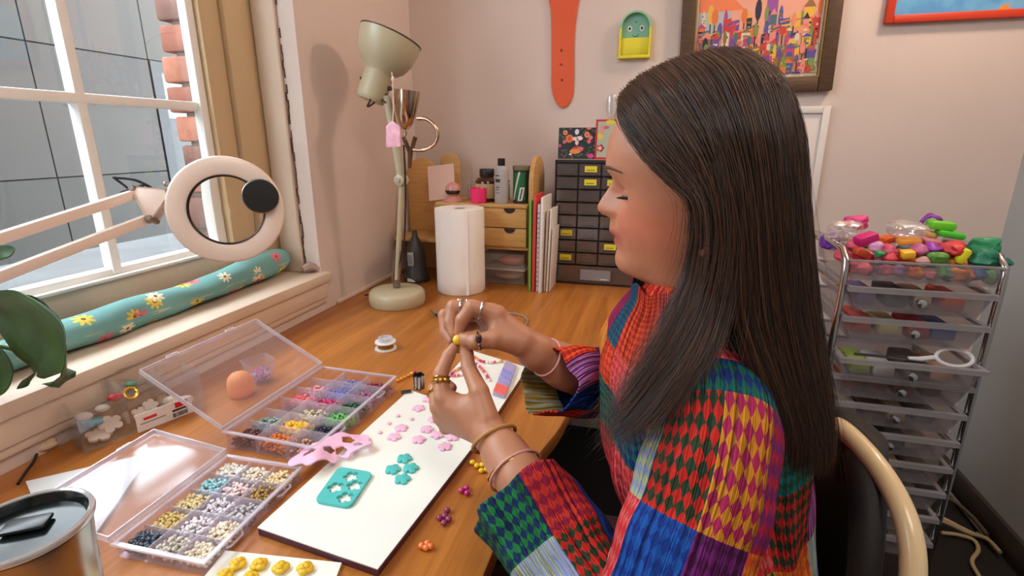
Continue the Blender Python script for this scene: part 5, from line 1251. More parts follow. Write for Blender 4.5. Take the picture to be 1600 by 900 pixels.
# top tray with five compartments
tx0, tx1, ty0, ty1, tz0, tz1 = TX0 + .008, TX1 - .004, TY0 - .004, TY1 - .02, .886, .930
tt = tray(tx0, tx1, ty0, ty1, tz0, tz1, .006, 'top_tray')
for i in range(1, 5): 
    x = tx0 + (tx1 - tx0) * i / 5; MB().box((x - .001, ty0 + .004, tz0), (x + .001, ty1 - .006, tz1 - .006)).build('divider', m_td, tr, world=True).parent = tt
l_ = MB()
for lo, hi in (((tx0 - .003, ty0 - .004, tz1 - .004), (tx1 + .003, ty0 + .003, tz1)), ((tx0 - .003, ty1 - .003, tz1 - .004), (tx1 + .003, ty1 + .003, tz1))): l_.box(lo, hi)
l_.build('rim', m_tl, tr, world=True).parent = tt
comp = [((228, 86, 110), (236, 110, 130), (206, 50, 60)), ((206, 110, 150), (222, 120, 130), (176, 130, 180)), ((238, 110, 60), (240, 150, 70), (240, 140, 160)), ((110, 180, 100), (70, 140, 110), (232, 140, 70)), ((206, 120, 60), (90, 120, 180), (120, 170, 120))]
comp_n = [('coral', 'pink', 'red'), ('mauve', 'salmon', 'lilac'), ('orange', 'apricot', 'rose'), ('green', 'jade', 'tangerine'), ('ochre', 'blue', 'sage')]
cn_ = ('first', 'second', 'third', 'fourth', 'fifth')
def lump(c, r, name, label, x, y, z, sq=.85, group=None, seed=0):
    b = MB(); V_ = []; rr = random.Random(seed)
    ph = [rr.uniform(0, 6) for _ in range(4)]
    for v in IV:
        f = 1 + (.16 * abs(sin(v[0] * 7 + v[1] * 5 + ph[3])) - .08 if 'bag' in name else 0) + .12 * sin(v[0] * 4 + ph[0]) + .10 * sin(v[1] * 5 + ph[1]) + .08 * sin(v[2] * 6 + ph[2]); V_.append((v[0] * r * f, v[1] * r * f, v[2] * r * f * sq))
    b._add(V_, IF); o = b.build(name, M('clay %s' % (c,), c, .45, var=.06, vscale=50, bump=.1, bscale=120), smooth=True, loc=(x, y, z)); tag(o, label, 'clay', group); return o
sd = 0
for i in range(5):
    cx = tx0 + (tx1 - tx0) * (i + .5) / 5
    for q in range(10):
        sd += 1; c = comp[i][q % 3]; row = q // 3
        lump(c, random.uniform(.012, .018), 'clay_lump', '%s clay lump at %s of the %s row, %s tray compartment from left' % (comp_n[i][q % 3], ('left', 'middle', 'right')[q % 3], ('front', 'second', 'third', 'back')[row], cn_[i]), cx + (q % 3 - 1) * .016 + random.uniform(-.003, .003), ty0 + .022 + (row % 2) * .03 + random.uniform(0, .01) + .05 * (q > 5), tz0 + .016 + .016 * (row > 0) + random.uniform(0, .006), group='clay lumps in compartment %d of the top tray' % (i + 1), seed=sd)
def tpt(u, v, y): return onY(y, u, v)
def slab(label, c, u, v, y, d, rot, name='clay_block', bev=.006):
    p = tpt(u, v, y); o = MB().cbox((0, 0, 0), d).build(name, M('block %s' % (c,), c, .5, var=.04, vscale=40), bevel=bev, loc=tuple(p), rot=rot); tag(o, label, 'clay block', 'clay blocks heaped on the trolley top'); return o
slab('magenta clay block tilted at the left of the heap', (196, 24, 110), 1353, 373, 1.31, (.044, .030, .022), (.1, -.35, .3))
slab('bright green clay block on top of the heap, upper of two', (110, 206, 40), 1470, 352, 1.36, (.050, .034, .018), (.05, .06, .1))
slab('bright green clay block on top of the heap, lower of two', (70, 190, 40), 1484, 366, 1.35, (.052, .036, .014), (.0, .15, -.1))
slab('golden yellow clay block in the middle of the heap', (242, 186, 44), 1417, 397, 1.285, (.028, .024, .018), (.2, -.1, .2))
slab('lemon yellow clay strip standing right of the red bag', (226, 222, 40), 1504, 400, 1.29, (.018, .020, .034), (.1, .35, 0))
slab('orange clay block behind the magenta block', (236, 110, 40), 1388, 373, 1.36, (.034, .028, .016), (.1, -.3, .4))
slab('pale rose clay block right of the clear bag', (206, 120, 140), 1454, 378, 1.33, (.036, .028, .014), (.1, .1, .1))
slab('amber clay wrapper under the clear bag', (232, 160, 60), 1420, 376, 1.32, (.044, .030, .014), (.2, -.1, 0))
slab('cream yellow clay wedge behind the rose block', (238, 206, 120), 1450, 365, 1.36, (.036, .024, .014), (.1, .25, 0))
slab('rust red clay block at the left front of the heap', (190, 70, 40), 1345, 394, 1.29, (.030, .024, .018), (.1, .3, .3))
lump((206, 40, 40), .026, 'clay_bag', 'crumpled red clay bag right of the heap centre', *tpt(1487, 389, 1.31), .62, seed=91)
lump((30, 120, 90), .030, 'clay_bag', 'dark teal clay bag at the right front of the heap', *tpt(1538, 404, 1.30), .65, seed=92)
lump((36, 140, 90), .026, 'clay_bag', 'emerald clay bag on the right top of the heap', *tpt(1537, 384, 1.35), .75, seed=93)
lump((20, 100, 96), .022, 'clay_bag', 'deep teal clay lump at the far right rim', *tpt(1560, 410, 1.33), .6, seed=94)
lump((90, 140, 60), .018, 'clay_lump', 'olive green clay lump below the red bag', *tpt(1463, 402, 1.285), .8, seed=95)
lump((206, 80, 110), .017, 'clay_lump', 'raspberry clay lump beside the yellow block', *tpt(1389, 391, 1.29), .7, seed=96)
lump((226, 70, 80), .016, 'clay_lump', 'coral red clay lump left of the yellow block', *tpt(1389, 402, 1.28), .7, seed=97)
lump((206, 110, 150), .018, 'clay_lump', 'mauve clay lump right of the yellow block', *tpt(1437, 390, 1.30), .7, seed=98)
lump((150, 60, 170), .018, 'clay_lump', 'violet clay lump under the rose block', *tpt(1456, 388, 1.30), .6, seed=99)
lump((214, 150, 190), .016, 'clay_lump', 'lilac clay lump above the left compartment', *tpt(1369, 386, 1.30), .8, seed=100)
lump((40, 140, 80), .010, 'clay_lump', 'tiny green clay lump at the left of the heap', *tpt(1375, 397, 1.275), .8, seed=101)
lump((196, 150, 140), .014, 'clay_lump', 'dusty beige clay lump at the centre front', *tpt(1441, 408, 1.275), .7, seed=102)
lump((220, 60, 130), .024, 'clay_bag', 'hot pink crumpled bag at the back left of the heap', *tpt(1337, 347, 1.40), .7, seed=103)
lump((120, 50, 170), .020, 'clay_bag', 'purple crumpled bag inside the left hoop', *tpt(1297, 378, 1.42), 1.1, seed=104)
o = lump((240, 230, 230), .032, 'clear_bag', 'clear crumpled bag at the left back of the heap', *tpt(1320, 360, 1.38), .8, seed=105); o.data.materials[0] = clear('bag film clear', (250, 246, 246), .3, .6, .1, .3)
o = lump((240, 230, 220), .034, 'clear_bag', 'shiny clear bag in the middle top of the heap', *tpt(1418, 358, 1.33), .6, seed=106); o.data.materials[0] = clear('bag film clear')
G = []
for i in range(9):
    f = i / 8; p = tpt(1437 + 32 * f, 349 - 12 * sin(f * 2.6), 1.38); G.append([(p.x, p.y + .012 * (q - 1), p.z + .004 * sin(q * 2 + f * 6)) for q in range(3)])
o = MB().grid(G).build('ribbon', M('violet ribbon', (130, 50, 160), .4), smooth=True, solid=.003); tag(o, 'violet ribbon curling behind the green blocks', 'ribbon')
# filler base under the heap: more lumps, hidden mostly
BC = (('rose', (226, 90, 110)), ('orange', (240, 150, 60)), ('green', (120, 170, 90)), ('mauve', (190, 90, 150)), ('yellow', (230, 200, 90)), ('blue', (90, 130, 160)))
ORD = ('first', 'second', 'third', 'fourth', 'fifth', 'sixth', 'seventh', 'eighth', 'ninth', 'tenth', 'eleventh', 'twelfth', 'thirteenth', 'fourteenth', 'fifteenth', 'sixteenth', 'seventeenth', 'eighteenth')
for k in range(18):
    cnm, c = BC[(k * 5 + k // 4) % 6]
    lump(c, random.uniform(.014, .021), 'clay_lump', '%s clay lump deep in the heap on the tray, %s from the left' % (cnm, ORD[k]), tx0 + .03 + (tx1 - tx0 - .06) * (k + .5) / 18, random.uniform(ty0 + .06, ty1 - .03), random.uniform(tz1 - .016, tz1 + .014), .8, 'buried clay lumps of the heap', 200 + k)
# loose cords on the dark floor beside the trolley
for k, (lb, pts, c) in enumerate((('ivory cord running from under the trolley towards the skirting', [(1452, 800), (1478, 812), (1505, 826), (1530, 838)], (190, 170, 132)), ('ivory cord looping by the trolley post, nearest loop', [(1470, 835), (1495, 838), (1520, 846), (1528, 862), (1518, 880), (1530, 905)], (176, 158, 122)),
    ('grey cord curling along the skirting', [(1490, 770), (1500, 790), (1520, 806), (1545, 812), (1560, 836), (1548, 850), (1524, 838)], (120, 112, 96)), ('thin beige cord parallel to the ivory cord', [(1450, 815), (1480, 826), (1510, 840), (1540, 850), (1566, 872)], (160, 140, 104)), ('dark olive cord in the pile by the wall', [(1475, 785), (1498, 800), (1530, 822), (1552, 826), (1570, 850)], (84, 76, 58)))):
    P_ = [onZ(u, v, .006) for u, v in pts]; P_ = [(min(q.x, XR - .03), q.y, .006 + .006 * k) for q in P_]
    P_ = [(x, min(y, YB - .03), z) for x, y, z in P_]
    o = MB().tube([tuple(x) for x in catmull(P_, 40)], .0055, 8).build('cord', M('floor cord %d' % k, c, .5), smooth=True); tag(o, lb, 'cord', 'cords on the floor')
# ---------------------------------------------------------------- chair
chr_ = thing('chair', 'black padded chair with a cream tubular hoop behind the woman', 'chair', (.12, .62, 0))
m_tube = M('cream enamel tube', (222, 196, 152), .3, coat=.3); m_pad = M('black upholstery', (26, 22, 20), .7, var=.15, vscale=40, bump=.1, bscale=200)
def wbuild(b, name, mat, par, **k): return b.build(name, mat, par, world=True, **k)
seat = [(-.02 + .20 + .21 * cos(a) * (1 if cos(a) > 0 else .95), .62 + .215 * sin(a)) for a in np.linspace(0, 2 * pi, 33)[:-1]]
wbuild(MB().prism(seat, .40, .452), 'seat', m_pad, chr_, bevel=.015)
# backrest pad: curved upright panel
G = []
for i in range(13):
    f = i / 12; z = .50 + .325 * f; hw = .155 * sqrt(max(.05, 1 - max(0, (f - .45) / .56) ** 2.2)); row = []
    for q in np.linspace(-1, 1, 15): row.append((.262 + .02 * f - .035 * q * q, .665 + hw * q, z - .0 * q))
    G.append(row)
wbuild(MB().grid(G), 'backrest', m_pad, chr_, smooth=True, solid=.030)
hoop = [atD(1275, 660, .70), atD(1312, 668, .66), atD(1360, 715, .60), atD(1402, 780, .555), atD(1424, 850, .53), atD(1424, 930, .52), atD(1405, 1040, .52)]
hp = [tuple(x) for x in hoop]
far = [(hp[0][0], 1.24 - hp[k][1] + .10, hp[k][2]) for k in (6, 5, 4, 3, 2, 1)]
far = [(x, y, z) for (x, y, z) in [(.33, .86, .56), (.32, .87, .66), (.30, .86, .74), (.27, .83, .80), (.24, .78, .83)]]
cur = catmull(far + hp[0:], 90)
wbuild(MB().tube([tuple(x) for x in cur], .0120, 14), 'hoop', m_tube, chr_, smooth=True)
for e in (cur[0], cur[-1]): wbuild(MB().tube([tuple(e), (e[0] - .04, e[1] + (.02 if e[1] < .6 else -.02), .41), (.22, .62, .36)], .0115, 12), 'hoop_stay', m_tube, chr_, smooth=True)
for k in range(4):
    a = pi / 4 + k * pi / 2
    wbuild(MB().tube([(.18 + .12 * cos(a), .62 + .12 * sin(a), .40), (.18 + .20 * cos(a), .62 + .20 * sin(a), .0)], .012, 12), 'leg', m_tube, chr_, smooth=True)

# ---------------------------------------------------------------- the woman
pe = thing('person', 'woman with long dark brown hair in a multicoloured patchwork shirt, seated, threading a bead', 'person', (.12, .62, 0))
PO = Vector(pe.location)
Y0 = .622
def pxz(pts): return [(-onY(Y0, u, v).x, onY(Y0, u, v).z) for u, v in pts]
def tab(pts):
    a = sorted([(z, u) for u, z in pxz(pts)]); return np.array([p[0] for p in a]), np.array([p[1] for p in a])
fullP = [(1130, 96), (1080, 104), (1030, 122), (995, 148), (967, 180), (952, 213), (947.5, 240), (947, 254), (949, 264), (957, 276), (957.5, 282), (950, 295), (941, 308), (933.5, 321), (934, 329), (943, 336), (954, 340), (953, 350), (951.5, 360), (957, 365.5), (962, 368), (959, 373), (960, 379), (965, 386), (961, 399), (961.5, 410), (967, 419), (978, 426), (1000, 432), (1030, 437), (1045, 460), (1046, 480), (1030, 510)]
baseQ = [(1130, 96), (1080, 104), (1030, 122), (995, 148), (967, 180), (952, 213), (948, 240), (951, 264), (961, 282), (966, 300), (967, 318), (966, 336), (962, 350), (962, 366), (964, 380), (966, 388), (964, 400), (966, 412), (975, 421), (990, 428), (1012, 433), (1034, 440), (1046, 460), (1047, 480), (1031, 510)]
backB = [(1130, 96), (1170, 104), (1205, 130), (1230, 175), (1240, 230), (1238, 290), (1222, 350), (1200, 400), (1185, 440), (1190, 480), (1215, 520)]
wid = [(96, .004), (104, .016), (122, .038), (150, .056), (190, .068), (240, .0745), (290, .0745), (320, .0735), (350, .070), (380, .0655), (405, .060), (420, .056), (432, .053), (445, .051), (480, .052), (515, .075)]
zP, uP = tab(fullP); zQ, uQ = tab(baseQ); zB, uB = tab(backB)
wz = sorted([(onY(Y0, 1060, v).z, w_) for v, w_ in wid]); zW = np.array([a for a, _ in wz]); vW = np.array([b_ for _, b_ in wz])
def smooth_tab(z, v, sg):
    g = np.arange(z[0] - .03, z[-1] + .03, .0005); f = np.interp(g, z, v); kx = np.arange(-60, 61) * .0005; k_ = np.exp(-.5 * (kx / sg) ** 2); k_ /= k_.sum()
    return g, np.convolve(np.pad(f, 60, mode='edge'), k_, 'valid')
zP, uP = smooth_tab(zP, uP, .0011); zTOP = zQ[-1]; zQ, uQ = smooth_tab(zQ, uQ, .0045); zB, uB = smooth_tab(zB, uB, .008); zW, vW = smooth_tab(zW, vW, .007)
hc = -onY(Y0, 1105, 300).x            # u of the vertical axis of the head
ze = onY(Y0, 972, 299).z; zn = onY(Y0, 940, 322).z; zm = onY(Y0, 960, 368).z; zbw = onY(Y0, 955, 264).z; zck = onY(Y0, 985, 335).z; zch = onY(Y0, 962, 405).z
def head(P):
    u = -P[:, 0]; s = -(P[:, 1] - Y0); z = P[:, 2]
    q = np.interp(z, zQ, uQ); p = np.interp(z, zP, uP); bk = np.interp(z, zB, uB); W = np.interp(z, zW, vW)
    wn = np.interp(z, [zm - .03, zm - .008, zm + .010, zn - .012, zn - .004, zn + .006, ze, ze + .02], [.030, .019, .016, .010, .0155, .0125, .0095, .014])
    k = np.where(z < zn - .012, 2.2, 2.0)
    a = q - hc + (p - q) * np.exp(-(np.abs(s) / wn) ** k)
    sa = np.abs(s)
    a = a - .0085 * np.exp(-((sa - .029) / .0135) ** 2 - ((z - ze) / .0105) ** 2) + .0035 * np.exp(-((sa - .026) / .016) ** 2 - ((z - zbw - .002) / .007) ** 2)
    a = a + .0045 * np.exp(-((sa - .036) / .016) ** 2 - ((z - zck) / .016) ** 2) - .0022 * np.exp(-((sa - .030) / .006) ** 2 - ((z - zm) / .01) ** 2)
    a = a + .0042 * np.exp(-((sa - .0135) / .0048) ** 2 - ((z - zn + .0115) / .0055) ** 2)
    b_ = hc - bk; fr = u > hc
    A = np.maximum(np.where(fr, a, b_), .004)
    n = np.where(fr, np.interp(z, [zch - .02, zm, ze, ze + .06], [2.0, 2.15, 2.45, 2.2]), 2.0)
    g = ((np.abs(u - hc) / A) ** n + (np.abs(s) / W) ** n) ** (1 / n) - 1
    top = zTOP
    f = g * np.minimum(A, W) * .8
    return np.maximum(f, z - top + .002)
def cap_(a, b_, ra, rb, flat=None):
    a = np.array(a, float); b_ = np.array(b_, float); ab = b_ - a; l2 = ab @ ab
    def f(P):
        t_ = np.clip((P - a) @ ab / l2, 0, 1); return np.linalg.norm(P - a - t_[:, None] * ab, axis=1) - (ra + (rb - ra) * t_)
    return f
def grp(a, b_, ra, rb, k): 
    c = (np.array(a) + np.array(b_)) / 2; return (c, np.linalg.norm(np.array(a) - np.array(b_)) / 2 + max(ra, rb) + .03, cap_(a, b_, ra, rb), k)
def sm(f, g, k):
    h_ = np.clip(.5 + .5 * (g - f) / k, 0, 1); return g * (1 - h_) + f * h_ - k * h_ * (1 - h_)
def ell_(c, r):
    c = np.array(c); r = np.array(r)
    return lambda P: (np.linalg.norm((P - c) / r, axis=1) - 1) * r.min()
def hand(palm, fingers, thumb, k_palm=.012):
    def f(P):
        pf_ = None
        for a, b_, ra, rb in palm:
            g = cap_(a, b_, ra, rb)(P); pf_ = g if pf_ is None else sm(pf_, g, k_palm)
        out = pf_
        for ch_ in fingers + [thumb]:
            q = None
            for (a, ra), (b_, rb) in zip(ch_[:-1], ch_[1:]):
                g = cap_(a, b_, ra, rb)(P); q = g if q is None else sm(q, g, .0025)
            j = sm(pf_, q, .006); out = np.minimum(out, j)
        return out
    pts = np.array([p_[0] for p_ in palm] + [q[0] for c_ in fingers + [thumb] for q in c_]); c = pts.mean(0)
    return (c, np.linalg.norm(pts - c, axis=1).max() + .03, f, .010)
D_ = lambda u, v, d: np.array(atD(u, v, d))
# left hand (near): pinching the bead from below
LW = D_(770, 682, .655)
LT = [(D_(763, 652, .655), .0135), (D_(749, 612, .668), .0125), (D_(732, 574, .690), .0098), (D_(729, 553, .698), .0092), (D_(727, 544, .700), .0070)]
LI = [(D_(690, 620, .682), .0112), (D_(689, 583, .694), .0098), (D_(701, 556, .701), .0086), (D_(709, 543, .703), .0066)]
LM = [(D_(684, 636, .700), .0112), (D_(680, 608, .722), .0098), (D_(692, 596, .738), .0086), (D_(706, 606, .734), .0072)]
LR = [(D_(688, 652, .712), .0108), (D_(682, 624, .742), .0095), (D_(700, 618, .752), .0084), (D_(714, 628, .742), .0070)]
LP = [(D_(697, 668, .718), .0098), (D_(692, 640, .752), .0084), (D_(708, 636, .758), .0074), (D_(720, 646, .750), .0062)]
lpalm = [(LW, D_(700, 628, .684), .0150, .0150), (LW, D_(695, 644, .700), .0150, .0145), (LW, D_(700, 660, .712), .0145, .0135), (D_(768, 668, .655), D_(740, 630, .672), .0125, .013), (D_(745, 640, .672), D_(700, 630, .690), .014, .012)]
# right hand (far): holding the thread from above
RW = D_(838, 550, .715)
RI = [(D_(776, 490, .702), .0118), (D_(738, 480, .699), .0104), (D_(722, 500, .700), .0092), (D_(717, 519, .702), .0068)]
RM = [(D_(766, 486, .722), .0118), (D_(709, 480, .726), .0104), (D_(704, 503, .720), .0092), (D_(709, 521, .712), .0068)]
RR = [(D_(758, 490, .742), .0112), (D_(695, 493, .748), .0096), (D_(697, 518, .738), .0086), (D_(706, 532, .724), .0068)]
RP = [(D_(756, 503, .758), .0100), (D_(698, 516, .768), .0084), (D_(708, 538, .752), .0074), (D_(716, 546, .740), .0060)]
RT = [(D_(806, 535, .700), .0170), (D_(772, 530, .688), .0130), (D_(744, 534, .686), .0105), (D_(730, 531, .692), .0090), (D_(723, 528, .696), .0066)]
rpalm = [(RW, D_(776, 496, .706), .0165, .0155), (RW, D_(768, 495, .724), .0165, .0150), (RW, D_(762, 500, .742), .0160, .0140), (RW, D_(762, 512, .756), .019, .012), (D_(815, 535, .702), D_(780, 515, .698), .019, .013)]
ELB = np.array([.0, .395, .735]); SHL = np.array([.072, .487, .905]); ERB = np.array([.045, .80, .735]); SHR = np.array([.072, .785, .905])
tors = lambda c, r: (np.array(c), max(r) + .03, ell_(c, r), .03)
groups = [((np.array([-hc, Y0, (zQ[0] + zTOP) / 2])), .24, head, 0), grp((.075, Y0, .93), (.045, Y0, 1.02), .058, .050, .02),
    tors((.09, .63, .82), (.095, .155, .15)), tors((.13, .63, .62), (.10, .145, .18)), tors((.17, .62, .52), (.12, .17, .09)),
    grp((.07, .56, .915), SHL, .05, .048, .03), grp((.07, .70, .915), SHR, .05, .048, .03), grp(SHL, ELB, .046, .036, .02), grp(SHR, ERB, .046, .036, .02),
    grp(ELB, LW + (ELB - LW) * .12, .037, .0265, .02), grp(LW + (ELB - LW) * .25, LW, .0275, .0215, .012), grp(ERB, RW + (ERB - RW) * .16, .037, .030, .02), grp(RW + (ERB - RW) * .2, RW, .030, .0235, .012)]
groups.append(hand(lpalm, [LI, LM, LR, LP], LT)); groups.append(hand(rpalm, [RI, RM, RR, RP], RT))
V, Q = sdf_mesh(groups, (-.32, .30, .40), (.33, .95, zTOP + .012), .0017)
t = NT('skin'); at = t.add('ShaderNodeAttribute', attribute_name='tint')
n_ = t.noise(t.coord('Object'), 40, 4)
sk = t.ramp(n_, [(.3, lin((182, 120, 90))), (.7, lin((196, 134, 103)))]).outputs[0]
sep = t.add('ShaderNodeSeparateColor'); t.ln(at.outputs['Color'], sep.inputs[0])
c_ = t.mix(sep.outputs[0], sk, lin((164, 66, 72))); c_ = t.mix(sep.outputs[1], c_, lin((214, 116, 92))); c_ = t.mix(sep.outputs[2], c_, lin((176, 122, 92)))
t.ln(c_, t.p.inputs['Base Color']); t.p.inputs['Roughness'].default_value = .48; t.p.inputs['Subsurface Weight'].default_value = .12; t.p.inputs['Subsurface Radius'].default_value = (.012, .005, .003); t.p.inputs['Subsurface Scale'].default_value = .6
t.bump(t.noise(t.coord('Object'), 450, 2), .06, .002)
body, V = np_mesh('body', V, Q, t.m, pe, smooth_it=0, origin=PO)
Vw = V + np.array(PO); s_ = np.abs(Vw[:, 1] - Y0); hz_ = Vw[:, 2]; onface = -Vw[:, 0] > hc + .03
lip = 1.0 * onface * np.exp(-((hz_ - zm - .001) / .0085) ** 4) * np.exp(-(s_ / .026) ** 4) * (hz_ > 1.0)
chk = onface * np.exp(-((hz_ - zck + .004) / .026) ** 2 - ((s_ - .050) / .026) ** 2) * .6
hands_ = np.clip((1.0 - hz_) / .02, 0, 1) * np.clip((-.02 - Vw[:, 0]) / .05, 0, 1)
tn = np.stack([lip, chk, hands_ * .7, np.ones(len(V))], 1)
a = body.data.color_attributes.new('tint', 'FLOAT_COLOR', 'POINT'); a.data.foreach_set('color', tn.astype(np.float32).ravel())
# eyes: eyeball sliver, upper lid, lashes, brow (near side and far side)
m_hair_dark = M('dark brow hair', (84, 54, 38), .6)
lash = MB(); brow = MB(); lid = MB(); eyeb = MB()
def face_u(s, z):
    """forward distance of the skin at lateral s, height z"""
    us = np.linspace(hc + .03, hc + .16, 260); P = np.stack([-us, np.full(260, Y0 - s), np.full(260, z)], 1); f = head(P); k = np.argmax(f > 0); return us[k]
for sg in (1, -1):
    ce = Vector((-(face_u(sg * .0295, ze) - .0085), Y0 - sg * .0295, ze))
    eyeb.ell(tuple(ce), (.0108, .0118, .0108), 20, 14)
    G = []
    for i in range(8):       # lid: spherical shell hanging low (eyes look down)
        el_ = radians(80 - i * (80 + 14) / 7); row = []
        for k in range(15):
            az = radians(-88 + 176 * k / 14); r_ = .0122
            row.append((ce.x - r_ * cos(el_) * cos(az), ce.y + r_ * 1.05 * cos(el_) * sin(az), ce.z + r_ * sin(el_)))
        G.append(row)
    lid.grid(G)
    edge_ = [Vector(x) for x in G[-1]]
    lash.tube([tuple(x + Vector((-.0004, 0, -.0002))) for x in edge_], .0017, 6)
    for k in range(2, 14):
        x = edge_[k]; az = radians(-88 + 176 * k / 14); dv = Vector((-cos(az), sin(az) * 1.1, -.35)).normalized()
        lash.tube([tuple(x), tuple(x + dv * .004), tuple(x + dv * .0085 + Vector((0, 0, .0014)))], [.0007, .0005, .00015], 4)
    G = []
    for k in range(12):
        f = k / 11; s = sg * (.011 + .037 * f); zb = zbw + .001 + .0035 * sin(f * 2.4) - .005 * f * f; h_ = .0029 * (1 - .75 * f ** 2) * (.7 + .3 * min(1, f * 4))
        G.append([(-(face_u(s, zb + q * h_) + (.0012 if abs(q) < .9 else -.0005)), Y0 - s, zb + q * h_) for q in (-1, -.4, .4, 1)])
    brow.grid(G)
wbuild(eyeb, 'eyeballs', M('eye white warm', (214, 200, 192), .2), pe, smooth=True)
o = wbuild(lid, 'eyelids', t.m, pe, smooth=True); a = o.data.color_attributes.new('tint', 'FLOAT_COLOR', 'POINT'); a.data.foreach_set('color', np.tile(np.array([.25, .1, .2, 1], np.float32), len(o.data.vertices)))
wbuild(lash, 'eyelashes', M('lash black', (24, 16, 14), .5), pe); wbuild(brow, 'eyebrows', m_hair_dark, pe, smooth=True)
# nails, rings, bracelets, earring
m_nail = M('lilac nail polish', (176, 130, 176), .15, coat=.6); m_nail2 = M('rose nail', (196, 116, 122), .15, coat=.6)
m_gold = M('gold', (206, 160, 70), .2, 1); m_silv = M('silver', (200, 196, 192), .18, 1)
def nail(tip, prev, name, mat, side, r=.0058):
    tip = Vector(tip); prev = Vector(prev); d = (tip - prev).normalized(); toC = Vector(side).normalized(); toC = (toC - d * toC.dot(d)).normalized(); sd = d.cross(toC)
    c = tip + d * .0005 + toC * .0046; G = []
    for i in range(6):
        f = i / 5; row = []
        for q in np.linspace(-1, 1, 7):
            w_ = r * (.85 if i < 4 else (.7 if i == 4 else .4)); row.append(tuple(c + d * (-.006 + .013 * f) + sd * w_ * q - toC * (.0026 * q * q + .0014 * f * f)))
        G.append(row)
    return wbuild(MB().grid(G), name, mat, pe, smooth=True, solid=.0009)
cv = lambda p_: (_C - Vector(p_)).normalized()
nail(LT[-1][0], LT[-2][0], 'thumb_nail', m_nail2, cv(LT[-1][0]) + Vector((.35, 0, 0)), .0066)
nail(RI[-1][0], RI[-2][0], 'finger_nail', m_nail, cv(RI[-1][0]) + Vector((-.3, 0, .2))); nail(RM[-1][0], RM[-2][0], 'finger_nail', m_nail, cv(RM[-1][0]) + Vector((-.6, 0, .2)))
nail(LI[-1][0], LI[-2][0], 'finger_nail', m_nail2, Vector((-1, .4, .3)))
def ringat(a, b_, f, r, th_, mat, name='ring', knobs=0):
    a = Vector(a); b_ = Vector(b_); c = a.lerp(b_, f); T = align(c, b_); b = MB()
    b.tube([tuple(T @ Vector((r * cos(q), r * sin(q), 0))) for q in np.linspace(0, 2 * pi, 25)[:-1]], th_, 8, True)
    for k in range(knobs):
        d = (_C - c).normalized(); d = (d - (b_ - a).normalized() * d.dot((b_ - a).normalized())).normalized(); ax = (b_ - a).normalized().cross(d)
        b.ell(tuple(c + d * (r + .001) * cos(k * .5 - .5 * (knobs - 1) / 2 * 1) + ax * (r + .001) * sin(k * .5 - .25 * (knobs - 1))), (.0032, .0032, .0032), 9, 6)
    return wbuild(b, name, mat, pe, smooth=True)
ringat(LI[0][0], LI[1][0], .62, .0112, .0022, m_gold, 'ring', 3); ringat(LM[0][0], LM[1][0], .75, .0112, .0020, m_gold, 'ring', 2); ringat(LI[0][0], LI[1][0], .80, .0109, .0013, m_gold)
ringat(RI[0][0], RI[1][0], .66, .0120, .0015, m_silv); ringat(RM[0][0], RM[1][0], .80, .0116, .0015, m_silv)
for q in ((718, 470, .724), (731, 471, .722)): wbuild(MB().ell(tuple(atD(*q)), (.0042, .0042, .0042), 12, 8), 'ring_bead', m_silv, pe, smooth=True)
ringat(RT[1][0], RT[2][0], .85, .0122, .0016, m_silv)
wbuild(MB().ell(tuple(atD(748, 529, .672)), (.0045, .004, .0065), 12, 8), 'ring_stone', M('dark stone', (70, 50, 54), .15), pe, smooth=True)
fd = (LW - D_(700, 640, .69)); fd = fd / np.linalg.norm(fd)
def bangle(c, ax, r, th_, mat, name, flat=1.0, tilt=0):
    T = align(c, Vector(c) + Vector(ax)) @ Matrix.Rotation(tilt, 4, 'X'); wbuild(MB().tube([tuple(T @ Vector((r * cos(q), r * .86 * sin(q), 0))) for q in np.linspace(0, 2 * pi, 41)[:-1]], th_, 10, True), name, mat, pe, smooth=True)
fa = Vector(ELB) - Vector(LW); fa.normalize()
bangle(Vector(LW) + fa * .004, fa, .0300, .0026, M('tan cord', (176, 130, 74), .5), 'bracelet', tilt=.15)
bangle(Vector(LW) + fa * .050, fa, .034, .0013, m_gold, 'bracelet', tilt=.2); bangle(Vector(LW) + fa * .056, fa, .035, .0016, M('pink beads bracelet', (206, 150, 140), .4), 'bracelet', tilt=-.1)
ra_ = Vector(ERB) - Vector(RW); ra_.normalize(); bangle(Vector(RW) + ra_ * .018, ra_, .0310, .0016, M('pink thread', (216, 150, 150), .5), 'bracelet')
ec = onY(.512, 1103, 395)
wbuild(MB().prism([(x + ec.x, y + ec.z) for x, y in flower(.006, 4)], -.0015, .0015, Matrix.Translation((0, ec.y, 0)) @ R90).tube([(ec.x, ec.y, ec.z + .008), (ec.x, ec.y + .004, ec.z + .022)], .0008, 6), 'earring', M('rose gold petal', (196, 130, 116), .3, .6), pe)
# the bead she threads
bp = atD(715, 531, .699)
o = MB().ell((0, 0, 0), (.0066, .0066, .0072), 20, 14).build('bead', M('glossy yellow bead', (250, 206, 40), .2, coat=.4), smooth=True, loc=tuple(bp)); tag(o, 'single yellow bead held between the fingertips', 'bead')

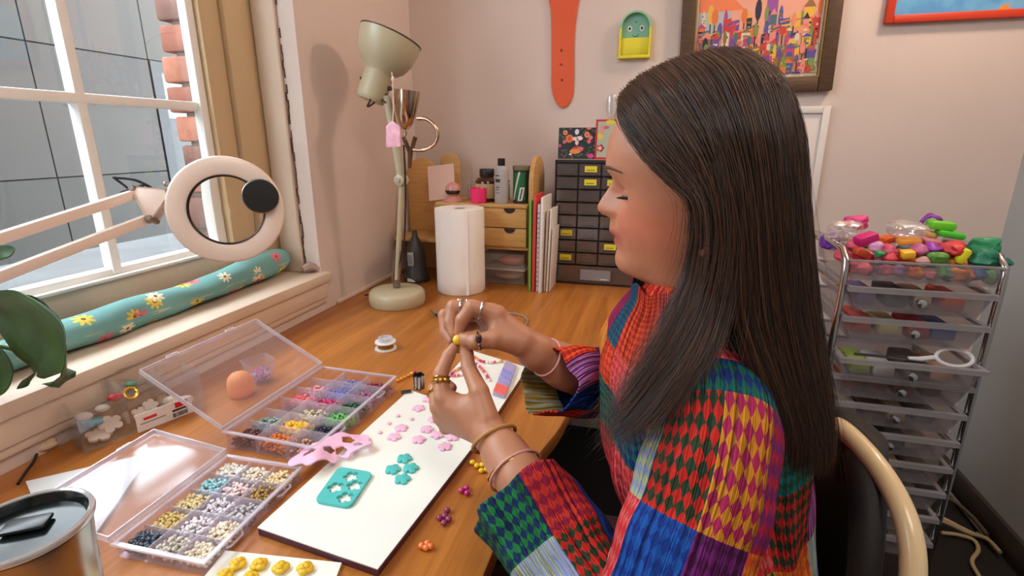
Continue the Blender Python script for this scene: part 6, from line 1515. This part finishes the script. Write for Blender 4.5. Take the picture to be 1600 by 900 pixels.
# ---------------------------------------------------------------- hair: shaped mass plus fine strands
def H(pts): return np.array([list(onY(y, u, v)) for u, v, y in pts])
front = [[(972, 164, .615), (972, 190, .590), (990, 222, .562), (1028, 264, .543), (1076, 297, .533), (1092, 342, .530), (1083, 420, .528), (1045, 500, .505), (985, 590, .470), (928, 668, .455)],
    [(972, 150, .620), (990, 175, .572), (1030, 230, .545), (1075, 280, .531), (1103, 322, .523), (1108, 390, .519), (1092, 470, .512), (1048, 560, .484), (990, 640, .458), (944, 694, .448)],
    [(1000, 122, .630), (1030, 150, .567), (1070, 205, .536), (1105, 268, .524), (1124, 335, .517), (1126, 405, .513), (1108, 490, .503), (1072, 570, .474), (1018, 645, .450), (962, 690, .446)],
    [(1040, 101, .640), (1072, 130, .567), (1108, 190, .533), (1130, 260, .522), (1140, 335, .514), (1140, 410, .510), (1124, 490, .502), (1096, 560, .480), (1060, 610, .458), (1020, 660, .447)]]
back = [[(1040, 101, .640), (1072, 130, .567), (1108, 190, .533), (1132, 260, .522), (1146, 335, .514), (1150, 420, .510), (1156, 500, .503), (1184, 590, .492), (1206, 660, .486), (1196, 722, .485)],
    [(1090, 85, .650), (1130, 118, .570), (1160, 190, .536), (1176, 270, .525), (1184, 350, .519), (1190, 440, .517), (1202, 530, .513), (1226, 620, .505), (1240, 690, .500), (1230, 742, .500)],
    [(1130, 80, .660), (1180, 112, .585), (1208, 190, .552), (1220, 270, .540), (1226, 350, .535), (1234, 440, .534), (1246, 530, .531), (1262, 620, .524), (1270, 690, .520), (1262, 742, .520)],
    [(1160, 83, .675), (1215, 125, .620), (1244, 200, .600), (1252, 280, .590), (1257, 360, .584), (1264, 450, .580), (1274, 540, .575), (1286, 630, .565), (1290, 695, .560), (1280, 738, .560)],
    [(1150, 82, .690), (1212, 124, .680), (1246, 200, .680), (1253, 280, .670), (1256, 360, .660), (1262, 450, .650), (1268, 540, .640), (1274, 620, .630), (1272, 690, .62), (1262, 730, .62)]]
farside = [[(1150, 82, .690), (1212, 124, .685), (1244, 200, .690), (1246, 280, .690), (1240, 360, .690), (1240, 450, .690), (1240, 540, .690), (1240, 620, .69), (1236, 680, .69), (1226, 720, .69)],
    [(1090, 86, .680), (1120, 110, .730), (1140, 180, .745), (1150, 260, .745), (1150, 340, .745), (1140, 420, .745), (1130, 480, .745), (1130, 540, .745), (1130, 590, .745), (1130, 640, .745)],
    [(1000, 124, .640), (1015, 150, .690), (1040, 220, .715), (1065, 280, .72), (1072, 340, .72), (1066, 410, .72), (1056, 450, .73), (1056, 500, .73), (1056, 540, .73), (1056, 580, .73)],
    [(972, 164, .622), (975, 195, .650), (995, 235, .690), (1035, 280, .710), (1062, 320, .710), (1058, 390, .71), (1046, 440, .72), (1044, 490, .72), (1044, 530, .72), (1044, 560, .72)]]
NT_ = 56
def sheet(guides, ns):
    g = np.array([catmull(H(x), NT_) for x in guides]); return np.stack([catmull(g[:, k], ns) for k in range(NT_)], 1)   # ns, NT, 3
t = NT('dark brown hair'); uvn = t.add('ShaderNodeUVMap'); mp = t.add('ShaderNodeMapping'); mp.inputs['Scale'].default_value = (150, 2.2, 1); t.ln(uvn.outputs[0], mp.inputs[0])
f1 = t.noise(mp.outputs[0], 1.0, 4, .6)
t.ln(t.ramp(f1, [(.30, lin((22, 13, 9))), (.72, lin((52, 32, 21)))]).outputs[0], t.p.inputs['Base Color'])
t.p.inputs['Roughness'].default_value = .42; t.bump(f1, .5, .006); t.p.inputs['Specular IOR Level'].default_value = .45
m_hair = t.m
sheets = [sheet(front, 40), sheet(back, 56), sheet(farside, 40)]
verts = []; faces = []; uvs = []
rng = np.random.default_rng(5)
for si, S in enumerate(sheets):
    ns = S.shape[0]
    du = np.gradient(S, axis=0); dt = np.gradient(S, axis=1); nrm_ = np.cross(du, dt); nrm_ /= np.maximum(np.linalg.norm(nrm_, axis=2, keepdims=True), 1e-9)
    cen = np.array([-hc, Y0, 1.12]); 
    flip = np.sign((nrm_ * (S - np.array([.08, Y0, 1.05]))).sum(2, keepdims=True).mean()); nrm_ *= flip
    lock = np.sin(np.linspace(0, ns * .55, ns))[:, None] * .5 + np.sin(np.linspace(0, ns * 1.7, ns) + 1)[:, None] * .3
    S = S + nrm_ * (lock * np.linspace(.0004, .0028, NT_)[None])[:, :, None]
    sheets[si] = (S, nrm_)
    b0 = len(verts); th_ = .011; cut = (.66, .88, 1.0)[si]
    for layer in (0, 1):
        for i in range(ns):
            for k in range(NT_):
                kk = k / (NT_ - 1) * (cut - .05 * (.5 + .5 * sin(i * 2.1)) * (si < 2)) * (NT_ - 1); k0 = min(int(kk), NT_ - 2); ff = kk - k0; tip = 1 - .85 * max(0, (k / (NT_ - 1) - .70) / .30); sq_ = S[i, k0] * (1 - ff) + S[i, k0 + 1] * ff; verts.append(tuple(sq_ - nrm_[i, k0] * (th_ * tip * layer + .001))); uvs.append((i / ns * .25 + si, k / NT_))
    n1 = ns * NT_
    for i in range(ns - 1):
        for k in range(NT_ - 1):
            a_, b_, c_, d_ = b0 + i * NT_ + k, b0 + (i + 1) * NT_ + k, b0 + (i + 1) * NT_ + k + 1, b0 + i * NT_ + k + 1
            faces.append((a_, b_, c_, d_)); faces.append((d_ + n1, c_ + n1, b_ + n1, a_ + n1))
    for k in range(NT_ - 1):
        for i in (0, ns - 1): a_ = b0 + i * NT_ + k; faces.append((a_, a_ + 1, a_ + 1 + n1, a_ + n1))
    for i in range(ns - 1): a_ = b0 + i * NT_ + NT_ - 1; faces.append((a_, a_ + NT_, a_ + NT_ + n1, a_ + n1)); a_ = b0 + i * NT_; faces.append((a_, a_ + NT_, a_ + NT_ + n1, a_ + n1))
me = bpy.data.meshes.new('hair'); me.from_pydata([tuple(np.array(v) - np.array(PO)) for v in verts], [], faces); me.update()
uvl = me.uv_layers.new(name='UVMap'); li = np.zeros(len(me.loops), np.int32); me.loops.foreach_get('vertex_index', li); uvl.data.foreach_set('uv', np.array(uvs, np.float32)[li].ravel())
me.shade_smooth(); me.materials.append(m_hair); hair = link('hair', me, pe)
# under-cap closing the crown, and the shadowed mass behind the ear and neck
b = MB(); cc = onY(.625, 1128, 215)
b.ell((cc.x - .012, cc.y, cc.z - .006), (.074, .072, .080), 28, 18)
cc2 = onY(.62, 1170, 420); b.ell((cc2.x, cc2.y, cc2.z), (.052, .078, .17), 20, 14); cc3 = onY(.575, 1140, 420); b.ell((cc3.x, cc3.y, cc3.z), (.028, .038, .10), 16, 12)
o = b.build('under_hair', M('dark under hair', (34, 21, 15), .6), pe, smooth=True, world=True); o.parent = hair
# strands
def strands(n, sheets_, name, spread, r0):
    npt = 22; pts = np.zeros((n, npt, 3)); rad = np.zeros((n, npt))
    pick = rng.choice(len(sheets_), n, p=np.array([.34, .52, .14]))
    for j in range(n):
        S, N_ = sheets_[pick[j]]; ns = S.shape[0]; x = rng.random() * (ns - 1.001); i = int(x); f = x - i
        xc = min(ns - 1.01, max(0, (round(x / 2.6 + .3) - .3 + .25 * sin(round(x / 2.6) * 7.0)) * 2.6)); ic = int(xc); fc2 = xc - ic; cl_ = (np.linspace(0, 1, NT_) ** 2.2)[:, None] * .72
        c = (S[i] * (1 - f) + S[i + 1] * f) * (1 - cl_) + (S[ic] * (1 - fc2) + S[ic + 1] * fc2) * cl_; nn = N_[i]
        t1 = 1.0 - (.34, .20, .2)[pick[j]] * rng.random() ** (1.0, 1.4, 1.4)[pick[j]]; t0 = 0 if rng.random() < .75 else rng.random() * .4
        tt = np.linspace(t0, t1, npt) * (NT_ - 1); q = np.stack([np.interp(tt, np.arange(NT_), c[:, a_]) for a_ in range(3)], 1); nq = np.stack([np.interp(tt, np.arange(NT_), nn[:, a_]) for a_ in range(3)], 1)
        off_ = rng.normal(0, .0010) + .0012; w_ = np.linspace(0, 1, npt)
        wav = rng.normal(0, 1, 3) * spread * (1.7, 1.1, 1)[pick[j]] * w_[:, None] ** 1.6 + np.sin(w_ * rng.uniform(3, 8) + rng.uniform(0, 6))[:, None] * rng.normal(0, 1, 3) * .0016
        pts[j] = q + nq * off_ + wav; rad[j] = r0 * (1 - .75 * w_ ** 3)
    hcv = bpy.data.hair_curves.new(name); hcv.add_curves([npt] * n)
    hcv.attributes['position'].data.foreach_set('vector', (pts - np.array(PO)).astype(np.float32).ravel())
    ra = hcv.attributes.get('radius') or hcv.attributes.new('radius', 'FLOAT', 'POINT'); ra.data.foreach_set('value', rad.astype(np.float32).ravel())
    o = bpy.data.objects.new(name, hcv); COL.objects.link(o); o.parent = hair; o['kind'] = 'stuff'
    return o
t = NT('hair strands'); t.p.inputs['Base Color'].default_value = lin((62, 38, 25)); t.p.inputs['Roughness'].default_value = .32; t.p.inputs['Anisotropic'].default_value = .5
hi = t.add('ShaderNodeHairInfo'); t.ln(t.ramp(hi.outputs['Random'], [(0, lin((26, 15, 10))), (.6, lin((60, 36, 23))), (1, lin((104, 66, 42)))]).outputs[0], t.p.inputs['Base Color'])
so = strands(13000, sheets, 'hair_strands', .0045, .00022); so.data.materials.append(t.m)
so2 = strands(350, sheets, 'flyaway_strands', .014, .00013); so2.data.materials.append(t.m)

# ---------------------------------------------------------------- patchwork shirt
t = NT('patchwork pleated cotton'); uvn = t.add('ShaderNodeUVMap'); sx = t.add('ShaderNodeSeparateXYZ'); t.ln(uvn.outputs[0], sx.inputs[0])
U0, V0 = sx.outputs[0], sx.outputs[1]
nz = t.noise(uvn.outputs[0], 60, 2); U = t.math('ADD', U0, t.math('MULTIPLY', t.math('SUBTRACT', nz, .5), .004)); V_ = t.math('ADD', V0, t.math('MULTIPLY', t.math('SINE', t.math('MULTIPLY', U0, 2 * pi / .0052)), .0005))
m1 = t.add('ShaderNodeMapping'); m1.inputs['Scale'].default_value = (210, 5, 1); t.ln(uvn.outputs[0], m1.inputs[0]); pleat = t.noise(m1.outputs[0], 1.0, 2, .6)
PD = .0096
d1 = t.math('ADD', t.math('DIVIDE', U, PD), t.math('DIVIDE', V_, PD * 1.5)); d2 = t.math('SUBTRACT', t.math('DIVIDE', U, PD), t.math('DIVIDE', V_, PD * 1.5))
chk_ = t.math('MODULO', t.math('ABSOLUTE', t.math('ADD', t.math('FLOOR', d1), t.math('FLOOR', d2))), 2)
pl_ = t.math('MULTIPLY', pleat, 3.0); strp = t.math('GREATER_THAN', pleat, .5)
ca = t.add('ShaderNodeAttribute', attribute_name='cola'); cb_ = t.add('ShaderNodeAttribute', attribute_name='colb')
fac_ = t.n.new('ShaderNodeMix'); fac_.data_type = 'FLOAT'; t.ln(ca.outputs['Alpha'], fac_.inputs[0]); t.ln(chk_, fac_.inputs[2]); t.ln(strp, fac_.inputs[3])
cc_ = t.mix(fac_.outputs[0], ca.outputs['Color'], cb_.outputs['Color'])
thread = t.ramp(pleat, [(.36, (.34, .30, .36, 1)), (.47, (1, 1, 1, 1))]).outputs[0]; cc_ = t.mix(.85, cc_, thread, 'MULTIPLY')  # darkens pleat valleys in the colour: painted fold shade along with dark yarn lines
t.ln(cc_, t.p.inputs['Base Color']); t.p.inputs['Roughness'].default_value = .7; t.p.inputs['Specular IOR Level'].default_value = .15
n_ = t.noise(t.coord('Object'), 26, 3); t.bump(t.math('ADD', t.math('MULTIPLY', pl_, .5), t.math('MULTIPLY', n_, 1.2)), 1.0, .009)
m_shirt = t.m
CP = dict(rg=((206, 44, 38), (44, 66, 44)), om=((222, 148, 40), (186, 44, 96)), bl=((28, 84, 168), (24, 58, 140)), pu=((112, 34, 110), (86, 24, 78)), oy=((232, 130, 36), (226, 84, 40)), yg=((206, 176, 70), (196, 206, 190)), rp=((224, 52, 56), (240, 104, 104)), gb=((34, 110, 96), (34, 60, 130)), tg=((28, 120, 120), (36, 84, 60)), rm=((190, 34, 64), (120, 40, 110)),
    go=((226, 170, 60), (232, 110, 50)), gw=((184, 196, 150), (150, 164, 206)), pw=((196, 120, 180), (96, 40, 100)), db=((30, 40, 100), (90, 60, 150)), gr=((36, 130, 70), (28, 50, 96)), or_=((230, 90, 40), (200, 40, 40)), ol=((170, 160, 60), (60, 70, 40)), cr=((214, 60, 50), (150, 30, 60)))
def patched(name, G, pu, pv, table, usize, vsize, closed=True, uoff=0):
    """G[v][u] grid of points; patches of usize x vsize cells; table(row, col)->(key, stripes)"""
    m = len(G); n = len(G[0]); o = MB().grid(G, closed)
    return o, m, n, pu, pv, table, usize, vsize, uoff
def build_shirt(parts):
    vs = []; fs = []; A = []; B_ = []; UV = []
    for (b, m, n, pu, pv, table, us, vsz, uo) in parts:
        off_ = len(vs); vs += b.v
        for idx, f in enumerate(b.f):
            i, k = divmod(idx, n); fs.append(tuple(x + off_ for x in f))
            key, st = table(i // vsz if isinstance(vsz, int) else sum(1 for q in vsz if i >= q), (k + uo) // us); a_, b_ = CP[key]
            A.append(tuple(.86 * q for q in s2l(a_)) + (float(st),)); B_.append(tuple(.86 * q for q in s2l(b_)) + (1.0,))
            UV += [(k * pu, i * pv), ((k + 1) * pu, i * pv), ((k + 1) * pu, (i + 1) * pv), (k * pu, (i + 1) * pv)]
    me = bpy.data.meshes.new('shirt'); me.from_pydata([tuple(Vector(v) - PO) for v in vs], [], fs); me.update()
    for nm, arr in (('cola', A), ('colb', B_)):
        at = me.color_attributes.new(nm, 'FLOAT_COLOR', 'CORNER'); at.data.foreach_set('color', np.repeat(np.array(arr, np.float32), 4, axis=0).ravel())
    uvl = me.uv_layers.new(name='UVMap'); uvl.data.foreach_set('uv', np.array(UV, np.float32).ravel())
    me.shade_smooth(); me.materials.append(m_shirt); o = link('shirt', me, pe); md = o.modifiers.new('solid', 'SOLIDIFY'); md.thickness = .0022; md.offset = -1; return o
def sleeve(path, radii, nu=96, nv=112, tab_=None, flare=None, refup=(0, 0, 1), seed=1, near=None, us=14, vs_=None, sq=.92):
    c = catmull(path, nv); r = np.array([np.interp(i / (nv - 1) * (len(radii) - 1), range(len(radii)), radii) for i in range(nv)]); G = []
    up = Vector(refup); L_ = np.concatenate([[0], np.cumsum(np.linalg.norm(np.diff(c, axis=0), axis=1))])
    for i in range(nv):
        tg_ = Vector(c[min(i + 1, nv - 1)] - c[max(i - 1, 0)]).normalized(); up = (up - tg_ * up.dot(tg_)).normalized(); sd = tg_.cross(up); f = i / (nv - 1); row = []
        for k in range(nu):
            a_ = 2 * pi * k / nu; rr = r[i] * (1 + .035 * sin(3 * a_ + f * 9 + seed) * (.4 + f) + .022 * sin(7 * a_ - f * 14 + seed * 2) * (.3 + f) + .018 * sin(L_[i] * 95 + 2 * sin(a_ + seed)))
            fl = max(0, (f - .80) / .20); rr *= 1 + fl * .07 * sin(6 * a_ + seed)
            p_ = Vector(c[i]) + up * rr * cos(a_) + sd * rr * sq * sin(a_)
            if flare: p_ += Vector(flare) * fl * fl * max(0, -cos(a_))
            if near: p_ += Vector(near) * max(0, (f - .6) / .4) * max(0, -(p_.y - c[i][1]) / rr)
            row.append(tuple(p_))
        G.append(row)
    return patched('s', G, 2 * pi * float(np.mean(radii)) / nu, L_[-1] / (nv - 1), tab_, us, vs_ or (15, 21, 41, 60, 78, 95))
LC = Vector(LW) + fa * .088
Ltab = [['rp', 'rp', 'rp', 'or_', 'om', 'rp'], ['gb', 'gb', 'ol', 'gb', 'gb', 'gb'], ['rg', 'gw', 'bl', 'gb', 'tg', 'rm', 'om'], ['bl', 'rp', 'pw', 'pu', 'cr', 'oy', 'pu'], ['yg', 'tg', 'or_', 'rm', 'tg', 'ol', 'oy'], ['gw', 'rg', 'bl', 'cr', 'rm', 'or_', 'gw'], ['gr', 'cr', 'bl', 'go', 'go', 'gr', 'gr']]
def lt(r_, c_): k = Ltab[min(r_, 6)]; k = k[c_ % len(k)]; return k, 1 if k in ('yg', 'gw', 'gr', 'go', 'pw', 'bl') and (r_ + c_) % 3 else 0
s1 = sleeve([(.062, .568, .925), SHL + np.array([-.0, .0, .0]), (.052, .430, .825), tuple(ELB + np.array([.012, -.005, .0])), tuple(ELB + np.array([-.052, .045, .015])), tuple(LC - fa * .0)], [.056, .066, .067, .064, .057, .070], tab_=lt, flare=(.018, -.008, -.080), refup=(0, -.3, 1), seed=1)
Rtab = [['rp', 'gb', 'rp', 'or_', 'gb', 'rp'], ['tg', 'om', 'rg', 'gb', 'rg', 'om'], ['or_', 'ol', 'gb', 'pw', 'bl', 'pu'], ['gw', 'bl', 'gr', 'ol', 'tg', 'yg'], ['tg', 'ol', 'pu', 'rm', 'db', 'ol'], ['bl', 'pu', 'om', 'bl', 'pu', 'pw'], ['yg', 'or_', 'bl', 'pw', 'or_', 'gr']]
def rtb(r_, c_): k = Rtab[min(r_, 6)][c_ % 6]; return k, 1 if k in ('yg', 'gw', 'gr', 'pw', 'pu') else 0
RC_ = Vector(RW) + ra_ * .024
s2 = sleeve([(.062, .69, .925), SHR, (.06, .825, .825), tuple(ERB + np.array([.0, .005, .005])), tuple(D_(975, 606, .785)), tuple(D_(912, 594, .735)), tuple(D_(848, 588, .698))], [.060, .068, .064, .060, .054, .054], tab_=rtb, flare=(.012, .0, -.022), refup=(0, .3, 1), seed=3)
rings = [(.43, .185, .625, .135, .195), (.52, .165, .625, .125, .185), (.62, .135, .628, .115, .172), (.72, .112, .630, .110, .170), (.80, .088, .630, .118, .172), (.87, .078, .630, .116, .172), (.92, .066, .630, .112, .165), (.955, .060, .628, .098, .138), (.98, .054, .626, .080, .100), (1.000, .050, .624, .064, .074), (1.018, .048, .623, .060, .066)]
RG = np.array(rings); nv, nu = 130, 160; G = []
tt = np.linspace(0, len(RG) - 1, nv); rg_ = catmull(RG, nv)
for i in range(nv):
    z, cx, cy, ax_, ay_ = rg_[i]; cx -= .008; row = []
    for k in range(nu):
        a_ = 2 * pi * k / nu; ca_, sa_ = cos(a_), sin(a_); n_ = 2.25; rr = (abs(ca_) ** n_ + abs(sa_) ** n_) ** (-1 / n_)
        w_ = 1 + (.022 * sin(5 * a_ + z * 20) + .016 * sin(11 * a_ - z * 34) + .010 * sin(19 * a_ + z * 8)) * (1 if z < .95 else .4)
        row.append((cx + ax_ * rr * ca_ * w_, cy + ay_ * rr * sa_ * w_, z + .004 * sin(9 * a_)))
    G.append(row)
Ttab = [['tg', 'rg', 'or_', 'go', 'rm', 'pu', 'bl', 'ol', 'om', 'gr'], ['go', 'gr', 'pw', 'ol', 'yg', 'rg', 'cr', 'db', 'or_', 'tg'], ['ol', 'oy', 'gw', 'gr', 'go', 'bl', 'yg', 'rp', 'rg', 'rp'], ['rp', 'rg', 'pw', 'bl', 'or_', 'rg', 'db', 'cr', 'rp', 'oy'], ['gb', 'tg', 'rm', 'om', 'rg', 'gw', 'rp', 'gr', 'gb', 'rp'], ['rp', 'or_', 'rp', 'rp', 'gb', 'om', 'go', 'or_', 'rp', 'gb'], ['rp', 'gw', 'rp', 'rp', 'om', 'gw', 'rm', 'gb', 'or_', 'rp']]
def ttb(r_, c_): k = Ttab[min(r_, 6)][c_ % 10]; return k, 1 if k in ('yg', 'gw', 'pw', 'go', 'db') else 0
s3 = patched('t', G, 2 * pi * .14 / nu, .62 / nv, ttb, 12, 15)
build_shirt([s1, s2, s3])
# turned collar: a leaning band around the neck, open at the front
G = []
for j in range(6):
    f = j / 5; row = []
    for k in range(60):
        a_ = radians(-158 + 316 * k / 59); r1 = .052 + .016 * f; row.append((.056 + r1 * 1.0 * cos(a_) - .006 * f, .623 + (r1 + .008) * sin(a_), 1.022 + .012 * sin(f * pi) - .030 * f))
    G.append(row)
cl = patched('c', G, .0065, .008, lambda r_, c_: (('gw', 'rp', 'om', 'gb', 'yg', 'rp', 'or_', 'gw')[c_ % 8], c_ % 2), 8, 6, False)
b, m, n, *_ = cl
n1 = n - 1
me = bpy.data.meshes.new('collar'); me.from_pydata([tuple(Vector(v) - PO) for v in b.v], [], b.f); me.update()
A = []; B_ = []; UV = []
for idx, f in enumerate(b.f):
    i, k = divmod(idx, n1); key = ('or_', 'rp', 'om', 'gb', 'rp', 'cr', 'or_', 'gw')[(k // 8) % 8]; A.append(s2l(CP[key][0]) + (0.,)); B_.append(s2l(CP[key][1]) + (1.,)); UV += [(k * .0065, i * .008), (k * .0065 + .0065, i * .008), (k * .0065 + .0065, i * .008 + .008), (k * .0065, i * .008 + .008)]
for nm, arr in (('cola', A), ('colb', B_)):
    at = me.color_attributes.new(nm, 'FLOAT_COLOR', 'CORNER'); at.data.foreach_set('color', np.repeat(np.array(arr, np.float32), 4, axis=0).ravel())
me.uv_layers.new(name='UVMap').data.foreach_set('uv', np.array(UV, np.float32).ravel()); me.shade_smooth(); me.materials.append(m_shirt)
o = link('collar', me, pe); md = o.modifiers.new('solid', 'SOLIDIFY'); md.thickness = .003
# dark trousers and shoes under the desk
legs = []
for y in (.55, .70):
    legs += [grp((.17, y, .515), (-.21, y, .535), .078, .060, .02), grp((-.21, y, .535), (-.20, y, .10), .058, .042, .02)]
legs.append(tors((.18, .625, .52), (.125, .165, .075)))
V, Q = sdf_mesh(legs, (-.32, .42, .05), (.33, .83, .63), .008)
o, _ = np_mesh('trousers', V, Q, M('dark burgundy trousers', (52, 22, 24), .8, var=.3, vscale=30), pe, smooth_it=2, origin=PO)
for y in (.55, .70):
    b = MB(); b.ell((-.245, y, .040), (.105, .042, .040), 18, 10).ell((-.20, y, .070), (.045, .040, .045), 14, 9)
    b.build('shoe', M('black shoe', (22, 20, 20), .4), pe, smooth=True, world=True)
